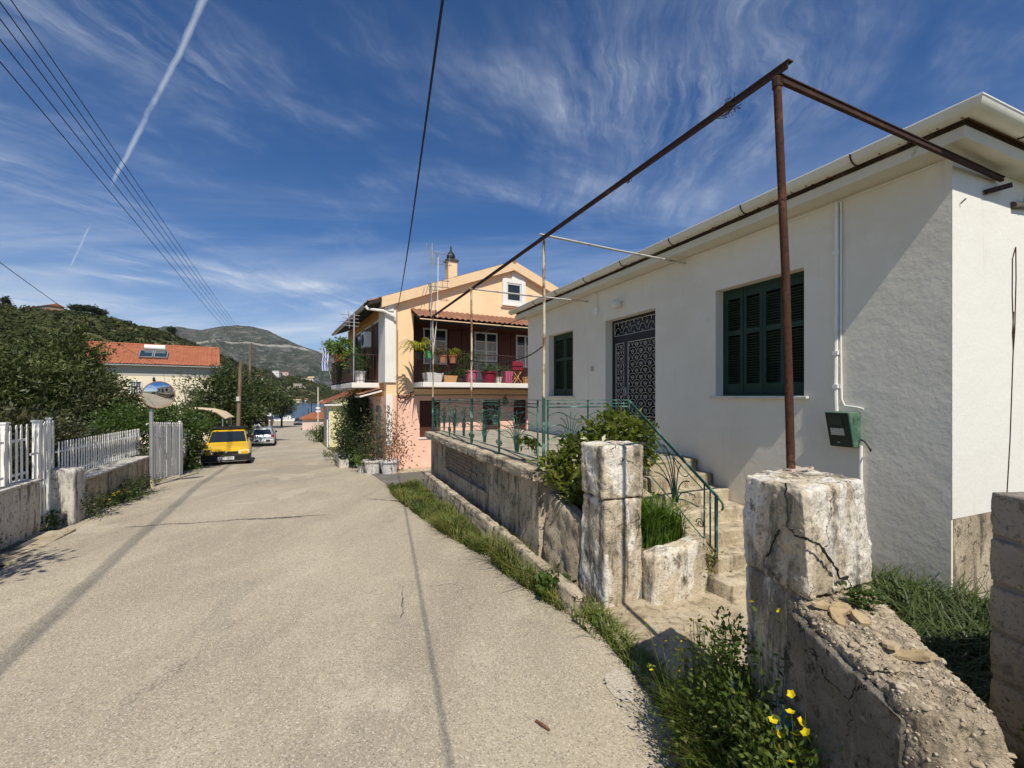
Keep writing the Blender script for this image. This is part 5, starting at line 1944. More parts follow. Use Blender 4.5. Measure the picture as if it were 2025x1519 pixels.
# street side openings
for a, b in ((1.0, 1.75), (2.4, 3.2), (4.2, 5.0)):
    MB().box(-.03, -.002, a - .09, b + .09, SLAB + .01, 2.62).build('door_surround', M_PWHITE, ph)
    MB().box(-.05, -.031, a, b, SLAB + .01, 2.53).build('balcony_door', M_BROWN if a < 1.5 else M_WINDARK, ph)
    MB().box(-.09, -.052, b + .02, b + .5, SLAB + .02, 2.5).build('shutter', M_BROWNL, ph)
mb = MB().box(-.34, -.09, 1.85, 2.5, 1.75, 2.3)
ac = mb.build('air_conditioner', M_WHITEPLAIN, ph, bevel=.02)
o = MB().lathe([(.20, 0), (.21, .01), (.05, .012)], (0, 0, 0), 16).build('fan_grille', M_BLACK, ac, raw=True)
o.rotation_euler = (0, R(-90), 0)
o.location = (-.345, 2.12, 2.02)
# small tiled canopy over the street door and the door itself
tile_sheet('canopy_tiles', ph, (-.75, .55, .02), (0, .95, 0), (.73, 0, .22), 5, 3, M_OLDTILE, .04)
MB().hexa([(-.72, .56, -.05), (-.005, .56, .14), (-.005, 1.5, .14), (-.72, 1.5, -.05)], [(-.72, .56, .0), (-.005, .56, .2), (-.005, 1.5, .2), (-.72, 1.5, .0)]).build('canopy', M_PWHITE, ph)
MB().box(-.03, -.002, .60, 1.4, -2.5, -.35).build('street_door', mat('grey_green_door', (.16, .20, .18), .6), ph)
# chimney with cowl
mb = MB().box(2.55, 2.90, 1.1, 1.45, 3.9, 5.05)
ch = mb.build('chimney', M_PEACH, ph)
MB().box(2.50, 2.95, 1.05, 1.5, 5.052, 5.13).build('chimney_cap', mat('soot_concrete', (.07, .065, .06), .9), ch, raw=True)
o = MB().lathe([(.13, 5.13), (.155, 5.20), (.16, 5.30), (.11, 5.39), (.055, 5.46), (.025, 5.53), (.03, 5.60), (.012, 5.68)], (2.72, 1.28, 0), 14).build('chimney_cowl', M_BLACK, ch, raw=True, smooth=True)
# globe lamp under the balcony
MB().lathe([(.01, -.42), (.09, -.40), (.12, -.30), (.08, -.2), (.03, -.16), (.03, -.1)], (4.3, -.12, .1), 12).build('wall_lamp', mat('dark_lamp_glass', (.10, .05, .02), .3), ph, smooth=True)

# ---------------- things on and beside the pink house
ant = thing('tv_antenna', 'tall grey television aerial on a mast in front of the peach gable', 'antenna', PW(1.22, -.80, SLAB), PROT)
mb = MB().tube([(0, 0, SLAB), (.02, 0, 2.6), (0.05, 0, 4.9)], .022, 6)
mb.build('mast', M_GREYMETAL, ant)
mb = MB().tube([(-.05, -.5, 4.50), (.4, .3, 4.50)], .012, 5)
for k, (u, w) in enumerate([(-.28, .42), (-.12, .46), (.05, .50), (.22, .44)]):
    mb.tube([(.05 + u * 1.2 - .08, u, 4.22), (.05 + u * 1.2 + .08, u, 4.78 - .04 * k)], .010, 4)
mb.build('dipole', M_GREYMETAL, ant)
mb = MB()
for z in (4.62, 4.40, 4.28):
    mb.tube([(.0, .05, z), (.75, .05, z + .03)], .010, 4)
for u in (.12, .3, .48, .66):
    mb.tube([(u, .05, 4.24), (u + .02, .05, 4.72)], .007, 4)
mb.build('reflector', M_GREYMETAL, ant)
mb = MB().tube([(.25, -.02, 4.5), (.22, -.03, 2.6), (.10, -.03, 1.6), (.08, -.02, .5)], .012, 5)
mb.build('aerial_cable', M_WHITEPLAIN, ant)

ant2 = thing('tv_antenna', 'small aerial on a thin grey pole at the corner of the street balcony', 'antenna', PW(-.86, .95, SLAB), PROT)
MB().tube([(0, 0, SLAB), (.03, 0, 2.75)], .028, 6).build('mast', M_GREYMETAL, ant2)
mb = MB()
for z, w in ((2.70, .5), (2.58, .42), (2.46, .5), (2.34, .42)):
    mb.tube([(-w * .8, .05, z), (w * .4, -.02, z - .02)], .012, 4)
mb.tube([(-.15, .03, 2.8), (-.12, .03, 2.25)], .014, 4)
mb.build('dipole', M_GREYMETAL, ant2)

# flag hanging on the balcony corner
fl = thing('flag', 'blue and white striped flag hanging from the street balcony rail', 'flag', PW(-.95, 5.9, SLAB + .3), PROT)
MB().tube([(0, 0, SLAB + .3), (-.35, .25, SLAB + 1.75)], .015, 5).build('flag_pole', M_GREYMETAL, fl)
for k in range(5):
    mb = MB()
    n_ = 7
    for j in range(n_):
        z0_, z1_ = SLAB + 1.62 - j * .14, SLAB + 1.62 - (j + 1) * .14
        x0_, x1_ = -.34 + k * .048 + .02 * math.sin(j), -.34 + (k + 1) * .048 + .02 * math.sin(j)
        w0_, w1_ = .04 * math.sin(k * 2.0), .04 * math.sin((k + 1) * 2.0)
        mb.quad((x0_, .22 + w0_, z0_), (x1_, .22 + w1_, z0_), (x1_ + .01, .22 + w1_, z1_), (x0_ + .01, .22 + w0_, z1_))
    mb.build('stripe', mat('flag_blue', (.05, .14, .5), .8) if k % 2 else mat('flag_white', (.78, .78, .8), .8), fl)
for ch_ in fl.children:
    ch_.location.z = -fl['zb']


# potted plants ---------------------------------------------------
def pot_prof(r0, r1, h):
    return [(r0, 0), (r1 * .97, h * .86), (r1 * 1.08, h * .87), (r1 * 1.1, h), (r1 * .95, h), (r1 * .9, h * .9)]


def potted(label, loc, pot_mat, r0, r1, h, lmat, crown, leaf, wl, n=(30, 14), droop=.2, square=False, seed=1, group=None, arch=False, cat='potted plant'):
    t = thing('potted_plant', label, cat, tuple(loc), PROT, group)
    zb = loc[2]
    if square:
        MB().hexa([(-r0, -r0, zb), (r0, -r0, zb), (r0, r0, zb), (-r0, r0, zb)], [(-r1, -r1, zb + h), (r1, -r1, zb + h), (r1, r1, zb + h), (-r1, r1, zb + h)]).build('pot', pot_mat, t, bevel=.01)
    else:
        MB().lathe(pot_prof(r0, r1, h), (0, 0, zb), 18).build('pot', pot_mat, t, smooth=True)
    rg = np.random.default_rng(seed)
    cw, chh = crown
    if arch:      # strap leaves arching over
        V, Fq = [], []
        for i in range(n[0]):
            a = rg.random() * 6.28
            ln_ = cw * (.7 + .6 * rg.random())
            up = chh * (.3 + .9 * rg.random())
            w = leaf * (.7 + .5 * rg.random())
            pts = [np.array([math.cos(a) * ln_ * s, math.sin(a) * ln_ * s, zb + h * .95 + up * math.sin(s * 2.3) - ln_ * .35 * s * s]) for s in np.linspace(0, 1, 6)]
            sd = np.array([-math.sin(a), math.cos(a), 0]) * w
            for j, q in enumerate(pts):
                k = (1 - (j / 5) ** 2) * .5 + .03
                V += [q - sd * k, q + sd * k]
            b0_ = len(V) - 12
            Fq += [(b0_ + 2 * j, b0_ + 2 * j + 1, b0_ + 2 * j + 3, b0_ + 2 * j + 2) for j in range(5)]
        np_mesh('leaves', V, Fq, lmat, t)
    else:
        pts = crown_points((0, 0, zb + h + chh * .5), (cw, cw, chh * .6), n[0], n[1], max(cw, chh) * .28, rg=rg)
        crown_mesh('leaves', [pts], leaf, wl, lmat, t, rg, droop)
        mb = MB()
        for i in range(5):
            e = pts[2][rg.integers(len(pts[2]))]
            mb.tube([(rg.uniform(-.03, .03), 0, zb + h * .9), (e[0] * .4, e[1] * .4, (zb + h + e[2]) / 2), tuple(e)], .006, 4)
        mb.build('stem', M_BARK, t)
    return t


M_TERRA = mat('terracotta', (.42, .17, .09), .8)
M_PINKPOT = mat('pink_plastic', (.50, .11, .19), .5)
M_REDPOT = mat('dark_red_plastic', (.26, .015, .04), .5)
M_ORPOT = mat('orange_clay', (.62, .33, .14), .8)
M_WPOT = mat('white_plastic_pot', (.66, .64, .60), .6, [(4, (.52, .49, .44), .5, .75, 4)])
M_GPOT = mat('green_plastic_pot', (.08, .32, .11), .5)
M_DARKPOT = mat('dark_pot', (.05, .045, .04), .7)
M_LEAFG = leaf_mat('pot_leaf_green', (.04, .085, .02), (.07, .13, .03))
M_LEAFY = leaf_mat('pot_leaf_yellow', (.17, .19, .02), (.36, .33, .04), None, .35)
M_LEAFR = leaf_mat('pot_leaf_bronze', (.09, .06, .03), (.14, .11, .04), (.35, .22, .12))
M_LEAFB = leaf_mat('pot_leaf_bright', (.09, .16, .02), (.17, .24, .04))
yb_ = -.70
potted('green hanging pot with yellow strap leaves on the balcony corner', PW(.80, -.97, SLAB + .72), M_DARKPOT, .10, .14, .2, M_LEAFY, (.66, .45), .09, .3, n=(46, 1), arch=True, seed=2)
potted('bright green pot hung on the rail beside the yellow leaved plant', PW(1.09, -1.0, SLAB + .75), M_GPOT, .11, .15, .22, M_LEAFG, (.15, .12), .05, .4, n=(14, 10), seed=3)
potted('wide white trough standing behind the balcony rail near the aerial mast', PW(1.32, yb_, SLAB), M_WPOT, .22, .28, .30, M_LEAFG, (.25, .3), .07, .35, n=(26, 14), square=True, seed=4)
potted('terracotta pot with bronze leaved plant hung on the balcony rail', PW(1.55, -1.0, SLAB + .62), M_TERRA, .09, .13, .24, M_LEAFR, (.25, .3), .06, .4, n=(34, 12), seed=5)
potted('terracotta pot with pale spiky leaves hung on the balcony rail', PW(1.90, -1.0, SLAB + .62), M_TERRA, .10, .15, .26, M_LEAFY, (.3, .25), .03, .2, n=(60, 1), arch=True, seed=6)
potted('orange clay box under the bronze leaved pot on the balcony floor', PW(1.86, yb_, SLAB), M_ORPOT, .20, .24, .22, M_LEAFG, (.16, .16), .06, .35, n=(16, 10), square=True, seed=7)
potted('dark pot with bushy green plant between orange box and pink pot', PW(2.25, yb_, SLAB), M_DARKPOT, .14, .18, .22, M_LEAFG, (.30, .34), .08, .3, n=(40, 14), seed=8)
potted('pink tub with upright green plant behind the third pergola pole', PW(2.66, yb_, SLAB), M_PINKPOT, .17, .23, .42, M_LEAFG, (.30, .55), .09, .28, n=(46, 14), seed=9)
potted('dark red tub with spreading plant in front of the balcony door', PW(3.34, yb_, SLAB), M_REDPOT, .20, .27, .40, M_LEAFG, (.36, .30), .08, .3, n=(44, 12), seed=10)
potted('white and blue small pot between the dark red and pink tubs', PW(3.72, yb_, SLAB), M_WPOT, .10, .13, .22, M_LEAFG, (.12, .15), .05, .4, n=(14, 8), seed=12)
potted('tall square pink pot with sparse stems next to the folding chair', PW(4.06, yb_, SLAB), M_PINKPOT, .13, .16, .42, M_LEAFG, (.16, .22), .05, .35, n=(18, 8), square=True, seed=11)
potted('orange clay pot at the right end of the visible balcony', PW(4.90, yb_, SLAB), M_ORPOT, .15, .19, .24, M_LEAFG, (.15, .12), .05, .4, n=(10, 8), seed=13)

fc = thing('folding_chair', 'small folding chair with pink seat back and crossed wooden legs on the balcony', 'chair', PW(4.55, -.55, SLAB), PROT)
mb = MB().bar((-.17, -.1, SLAB), (.17, -.02, SLAB + .46), .03, .02).bar((.17, -.1, SLAB), (-.17, -.02, SLAB + .46), .03, .02)
mb.build('front_leg', M_ORPOT, fc)
mb = MB().bar((-.17, .15, SLAB), (.17, .1, SLAB + .46), .03, .02).bar((.17, .15, SLAB), (-.17, .1, SLAB + .46), .03, .02)
mb.build('rear_leg', M_ORPOT, fc)
MB().box(-.2, .2, -.05, .15, SLAB + .462, SLAB + .49).build('seat', M_REDPOT, fc)
MB().box(-.22, .22, -.08, -.05, SLAB + .49, SLAB + .80).build('backrest', M_REDPOT, fc, bevel=.01)

# street-balcony plants
potted('terracotta trough with lime green bush on the outer rail of the street balcony', PW(-.98, 3.0, SLAB + .85), M_TERRA, .18, .24, .24, M_LEAFB, (.55, .55), .10, .5, n=(90, 16), square=True, seed=20)
potted('white pot with small shrub on the street balcony beside the thin pole', PW(-.55, 1.5, SLAB), M_WPOT, .15, .19, .42, M_LEAFG, (.35, .55), .09, .35, n=(60, 14), seed=21)
for i, (yy, lb) in enumerate(((5.4, 'dark leafy shrub in a pot at the far end of the street balcony'), (4.3, 'dark leafy shrub in a pot in the middle of the street balcony'), (3.4, 'dense green shrub in a pot below the terracotta trough'))):
    potted(lb, PW(-.62, yy, SLAB), M_DARKPOT, .16, .2, .3, leaf_mat('balcony_shrub', (.03, .05, .016), (.06, .085, .03), (.3, .28, .22)), (.36, .6), .08, .4, n=(70, 16), seed=30 + i)
potted('lime green shrub behind the thin pole on the street balcony', PW(-.5, 2.4, SLAB + .2), M_DARKPOT, .15, .2, .35, M_LEAFB, (.4, .7), .10, .45, n=(80, 14), seed=36)

# planting along the foot of the pink house
gzp = lambda v: g(v.y)


def ground_pot(label, px, y, pm, lm, r0, r1, h, crown, leaf, wl, n, seed, **kw):
    x = (px - CX) / F * y
    return potted(label, (x, y, g(y) + .01), pm, r0, r1, h, lm, crown, leaf, wl, n=n, seed=seed, **kw)


M_OLEA = leaf_mat('grey_green_leaf', (.06, .075, .035), (.11, .125, .06), (.30, .22, .13))
ground_pot('large white pot with grey green shrub nearer the bush beside the pink house', 738, 14.35, M_WPOT, M_OLEA, .22, .30, .42, (.34, 1.3), .075, .3, (120, 16), 40)
ground_pot('large white pot with tall reddish shrub against the pink wall', 770, 14.15, M_WPOT, leaf_mat('reddish_leaf', (.16, .10, .05), (.26, .15, .07), (.09, .10, .04)), .22, .30, .42, (.40, 1.6), .085, .45, (60, 13), 41)
ground_pot('low white basin with bright green herbs next to the white pots', 722, 14.8, M_WPOT, M_LEAFB, .22, .26, .22, (.36, .30), .08, .4, (60, 14), 42)


# ================================================================== bushes and troughs beside the pink house
M_BUSH = leaf_mat('dense_bush_leaf', (.030, .052, .014), (.062, .088, .024), None, .25)
bx = (-5.70, 16.75)
tree('bush', 'big dark green bush growing at the street side of the pink house', 'bush', (bx[0], bx[1], g(bx[1])),
     [((bx[0], bx[1], -1.3), (.82, .85, 1.3), 420, 26, .32), ((bx[0] + .35, bx[1] - .5, -1.6), (.6, .6, 1.0), 200, 24, .26), ((bx[0] - .05, bx[1] + .7, -.5), (.75, .8, .8), 260, 24, .3)], .085, .42, M_BUSH, trunk_r=.06, seed=50, limbs=9)
bx2 = (-6.9, 18.4)
tree('bush', 'thin leafy shrub between the dark bush and the yellow house', 'bush', (bx2[0], bx2[1], g(bx2[1])),
     [((bx2[0], bx2[1], -1.7), (.34, .4, .8), 50, 14, .18)], .10, .45, leaf_mat('shrub_leaf', (.045, .06, .02), (.09, .11, .035)), trunk_r=.03, seed=51)
tree('bush', 'small flowering plant with orange blooms at the road edge by the trough', 'bush', (-8.0, 20.2, g(20.2)),
     [((-8.0, 20.2, g(20.2) + .25), (.55, .5, .3), 60, 14, .16)], .07, .45, leaf_mat('orange_flower_plant', (.06, .10, .02), (.11, .15, .03), (.55, .18, .03)), trunk_r=.02, seed=52)
for k, (x, y, lb) in enumerate(((-6.35, 16.6, 'long grey concrete trough at the foot of the dark bush'), (-7.1, 18.4, 'grey concrete trough further down the street from the first one'))):
    tr_ = thing('trough', lb, 'trough', (x, y, g(y)), R(27))
    z = g(y)
    MB().box(-.16, .16, -.75, .75, z, z + .06).build('trough_base', M_SLAB, tr_)
    for q in ((-.16, -.12, -.75, .75), (.12, .16, -.75, .75), (-.12, .12, -.75, -.71), (-.12, .12, .71, .75)):
        MB().box(q[0], q[1], q[2], q[3], z + .061, z + .36).build('trough_side', M_GARDENWALL, tr_)
    MB().box(-.115, .115, -.705, .705, z + .061, z + .31).build('soil', M_EARTH, tr_)
# shallow step at the alley corner
stp = thing('door_step', 'low pale concrete ledge at the foot of the pink facade', 'ledge', PW(3.0, -.2, -2.5), PROT)
me = rough_block([(-3.0, -.35, -2.62), (4.0, -.35, -2.62), (4.0, .18, -2.62), (-3.0, .18, -2.62)], [(-3.0, -.33, -2.42), (4.0, -.33, -2.40), (4.0, .18, -2.40), (-3.0, .18, -2.40)], cuts=12, r=.02, amp=.02, freq=3, seed=4)
link('ledge', me, M_APRON, stp)

# ================================================================== small yellow house
yh = thing('yellow_house', 'small pale yellow cottage with red tiled roof beyond the dark bush', 'house', (-14.6, 35.6, g(35.6)), R(26))
zg = g(35.6) - .3
M_YELLOW = mat('yellow_render', (.72, .66, .36), .85, [(1, (.66, .60, .32), .4, .7, 4)])
MB().box(0, 7, 0, .25, zg, -.75).build('wall', M_YELLOW, yh)
MB().box(0, .25, .25, 8, zg - .8, -.75).build('wall', mat('grey_white_render', (.62, .60, .54), .85), yh)
MB().box(6.75, 7, .25, 8, zg, -.75).build('wall', M_YELLOW, yh)
for a, b in ((.9, 1.7), (3.0, 3.8), (5.2, 6.0)):
    MB().box(-.06, -.002, a, b, -2.7, -1.2).build('shutter', mat('pale_shutter', (.55, .55, .52), .6), yh)
MB().box(-.04, .0 - .002, .05, .35, zg, -.9).build('corner_strip', M_WHITEPLAIN, yh)
MB().tube([(-.12, .5, -.85), (-.12, .5, zg)], .05, 6).build('downpipe', M_WHITEPLAIN, yh)
mb = MB().hexa([(-.4, -.35, -.78), (7.4, -.35, -.78), (7.4, 8.3, -.78), (-.4, 8.3, -.78)], [(-.4, -.35, -.66), (7.4, -.35, -.66), (7.4, 8.3, -.66), (-.4, 8.3, -.66)])
mb.build('eave', M_PWHITE, yh)
tile_sheet('roof_tiles', yh, (-.45, -.4, -.64), (0, 8.7, 0), (3.9, 0, 1.6), 30, 10, M_ROOFTILE, .06)
tile_sheet('roof_tiles', yh, (7.45, -.4, -.64), (0, 8.7, 0), (-3.9, 0, 1.6), 30, 10, M_ROOFTILE, .06)
MB().prism([(-.3, -.655), (7.3, -.655), (3.5, .9)], -.05, .15, 'y').build('gable', M_YELLOW, yh)
for k, (dz) in enumerate((-1.05, -1.35)):
    MB().box(-.75, -.07, 6.2, 7.0, dz - .14, dz).build('air_conditioner', M_WHITEPLAIN, yh)

# ================================================================== left garden front
LD = Vector((-.40, .92)).normalized()
LROT = math.atan2(-LD.x, LD.y)
w1 = Vector((-7.45, 6.9))


def left_wall(name, label, a, b, z0, z1, th, cat='wall', seed=70, mat_=None, amp=.02, cuts=18):
    a, b = Vector(a), Vector(b)
    d = (b - a)
    rz_ = math.atan2(-d.x, d.y)
    o = thing(name, label, cat, ((a.x + b.x) / 2, (a.y + b.y) / 2, z0), rz_)
    h = d.length / 2
    me = rough_block([(-th / 2, -h, z0), (th / 2, -h, z0), (th / 2, h, z0), (-th / 2, h, z0)], [(-th / 2, -h, z1), (th / 2, -h, z1), (th / 2, h, z1), (-th / 2, h, z1)], cuts=cuts, r=.025, amp=amp, freq=4, seed=seed)
    link('wall_body', me, mat_ or M_GARDENWALL, o)
    mb = MB().box(-th / 2 - .03, th / 2 + .03, -h - .01, h + .01, z1 - .005, z1 + .045)
    mb.build('coping', M_GARDENWALL, o, bevel=.012)
    return o


left_wall('garden_wall', 'stained low rendered wall at the left edge below the white picket fence', w1 - LD * 6.6, w1, -2.3, -1.33, .22, seed=71)
left_wall('garden_wall', 'dark stained low wall below the long picket fence up to the open gate', (-7.92, 8.0), (-9.25, 11.15), -2.45, -1.55, .24, seed=72, mat_=M_OLD)
left_wall('garden_wall', 'low wall under ivy beyond the open gate beside the yellow car', (-10.2, 13.4), (-13.5, 18.6), -3.0, -1.98, .24, seed=73, mat_=M_OLD)
gpl = thing('gate_post', 'short thick white rendered gate post with flaking corner', 'post', (-7.62, 7.62, -2.25), LROT)
me = rough_block([(-.17, -.2, -2.3), (.17, -.2, -2.3), (.17, .2, -2.3), (-.17, .2, -2.3)], [(-.17, -.2, -1.22), (.17, -.2, -1.25), (.17, .2, -1.25), (-.17, .2, -1.22)], cuts=14, r=.03, amp=.03, freq=5, seed=75)
link('post_body', me, M_GARDENWALL, gpl)


def picket_mesh(h, w=.045, th=.010):
    """flat bar with a pinched neck and a round knob"""
    prof = [(-w / 2, 0), (w / 2, 0), (w / 2, h - .12), (w * .28, h - .075), (w * .46, h - .04), (w * .3, h - .008), (0, h), (-w * .3, h - .008), (-w * .46, h - .04), (-w * .28, h - .075), (-w / 2, h - .12)]
    me = MB().prism(prof, -th / 2, th / 2, 'x').mesh('picket')
    me.materials.append(M_WHITEPAINT)
    return me


def picket_fence(name, label, a, b, zb0, zb1, h, n, posts=(), cat='fence', step_w=.045, rails=(.12, .72)):
    a, b = Vector(a), Vector(b)
    d = b - a
    rz_ = math.atan2(-d.x, d.y)
    o = thing(name, label, cat, (a.x, a.y, zb0), rz_)
    ln_ = d.length
    me = picket_mesh(h, step_w)
    for i in range(n):
        k = (i + .5) / n
        q = link('picket', me, None, o, raw=True)
        q.location = (random.uniform(-.003, .003), ln_ * k, (zb1 - zb0) * k)
        q.rotation_euler = (random.uniform(-.015, .015), 0, random.uniform(-.05, .05))
    for r_ in rails:
        MB().bar((-.022, 0, zb0 + h * r_), (-.022, ln_, zb1 + h * r_), .02, .035).build('rail', M_WHITEPAINT, o)
    for k, zf, w in posts:
        zz = zb0 + (zb1 - zb0) * k
        MB().box(-.07 - w / 2, -.0705 + w / 2, ln_ * k - w / 2, ln_ * k + w / 2, zf, zz + h + .02).build('post', M_WHITEPAINT, o, bevel=.006)
        MB().box(-.08 - w / 2, -.06 + w / 2, ln_ * k - w / 2 - .01, ln_ * k + w / 2 + .01, zz + h + .022, zz + h + .05).build('post_cap', M_WHITEPAINT, o)
    return o


fa = w1 - LD * 6.2
fb = w1 - LD * .05
picket_fence('picket_fence', 'white metal picket fence with knob tops on the low wall at the left edge', fa, fb, -1.27, -1.27, .84, 47, posts=((.92, -1.3, .10), (.66, -1.3, .09), (.3, -1.3, .09)), step_w=.045)
picket_fence('garden_gate', 'narrow tall white picket gate reaching the ground between wall and white post', w1 + LD * .02, w1 + LD * .55, -2.12, -2.12, 1.68, 4, posts=((.55, -2.15, .09),), cat='gate', step_w=.05)
picket_fence('picket_fence', 'short white picket panel standing behind the white gate post', w1 + LD * .58 + Vector((-.2, 0)), w1 + LD * 1.02 + Vector((-.2, 0)), -1.27, -1.27, .84, 5, posts=((.98, -2.0, .05),), step_w=.05)
picket_fence('picket_fence', 'long white picket fence above the dark low wall up to the mirror', (-8.12, 7.95), (-9.62, 11.5), -1.48, -1.50, .66, 38, step_w=.036)
# rubble of the higher ledge behind the wall
left_wall('garden_ledge', 'earth covered ledge behind the dark low wall carrying the long picket fence', (-8.3, 7.9), (-9.75, 11.4), -2.4, -1.62, .55, cat='ledge', seed=77, mat_=M_EARTH)
og = picket_fence('garden_gate', 'open white picket gate leaf standing beside the mirror pole', (-9.18, 11.32), (-9.62, 13.0), -2.16, -2.28, 1.50, 16, posts=((1.0, -2.35, .05),), cat='gate', rails=(.10, .95), step_w=.08)
for k in (.3, .62):
    d = Vector((-9.62 + 9.18, 13.0 - 11.32)).length
    MB().box(-.05, -.03, d * k - .02, d * k + .02, -2.1, -.75).build('stiffener', M_WHITEPAINT, og)
sg = thing('wire_frame', 'thin white metal frame with two rails between fence and open gate', 'frame', (-9.45, 11.55, -1.6), LROT)
for x0_, x1_ in ((0, .0),):
    MB().tube([(0, -.1, -.73), (0, .42, -.73)], .018, 5).build('rail', M_WHITEPAINT, sg)
    MB().tube([(0, .0, -1.35), (0, .42, -1.35)], .014, 5).build('rail', M_WHITEPAINT, sg)
    MB().tube([(0, .16, -.60), (0, .16, -1.6)], .014, 5).build('post', M_WHITEPAINT, sg)
picket_fence('picket_fence', 'shaded white picket fence behind ivy beside the yellow car', (-10.15, 13.55), (-12.6, 17.4), -1.95, -2.05, .72, 34, posts=((.98, -2.9, .16),), step_w=.05)

# pale slab with drain cover at the near wall
dr = thing('drain_slab', 'pale concrete slab with dark drain cover at the left road edge', 'drain', (-6.95, 6.25, g(6.25)), LROT)
MB().box(-.55, .35, -.75, .75, g(6) - .03, g(6) + .014).build('slab', M_APRON, dr, bevel=.01)
MB().box(-.25, .12, -.32, .25, g(6) + .0145, g(6) + .020).build('cover', mat('drain_iron', (.09, .088, .08), .7, [(30, (.14, .13, .12), .5, .7, 3)]), dr)

# traffic mirror
mr = thing('traffic_mirror', 'round convex traffic mirror on a grey pole beside the open white gate', 'mirror', (-9.0, 11.1, g(11.1)), 0)
zc = (HY - 781) / F * 11.1
mb = MB().tube([(0, 0, g(11.1) - .02), (.01, 0, -1.0), (.0, 0, -.32)], .045, 10)
mb.build('pole', M_GREYMETAL, mr, smooth=True)
MB().tube([(0, 0, -.33), (.05, .02, zc - .10)], .03, 8).build('pole_top', mat('mirror_bracket', (.07, .09, .08), .6), mr)
MB().lathe([(.085, 0), (.06, .16), (.05, .2)], (0, 0, g(11.1) - .01), 10).build('pole_foot', M_OLD, mr)
cen = Vector((.19, 0, zc))
look = Vector((9.0, -7.0, -1.3)).normalized()      # mirror faces across the street towards the side alley
n_, rad, Rc = 40, .325, .95
V, Fq = [], []
for i in range(13):
    rr = rad * i / 12
    dz = math.sqrt(Rc * Rc - rr * rr) - math.sqrt(Rc * Rc - rad * rad)
    for k in range(n_):
        a = 2 * math.pi * k / n_
        V.append((rr * math.cos(a), rr * math.sin(a), dz))
for i in range(12):
    for k in range(n_):
        Fq.append((i * n_ + k, i * n_ + (k + 1) % n_, (i + 1) * n_ + (k + 1) % n_, (i + 1) * n_ + k))
mm = mat('mirror_silver', (.82, .83, .85), .02, metal=1.0)
o = np_mesh('mirror_face', V, Fq, mm, mr, raw=True, smooth=True)
mq = look.to_track_quat('Z', 'Y')
o.rotation_mode = 'QUATERNION'
o.rotation_quaternion = mq
o.location = (cen.x, cen.y, cen.z - mr['zb'])
mb = MB()
ringp = [(.333 * math.cos(a), .333 * math.sin(a), -.005) for a in np.linspace(0, 2 * math.pi, 41)]
mb.tube(ringp, .012, 6, caps=False)
mb.lathe([(.32, -.012), (.27, -.05), (.1, -.075), (.02, -.08)], (0, 0, 0), 24)
o2 = mb.build('mirror_rim', mat('mirror_rim_orange', (.34, .16, .09), .6), mr, raw=True, smooth=True)
o2.rotation_mode = 'QUATERNION'
o2.rotation_quaternion = mq
o2.location = o.location
for nm in ('pole', 'pole_top', 'pole_foot'):
    pass

# ================================================================== cars
def loft(mb, rings):
    n = len(rings[0])
    vs_ = [p for r in rings for p in r]
    fs_ = []
    for i in range(len(rings) - 1):
        for k in range(n):
            fs_.append((i * n + k, i * n + (k + 1) % n, (i + 1) * n + (k + 1) % n, (i + 1) * n + k))
    fs_.append(tuple(reversed(range(n))))
    fs_.append(tuple(range((len(rings) - 1) * n, len(rings) * n)))
    return mb.add(vs_, fs_)


def car(label, loc, rotz, body, W, st, gh, plate=None, rear=False, zs=1.0, bumper=None, lights=None, cat='car'):
    """st: stations (y, halfwidth, z_low, z_high, shoulder inset); gh: greenhouse stations (y, halfwidth_low, halfwidth_top, z_low, z_top)"""
    c = thing('parked_car', label, cat, loc, rotz)
    z0 = loc[2]
    rings = []
    for y, hw, zl, zh, ins in st:
        zl, zh = z0 + zl, z0 + zh
        zm = zl + (zh - zl) * .55
        rings.append([(-hw * .93, y, zl), (hw * .93, y, zl), (hw, y, zl + .12), (hw * 1.0, y, zm), (hw - ins * .35, y, zh - .07), (hw - ins, y, zh - .012), (hw * .4, y, zh + .012), (-hw * .4, y, zh + .012), (-hw + ins, y, zh - .012), (-hw + ins * .35, y, zh - .07), (-hw, y, zm), (-hw, y, zl + .12)])
    o = loft(MB(), rings).build('body', body, c, smooth=True)
    rings = []
    for y, hl, ht, zl, zt in gh:
        zl, zt = z0 + zl, z0 + zt
        rings.append([(-hl, y, zl), (hl, y, zl), (ht + (hl - ht) * .12, y, zl + (zt - zl) * .86), (ht * .9, y, zt), (-ht * .9, y, zt), (-ht - (hl - ht) * .12, y, zl + (zt - zl) * .86)])
    loft(MB(), rings).build('cabin', body, c, smooth=True)
    return c


M_CARY = mat('yellow_car_paint', (.74, .44, .012), .28, spec=.6)
M_CARS = mat('silver_car_paint', (.56, .57, .56), .3, metal=.55, spec=.6)
M_CARD = mat('dark_car_paint', (.045, .05, .06), .3, spec=.6)
M_CARGLASS = mat('car_glass', (.018, .024, .026), .04, spec=.9)
M_TRIMBLK = mat('car_black_plastic', (.018, .018, .018), .55)
M_TYRE = mat('tyre_rubber', (.015, .015, .015), .85)
M_LAMP = mat('headlamp_glass', (.70, .70, .68), .12, spec=.9)
M_LAMPR = mat('tail_lamp_red', (.16, .008, .01), .2, spec=.8)
M_PLATE = mat('plate_white', (.80, .80, .78), .5)


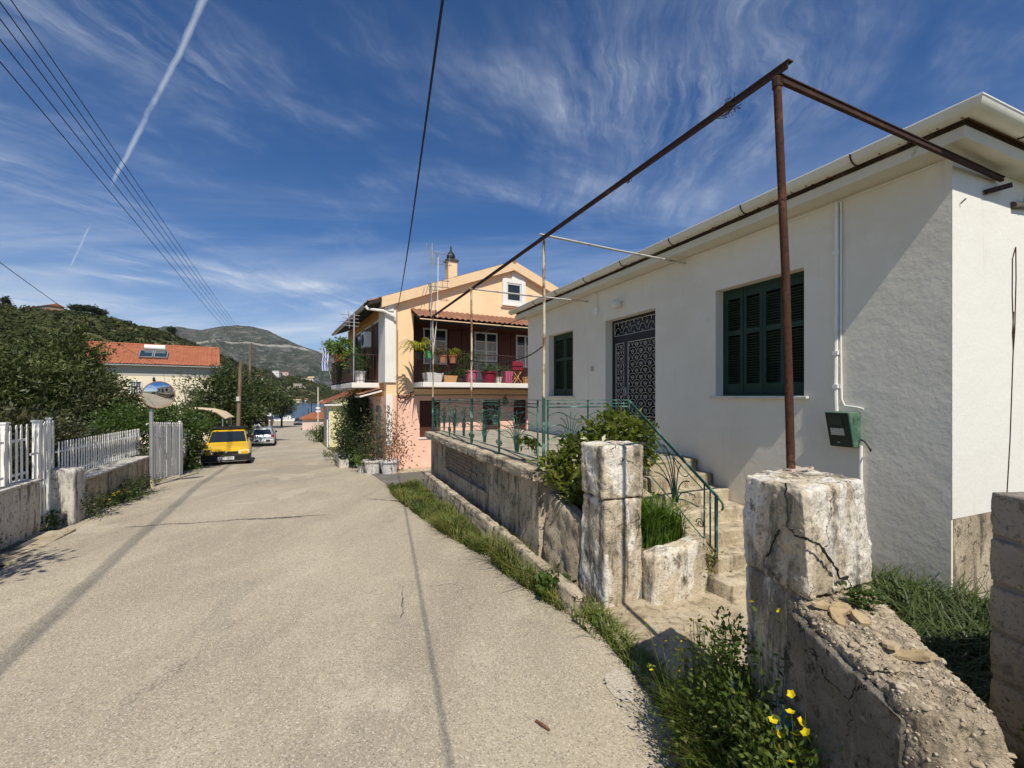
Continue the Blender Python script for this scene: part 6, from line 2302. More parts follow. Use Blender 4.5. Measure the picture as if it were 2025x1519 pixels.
def wheel(c, x, y, z0, r=.29, w=.19):
    o = MB()
    s = 1 if x > 0 else -1
    prof = [(r * .62, -w / 2), (r * .96, -w / 2), (r, -w / 2 + .03), (r, w / 2 - .03), (r * .96, w / 2), (r * .62, w / 2)]
    t_ = o.lathe(prof, (0, 0, 0), 22).build('wheel', M_TYRE, c, raw=True, smooth=True)
    t_.rotation_euler = (0, R(90), 0)
    t_.location = (x, y, r)
    MB().lathe([(r * .63, .06 * s), (r * .55, .085 * s), (r * .2, .075 * s), (.02, .09 * s)], (0, 0, 0), 14).build('rim', M_GREYMETAL, t_, raw=True, smooth=True)


def quadplate(c, name, m_, pts, th=.008, ctr=None):
    """thin panel through 3-D points, pushed out along its normal"""
    pts = [Vector(p) for p in pts]
    n_ = (pts[1] - pts[0]).cross(pts[2] - pts[0]).normalized()
    if ctr is not None and n_.dot(pts[0] - Vector(ctr)) < 0:
        n_ = -n_
    return MB().hexa([p - n_ * th for p in pts], [p + n_ * th for p in pts]).build(name, m_, c)


# yellow saloon, front towards the camera (local -y)
yc_rot = R(30)
yf = Vector((-11.15, 17.35))
dvec = Vector((-math.sin(yc_rot), math.cos(yc_rot)))
yc = yf + dvec * 2.1
zy = g(yc.y) + .0
ycar = car('faded yellow saloon car with black bumper and roof rack parked at the left kerb', (yc.x, yc.y, zy), yc_rot, M_CARY, 1.68,
           [(-2.06, .70, .42, .66, .10), (-1.98, .79, .24, .72, .10), (-1.55, .83, .20, .80, .12), (-.95, .84, .20, .90, .14), (.9, .84, .20, .92, .14), (1.6, .83, .22, .93, .14), (2.0, .78, .3, .90, .13), (2.08, .68, .42, .80, .1)],
           [(-.98, .70, .69, .86, .90), (-.20, .72, .60, .88, 1.36), (.25, .72, .60, .9, 1.395), (.85, .72, .60, .9, 1.38), (1.55, .70, .66, .9, .98)])
zc0 = zy
cc = (0, 0, zy + .7)
quadplate(ycar, 'windscreen', M_CARGLASS, [(-.66, -.93, zc0 + .925), (.66, -.93, zc0 + .925), (.565, -.27, zc0 + 1.315), (-.565, -.27, zc0 + 1.315)], .012, cc)
for s in (-1, 1):
    quadplate(ycar, 'side_window', M_CARGLASS, [(s * .715, -.62, zc0 + .95), (s * .715, .38, zc0 + .95), (s * .635, .33, zc0 + 1.29), (s * .635, -.16, zc0 + 1.28)], .010, cc)
    quadplate(ycar, 'side_window', M_CARGLASS, [(s * .715, .46, zc0 + .95), (s * .715, 1.12, zc0 + .95), (s * .64, .86, zc0 + 1.28), (s * .635, .46, zc0 + 1.29)], .010, cc)
    MB().hexa([(s * .42, -2.085, zc0 + .555), (s * .78, -2.0, zc0 + .555), (s * .80, -1.93, zc0 + .555), (s * .42, -2.0, zc0 + .555)], [(s * .42, -2.06, zc0 + .69), (s * .76, -1.985, zc0 + .70), (s * .78, -1.90, zc0 + .70), (s * .42, -1.98, zc0 + .69)]).build('headlight', M_LAMP, ycar, bevel=.01)
    MB().box(min(s * .80, s * .93), max(s * .80, s * .93), -.74, -.64, zc0 + .90, zc0 + 1.02).build('wing_mirror', M_TRIMBLK, ycar, bevel=.02)
    MB().box(min(s * .842, s * .852), max(s * .842, s * .852), -1.2, 1.4, zc0 + .48, zc0 + .55).build('side_strip', M_TRIMBLK, ycar)
mb = MB().hexa([(-.80, -2.12, zc0 + .24), (.80, -2.12, zc0 + .24), (.85, -1.72, zc0 + .24), (-.85, -1.72, zc0 + .24)], [(-.78, -2.14, zc0 + .535), (.78, -2.14, zc0 + .535), (.855, -1.72, zc0 + .545), (-.855, -1.72, zc0 + .545)])
mb.build('bumper', M_TRIMBLK, ycar, bevel=.03)
MB().box(-.70, .70, -2.150, -2.141, zc0 + .27, zc0 + .30).build('bumper_strip', mat('grey_scuff', (.16, .16, .16), .5), ycar)
MB().box(-.40, .40, -2.098, -2.03, zc0 + .56, zc0 + .655).build('grille', M_TRIMBLK, ycar, bevel=.01)
o = MB().lathe([(.045, 0), (.045, .01), (.03, .014)], (0, 0, 0), 14).build('badge', M_GREYMETAL, ycar, raw=True)
o.rotation_euler = (R(90), 0, 0)
o.location = (0, -2.10, .64)
MB().box(-.27, .27, -2.165, -2.151, zc0 + .345, zc0 + .465).build('licence_plate', M_PLATE, ycar)
MB().box(-.30, -.272, -2.165, -2.151, zc0 + .345, zc0 + .465).build('plate_band', mat('plate_blue', (.02, .05, .3), .5), ycar)


def text(name, s, size, m_, parent, loc, rot, ext=.002):
    cu = bpy.data.curves.new(name, 'FONT')
    cu.body = s
    cu.size = size
    cu.extrude = ext
    cu.align_x = 'CENTER'
    cu.align_y = 'CENTER'
    tmp = bpy.data.objects.new(name, cu)
    COL.objects.link(tmp)
    bpy.context.view_layer.update()
    me = bpy.data.meshes.new_from_object(tmp.evaluated_get(bpy.context.evaluated_depsgraph_get()))
    bpy.data.objects.remove(tmp)
    me.materials.clear()
    me.materials.append(m_)
    o = bpy.data.objects.new(name, me)
    COL.objects.link(o)
    o.parent = parent
    o.location = loc
    o.rotation_euler = rot
    return o


text('plate_text', 'KEZ·3719', .115, M_TRIMBLK, ycar, (.0, -2.169, .404), (R(90), 0, 0))
for x in (-.74, .74):
    for y in (-1.35, 1.25):
        wheel(ycar, x, y, zc0)
rk = MB().bar((-.62, -.05, zc0 + 1.47), (.62, -.05, zc0 + 1.47), .05, .03).bar((-.62, .75, zc0 + 1.47), (.62, .75, zc0 + 1.47), .05, .03)
rk.bar((-.66, -.15, zc0 + 1.485), (-.66, .85, zc0 + 1.485), .03, .05).bar((.66, -.15, zc0 + 1.485), (.66, .85, zc0 + 1.485), .03, .05)
rk.box(-.64, .64, -.1, .8, zc0 + 1.435, zc0 + 1.455)
for x in (-.6, .6):
    rk.bar((x, -.05, zc0 + 1.34), (x, -.05, zc0 + 1.47), .04, .03).bar((x, .75, zc0 + 1.34), (x, .75, zc0 + 1.47), .04, .03)
rk.build('roof_rack', M_TRIMBLK, ycar)
MB().box(-.012, .012, -1.0, -.94, zc0 + .93, zc0 + .94).build('wiper', M_TRIMBLK, ycar)

# silver hatchback, rear towards the camera
sr_rot = R(27)
sf = Vector((-20.2, 36.0))
dv = Vector((-math.sin(sr_rot), math.cos(sr_rot)))
sc_ = sf + dv * 2.0
zs_ = g(sc_.y - .6)
scar = car('silver hatchback parked beyond the yellow car with its rear to the camera', (sc_.x, sc_.y, zs_), sr_rot, M_CARS, 1.73,
           [(-2.02, .76, .40, .86, .08), (-1.95, .84, .26, .96, .08), (-1.3, .86, .24, 1.0, .09), (.9, .86, .24, .98, .1), (1.5, .85, .24, .9, .12), (1.95, .78, .28, .78, .12), (2.03, .68, .40, .7, .1)],
           [(-1.93, .74, .60, .96, 1.0), (-1.62, .77, .62, .97, 1.46), (-1.0, .78, .64, .98, 1.53), (.1, .78, .64, .98, 1.52), (.5, .77, .62, .97, 1.44), (1.25, .74, .70, .92, .98)])
cc = (0, 0, zs_ + .8)
quadplate(scar, 'rear_window', M_CARGLASS, [(-.64, -1.93, zs_ + 1.03), (.64, -1.93, zs_ + 1.03), (.54, -1.66, zs_ + 1.42), (-.54, -1.66, zs_ + 1.42)], .02, cc)
for s in (-1, 1):
    quadplate(scar, 'side_window', M_CARGLASS, [(s * .775, -1.3, zs_ + 1.03), (s * .775, -.3, zs_ + 1.03), (s * .68, -.3, zs_ + 1.42), (s * .68, -1.25, zs_ + 1.42)], .014, cc)
    quadplate(scar, 'side_window', M_CARGLASS, [(s * .775, -.24, zs_ + 1.03), (s * .775, .95, zs_ + 1.0), (s * .68, .42, zs_ + 1.40), (s * .68, -.24, zs_ + 1.42)], .014, cc)
    MB().box(min(s * .62, s * .85), max(s * .62, s * .85), -2.03, -1.86, zs_ + .80, zs_ + 1.01).build('tail_light', M_LAMPR, scar, bevel=.03)
    MB().box(min(s * .85, s * 1.02), max(s * .85, s * 1.02), .55, .68, zs_ + 1.0, zs_ + 1.14).build('wing_mirror', M_TRIMBLK, scar, bevel=.02)
    MB().bar((s * .60, -1.5, zs_ + 1.57), (s * .60, .2, zs_ + 1.57), .03, .04).build('roof_rail', M_GREYMETAL, scar)
MB().hexa([(-.84, -2.06, zs_ + .28), (.84, -2.06, zs_ + .28), (.87, -1.7, zs_ + .28), (-.87, -1.7, zs_ + .28)], [(-.82, -2.08, zs_ + .62), (.82, -2.08, zs_ + .62), (.87, -1.7, zs_ + .66), (-.87, -1.7, zs_ + .66)]).build('bumper', M_CARS, scar, bevel=.04)
MB().box(-.55, .55, -2.10, -2.082, zs_ + .44, zs_ + .60).build('bumper_insert', M_TRIMBLK, scar, bevel=.005)
MB().box(-.70, .70, -2.095, -2.081, zs_ + .24, zs_ + .33).build('skid_plate', M_TRIMBLK, scar, bevel=.005)
MB().box(-.26, .26, -2.118, -2.102, zs_ + .47, zs_ + .58).build('licence_plate', M_PLATE, scar)
for x in (-.76, .76):
    for y in (-1.3, 1.3):
        wheel(scar, x, y, zs_, .31)
# dark estate far down the street
df = P(590, 842, 95)
zd = g(96)
dcar = car('dark grey car parked at the far end of the street near the water', (df.x, df.y, zd), R(24), M_CARD, 1.7,
           [(-2.05, .7, .4, .7, .1), (-1.95, .82, .25, .8, .1), (-.95, .85, .22, .95, .12), (1.6, .85, .22, .98, .12), (2.05, .78, .35, .9, .12)],
           [(-1.0, .72, .70, .9, .95), (-.3, .74, .6, .92, 1.42), (1.3, .74, .6, .95, 1.44), (1.9, .72, .66, .95, 1.0)])
quadplate(dcar, 'windscreen', M_CARGLASS, [(-.66, -.96, zd + .96), (.66, -.96, zd + .96), (.56, -.36, zd + 1.38), (-.56, -.36, zd + 1.38)], .02, (0, 0, zd + .7))
for s in (-1, 1):
    MB().box(min(s * .5, s * .75), max(s * .5, s * .75), -2.07, -2.02, zd + .56, zd + .66).build('headlight', M_LAMP, dcar)
for x in (-.76, .76):
    for y in (-1.3, 1.3):
        wheel(dcar, x, y, zd)
rc_ = P(512, 850, 42)
rcz = g(42)
rcar = car('dark red car mostly hidden beside the silver hatchback', (-22.3, 40.2, g(40)), R(27), mat('dark_red_paint', (.22, .012, .018), .3, spec=.6), 1.7,
           [(-2.05, .7, .4, .8, .1), (-1.95, .82, .25, .9, .1), (-.95, .85, .22, .95, .12), (1.6, .85, .22, .9, .12), (2.05, .78, .35, .8, .12)],
           [(-1.7, .72, .66, .9, .95), (-1.2, .74, .6, .92, 1.44), (.3, .74, .6, .95, 1.44), (1.1, .72, .66, .95, 1.0)])
quadplate(rcar, 'rear_window', M_CARGLASS, [(-.62, -1.66, g(40) + 1.0), (.62, -1.66, g(40) + 1.0), (.54, -1.27, g(40) + 1.38), (-.54, -1.27, g(40) + 1.38)], .02, (0, 0, g(40) + .7))
for x in (-.76, .76):
    for y in (-1.3, 1.3):
        wheel(rcar, x, y, g(40))


# ================================================================== trees on the left
M_LEAF1 = leaf_mat('olive_dark_leaf', (.042, .062, .017), (.115, .135, .036), (.26, .235, .075), .24)
M_LEAF2 = leaf_mat('bronze_dark_leaf', (.040, .046, .017), (.085, .088, .030), (.13, .095, .04), .22)
M_IVY = leaf_mat('bright_hedge_leaf', (.045, .085, .014), (.085, .14, .026), None, .3)
M_LEAF3 = leaf_mat('far_tree_leaf', (.040, .064, .018), (.105, .130, .034), None, .22)


def atp(px, py, y):
    v = P(px, py, y)
    return (v.x, v.y, v.z)


tree('garden_tree', 'broad dark leafy tree at the far left behind the picket fence', 'tree', (-14.6, 13.6, -2.4),
     [(atp(30, 785, 13.8), (2.3, 1.8, 1.4), 300, 52, .36), (atp(-160, 780, 13), (2.2, 1.8, 1.5), 130, 40, .4)], .15, .34, M_LEAF1, trunk_r=.14, seed=61, limbs=10)
tree('garden_tree', 'taller dark tree rising in front of the tiled cream house', 'tree', (-15.4, 16.0, -2.6),
     [(atp(138, 738, 16), (1.0, 1.3, 1.65), 190, 50, .32), (atp(95, 790, 15), (1.6, 1.3, 1.4), 160, 46, .36), (atp(185, 790, 15.5), (.9, 1.0, 1.0), 100, 44, .3)], .15, .34, M_LEAF1, trunk_r=.14, seed=62, limbs=10)
tree('garden_tree', 'rounded bronze green tree just left of the traffic mirror', 'tree', (-13.2, 14.8, -2.5),
     [(atp(208, 818, 14.6), (.9, 1.0, .95), 170, 46, .28), (atp(170, 840, 13.8), (1.1, .8, .8), 110, 40, .3)], .13, .36, M_LEAF2, trunk_r=.1, seed=63)
tree('hedge', 'bright green climbing hedge behind the long picket fence and open gate', 'hedge', (-12.0, 14.2, -2.5),
     [(atp(268, 828, 13.6), (1.05, .5, .42), 130, 24, .26), (atp(330, 832, 15), (1.1, .6, .48), 150, 24, .28), (atp(378, 848, 16), (.6, .5, .45), 80, 22, .24), (atp(225, 848, 12.6), (.8, .4, .3), 70, 22, .24), (atp(300, 880, 14), (1.4, .5, .6), 120, 20, .3)], .085, .55, M_IVY, trunk_r=.03, seed=64)
tree('sapling', 'sparse pale sapling standing in front of the cream house wall', 'tree', (-19.2, 26.5, -3.4),
     [(atp(362, 768, 27), (.75, .6, 1.15), 55, 9, .22)], .12, .4, leaf_mat('pale_sapling_leaf', (.09, .11, .05), (.16, .18, .09), (.3, .25, .16)), trunk_r=.03, seed=65)
tree('street_tree', 'large dark tree behind the utility pole and yellow car', 'tree', (-20.5, 33.5, -4.0),
     [(atp(442, 785, 33), (1.8, 2.0, 2.3), 210, 46, .5), (atp(405, 822, 31), (1.5, 1.4, 1.1), 100, 40, .42)], .22, .42, M_LEAF3, trunk_r=.2, seed=66)
tree('street_tree', 'dark tree crown just right of the utility pole above the silver car', 'tree', (-23.5, 42.5, -4.5),
     [(atp(497, 790, 42), (2.0, 2.0, 2.4), 190, 42, .55), (atp(478, 815, 40), (1.6, 1.5, 1.6), 90, 40, .5)], .25, .42, M_LEAF3, trunk_r=.2, seed=67)
tree('street_tree', 'smaller tree at the end of the row next to the blue sign', 'tree', (-43.5, 84, -6.0),
     [(atp(553, 800, 84), (2.6, 2.2, 2.2), 220, 20, .8), (atp(535, 790, 80), (2.6, 2.2, 3.0), 220, 20, .8)], .36, .45, M_LEAF3, trunk_r=.2, seed=68)
tree('ivy', 'ivy and weeds growing over the low wall beside the yellow car', 'ivy', (-12.5, 16.0, -2.7),
     [(atp(378, 890, 16.6), (.35, .5, .45), 90, 20, .2), (atp(366, 925, 15.4), (.28, .6, .28), 70, 18, .18)], .08, .55, M_IVY, trunk_r=.015, seed=69, limbs=2)
tree('roadside_tree', 'leafy tree left of the camera whose shadow falls on the road', 'tree', (-6.2, 2.3, -2.1),
     [((-5.85, 2.75, 1.25), (.7, .8, .7), 90, 18, .28), ((-7.35, 4.4, 4.2), (.9, 1.2, 1.4), 90, 18, .34)], .12, .4, M_LEAF1, trunk_r=.09, seed=70)

tree('gap_dark_shrub', 'added shrubs darkening the gaps behind the near picket fence', 'shrub', (-9.8, 8.6, -2.2),  # shrubs added so that the gaps between pickets show dark
     [(atp(20, 875, 8.9), (.9, .8, .75), 150, 26, .26), (atp(95, 885, 9.6), (.8, .8, .6), 110, 26, .26), (atp(-90, 870, 8.2), (.9, .9, .8), 110, 24, .28), (atp(190, 905, 11.5), (1.2, .7, .6), 110, 24, .26)], .10, .42, M_LEAF2, trunk_r=.05, seed=85)
# plants along the foot of the left walls
tree('weed_clump', 'woody weed clump at the foot of the white gate post', 'weeds', (-7.45, 7.95, -2.17),
     [((-7.42, 7.95, -1.95), (.22, .25, .30), 45, 14, .12)], .045, .5, leaf_mat('weed_leaf', (.05, .07, .022), (.09, .11, .035), (.2, .15, .08)), trunk_r=.01, seed=71, limbs=3)
tree('weed_clump', 'low green weeds with yellow flowers at the foot of the dark wall', 'weeds', (-8.1, 9.2, -2.2),
     [((-8.05, 9.1, -2.10), (.18, .65, .14), 70, 14, .10), ((-8.35, 9.9, -2.05), (.15, .6, .22), 60, 14, .12)], .05, .5, leaf_mat('weed_leaf_green', (.05, .085, .016), (.09, .14, .03)), trunk_r=.008, seed=72, limbs=2)
tree('weed_clump', 'dark weeds at the end of the near garden wall by the drain slab', 'weeds', (-7.0, 5.6, -2.12),
     [((-7.05, 5.5, -2.0), (.35, .6, .25), 80, 14, .13), ((-7.6, 7.2, -2.05), (.15, .3, .15), 40, 14, .1)], .05, .5, leaf_mat('weed_leaf_green', (.05, .085, .016), (.09, .14, .03)), trunk_r=.008, seed=73, limbs=2)


def flower_mesh(r=.018, petals=5):
    mb = MB()
    for i in range(petals):
        a = 2 * math.pi * i / petals
        b = a + 2 * math.pi / petals * .5
        c = a - 2 * math.pi / petals * .5
        mb.add([(0, 0, 0), (r * .75 * math.cos(c), r * .75 * math.sin(c), r * .25), (r * math.cos(a), r * math.sin(a), r * .38), (r * .75 * math.cos(b), r * .75 * math.sin(b), r * .25)], [(0, 1, 2, 3)])
    me = mb.mesh('flower')
    me.materials.append(M_YELLOWFLOWER)
    return me


FL = flower_mesh()
for i in range(16):
    o = tag(link('wildflower', FL, None), 'tiny yellow wildflower in the weeds below the dark left wall', 'flower', 'yellow flowers below the dark left wall')
    yy = random.uniform(8.7, 9.7)
    o.location = (-7.95 - (yy - 8.8) * .35 + random.uniform(-.1, .1), yy, -2.02 + random.uniform(-.05, .08))
    o.scale = (1.8, 1.8, 1.8)
    o.rotation_euler = (random.uniform(-.1, .6), 0, random.uniform(0, 6))

# ================================================================== cream house
ca, cb = Vector((-37.0, 38.2)), Vector((-28.9, 43.7))
cd = (cb - ca)
CROT = math.atan2(cd.y, cd.x)
chh = thing('cream_house', 'cream house with red tiled roof and solar water heater behind the garden trees', 'house', (ca.x, ca.y, -5.0), CROT)
CL = cd.length
M_CREAM = mat('cream_render', (.80, .70, .52), .85, [(.5, (.76, .66, .48), .4, .7, 4)])
ez = 2.75
MB().box(.3, CL - .3, 0, .25, -5.2, ez).build('wall', M_CREAM, chh)
MB().box(CL - .55, CL - .3, .25, 6.6, -5.2, ez).build('wall', M_CREAM, chh)
MB().box(.3, .55, .25, 6.6, -5.2, ez).build('wall', M_CREAM, chh)
MB().prism([(-.02, ez + .001), (6.9, ez + .001), (3.45, ez + 2.0)], CL - .5, CL - .3, 'x').build('gable', M_CREAM, chh)
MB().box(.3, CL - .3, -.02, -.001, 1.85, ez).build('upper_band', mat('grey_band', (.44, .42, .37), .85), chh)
MB().box(-.1, CL + .1, -.55, 7.3, ez + .002, ez + .10).build('eave', M_PWHITE, chh)
tile_sheet('roof_tiles', chh, (-.15, -.62, ez + .11), (CL + .3, 0, 0), (0, 4.0, 2.05), 42, 15, M_ROOFTILE, .05)
tile_sheet('roof_tiles', chh, (-.15, 7.4, ez + .11), (CL + .3, 0, 0), (0, -4.0, 2.05), 42, 15, M_ROOFTILE, .05)
MB().tube([(-.15, 3.38, ez + 2.2), (CL + .15, 3.38, ez + 2.2)], .12, 8).build('roof_ridge', M_ROOFTILE, chh)
for xx in (-.1, .55, CL - .6, CL + .1):
    MB().tube([(xx, -.62, ez + .17), (xx, 3.38, ez + 2.2)], .10, 7).build('verge_tiles', M_ROOFTILE, chh)
# solar heater
so = MB()
for k in (0, 1):
    x0_ = 3.75 + k * 1.08
    p0, p1 = (.35, ez + .75), (1.75, ez + 1.48)
    fr = MB().hexa([(x0_, p0[0], p0[1]), (x0_ + 1.02, p0[0], p0[1]), (x0_ + 1.02, p1[0], p1[1]), (x0_, p1[0], p1[1])], [(x0_, p0[0] - .05, p0[1] + .10), (x0_ + 1.02, p0[0] - .05, p0[1] + .10), (x0_ + 1.02, p1[0] - .05, p1[1] + .10), (x0_, p1[0] - .05, p1[1] + .10)])
    pnl = fr.build('solar_panel', M_GREYMETAL, chh)
    MB().hexa([(x0_ + .07, p0[0] + .05, p0[1] + .13), (x0_ + .95, p0[0] + .05, p0[1] + .13), (x0_ + .95, p1[0] - .15, p1[1] + .03), (x0_ + .07, p1[0] - .15, p1[1] + .03)], [(x0_ + .07, p0[0] + .04, p0[1] + .15), (x0_ + .95, p0[0] + .04, p0[1] + .15), (x0_ + .95, p1[0] - .16, p1[1] + .05), (x0_ + .07, p1[0] - .16, p1[1] + .05)]).build('absorber', mat('solar_glass', (.02, .04, .05), .12, spec=.8), pnl, raw=True)
MB().tube([(4.05, 1.95, ez + 1.85), (5.6, 1.95, ez + 1.85)], .27, 12).build('water_tank', mat('tank_white', (.8, .79, .74), .35), chh, smooth=True)
# window with ornate grille, wall lamps
wz0, wz1 = .2, 1.35
MB().box(3.2, 4.05, -.06, -.021, wz0, wz1).build('window_surround', M_WHITEPLAIN, chh)
MB().box(3.28, 3.97, -.075, -.061, wz0 + .07, wz1 - .07).build('window', M_WINDARK, chh)
mb = MB()
for k in range(5):
    x = 3.28 + .69 * k / 4
    mb.tube([(x, -.10, wz0 + .07), (x, -.10, wz1 - .07)], .018, 4)
for zz in (.45, .72, 1.0):
    for k in range(4):
        x = 3.28 + .69 * (k + .5) / 4
        mb.tube([(x + .07 * math.cos(a), -.10, zz + .09 * math.sin(a)) for a in np.linspace(0, 6.28, 9)], .012, 4, caps=False)
tag(mb.build('window_grille', M_WHITEPLAIN, chh), kind='stuff')
for x in (2.0, 4.9):
    o = MB().lathe([(.02, -.3), (.09, -.2), (.10, .05), (.05, .14), (.015, .22)], (x, -.16, 1.55), 8).build('wall_lamp', M_TRIMBLK, chh)
o = MB().lathe([(.30, 0), (.22, .05), (.02, .07)], (0, 0, 0), 16).build('satellite_dish', M_WHITEPLAIN, chh, raw=True)
o.location = (CL - .1, 2.0, 5.0 + 3.0)
o.rotation_euler = (R(60), R(40), 0)

# beige canopy over a garden seat
um = thing('garden_canopy', 'beige fabric canopy in the garden behind the yellow car', 'canopy', atp(415, 850, 24)[:2] + (-3.2,), R(20))
mb = MB()
prof_ = [(-1.1, .12), (-.7, .28), (0, .22), (.55, .05), (.95, -.28)]
zt = atp(415, 815, 24)[2]
vs_ = [(x, y, zt + z - .12 * abs(y) * .4) for y in (-1.0, -.5, 0, .5, 1.0) for x, z in prof_] + [(x, y, zt + z - .03 - .12 * abs(y) * .4) for y in (-1.0, -.5, 0, .5, 1.0) for x, z in prof_]
n_ = len(prof_)
fs_ = []
for j in range(4):
    for i in range(n_ - 1):
        a = j * n_ + i
        fs_.append((a, a + 1, a + n_ + 1, a + n_))
        fs_.append((25 + a, 25 + a + n_, 25 + a + n_ + 1, 25 + a + 1))
mb.add(vs_, fs_)
mb.build('fabric', mat('beige_canvas', (.62, .50, .32), .9), um, smooth=True)
for x, y in ((-1.0, -.9), (-1.0, .9), (.8, -.9), (.8, .9)):
    MB().tube([(x, y, -3.3), (x, y, zt + (.05 if x < 0 else -.2))], .025, 6).build('post', M_GREYMETAL, um)

# ================================================================== utility poles, lamps, wires
def upole(label, px, py_top, y, r=.12, arm=False, cat='utility pole', m_=None, name='utility_pole', lean=0):
    x = (px - CX) / F * y
    zt = (HY - py_top) / F * y
    o = thing(name, label, cat, (x, y, g(y)), 0)
    MB().tube([(0, 0, g(y) - .2), (lean * .5, 0, (g(y) + zt) / 2), (lean, 0, zt)], [r, r * .85, r * .7], 10).build('shaft', m_ or M_WOODPOLE, o, smooth=True)
    return o


p1 = upole('slim wooden utility pole standing behind the yellow car', 469, 712, 30, .14, lean=.25)
MB().box(.05, .25, -.2, -.05, -.35, -.05).build('junction_box', mat('pale_box', (.55, .52, .42), .6), p1)
p2 = upole('tall dark utility pole carrying the bundle of power lines', 493, 680, 46, .17, lean=.1)
for k in range(5):
    MB().lathe([(.03, 0), (.06, .03), (.04, .10), (.05, .13), (.01, .18)], (.28, -.1, 5.30 - k * .27), 8).build('insulator', mat('insulator_brown', (.10, .05, .03), .3), p2)
    MB().bar((0, 0, 5.29 - k * .27), (.30, -.1, 5.29 - k * .27), .03, .03).build('bracket', M_GREYMETAL, p2)
upole('thin wooden utility pole far down the street left of the white sign', 527, 752, 66, .13)
upole('dark utility pole far down the street right of the white sign', 537, 733, 74, .18, m_=mat('dark_pole', (.06, .05, .045), .9, [(3, (.13, .11, .09), .5, .6, 3)]))
lp = upole('pale concrete lamp post beside the yellow house', 629, 766, 46, .10, m_=mat('pale_pole', (.55, .50, .36), .8), name='lamp_post', cat='lamp post')
MB().tube([(0, 0, -1.0), (.15, 0, -.6), (.5, 0, -.45), (.8, 0, -.62)], .05, 6).build('lamp_arm', M_WHITEPLAIN, lp)
for px, pt, y, lb in ((577, 806, 118, 'dark thin post at the quay, leftmost of three against the sea'), (610, 808, 112, 'short dark post at the quay, middle of three against the sea'), (616, 789, 100, 'tallest dark post at the quay against the sea')):
    upole(lb, px, pt, y, .12, m_=M_TRIMBLK, name='quay_post', cat='post')


def wire(name, label, a, b, sag, r, group=None, n=24, extra=None):
    a, b = Vector(a), Vector(b)
    pts = [a.lerp(b, t) - Vector((0, 0, sag * 4 * t * (1 - t))) for t in np.linspace(0, 1, n)]
    o = MB().tube(pts, r, 5).build(name, M_BLACK, smooth=True)
    return tag(o, label, 'cable', group)


tops = P(493, 682, 46)
base_near = Vector((-5.87, 5.1))
dw = (Vector((tops.x, tops.y)) - base_near).normalized()
lbs = ['topmost', 'second from the top', 'middle', 'second from the bottom', 'lowest']
for k in range(5):
    zn = (HY - [-32, 4, 37, 78, 122][k]) / F * 5.1
    far = Vector((tops.x + .38, tops.y - .1, 5.36 - k * .27))
    near = Vector((base_near.x, base_near.y, zn))
    back = near + (near - far).normalized() * 14
    pts = [far, far.lerp(near, .33) + Vector((0, 0, -.28)), far.lerp(near, .66) + Vector((0, 0, -.26)), near, back]
    # smooth spline through the points
    out = []
    for i in range(len(pts) - 1):
        p0, p1_, p2_, p3 = pts[max(i - 1, 0)], pts[i], pts[i + 1], pts[min(i + 2, len(pts) - 1)]
        for t in np.linspace(0, 1, 9)[:-1]:
            out.append(.5 * ((2 * p1_) + (p2_ - p0) * t + (2 * p0 - 5 * p1_ + 4 * p2_ - p3) * t * t + (3 * p1_ - p0 - 3 * p2_ + p3) * t ** 3))
    out.append(pts[-1])
    o = MB().tube(out, .0066, 5).build('power_line', M_BLACK, smooth=True)
    tag(o, f'{lbs[k]} of the five power lines at the upper left', 'cable', 'bundle of power lines')
A_ = Vector((-3.59, 14.05, 2.86))
B2 = Vector((-.4688, 3.0, 2.669))
Cb = A_ + (B2 - A_) * 2.1
pts = []
for t in np.linspace(0, 1, 40):
    q = A_.lerp(Cb, t)
    pts.append(q + Vector((0, 0, -.18 * math.sin(math.pi * min(1, t * 2.1)) * (1 if t < .476 else 0))))
tag(MB().tube(pts, .011, 6).build('service_cable', M_BLACK, smooth=True), 'thick black cable sweeping overhead to the corner of the pink house', 'cable')
# cable from the left edge down to the cream house
wire('service_cable', 'thin cable sloping down from the left edge past the hillside trees', P(-60, 474, 16), P(330, 728, 43), .5, .014)
wire('service_cable', 'drooping cable from the slim utility pole towards the cream house', P(471, 716, 30), P(375, 738, 42), .9, .02)
wire('service_cable', 'cable running down the street from the slim pole to the next pole', P(471, 716, 30), P(537, 740, 74), .7, .02)
# cable loops round the pergola poles
def cloop(label, pts, r=.009):
    pts = [Vector(p) for p in pts]
    out = []
    for i in range(len(pts) - 1):
        p0, p1_, p2_, p3 = pts[max(i - 1, 0)], pts[i], pts[i + 1], pts[min(i + 2, len(pts) - 1)]
        for t in np.linspace(0, 1, 7)[:-1]:
            out.append(.5 * ((2 * p1_) + (p2_ - p0) * t + (2 * p0 - 5 * p1_ + 4 * p2_ - p3) * t * t + (3 * p1_ - p0 - 3 * p2_ + p3) * t ** 3))
    out.append(pts[-1])
    tag(MB().tube(out, r, 5).build('loose_cable', M_BLACK, smooth=True), label, 'cable')


cloop('loose cable looping from the second to the third pergola pole', [P(1072, 686, 5.6), P(1040, 706, 6.3), P(990, 717, 7.2), P(950, 716, 7.8), P(931, 713, 8.15)])
cloop('loose cable looping between the third and fourth pergola poles', [P(931, 714, 8.15), P(905, 728, 9.2), P(870, 738, 10.4), P(855, 732, 11.05)])
cloop('short cable rising from the third pergola pole to the white house eave', [P(933, 665, 8.15), P(960, 655, 8.5), P(1005, 640, 9.4), P(1040, 628, 11)], .007)

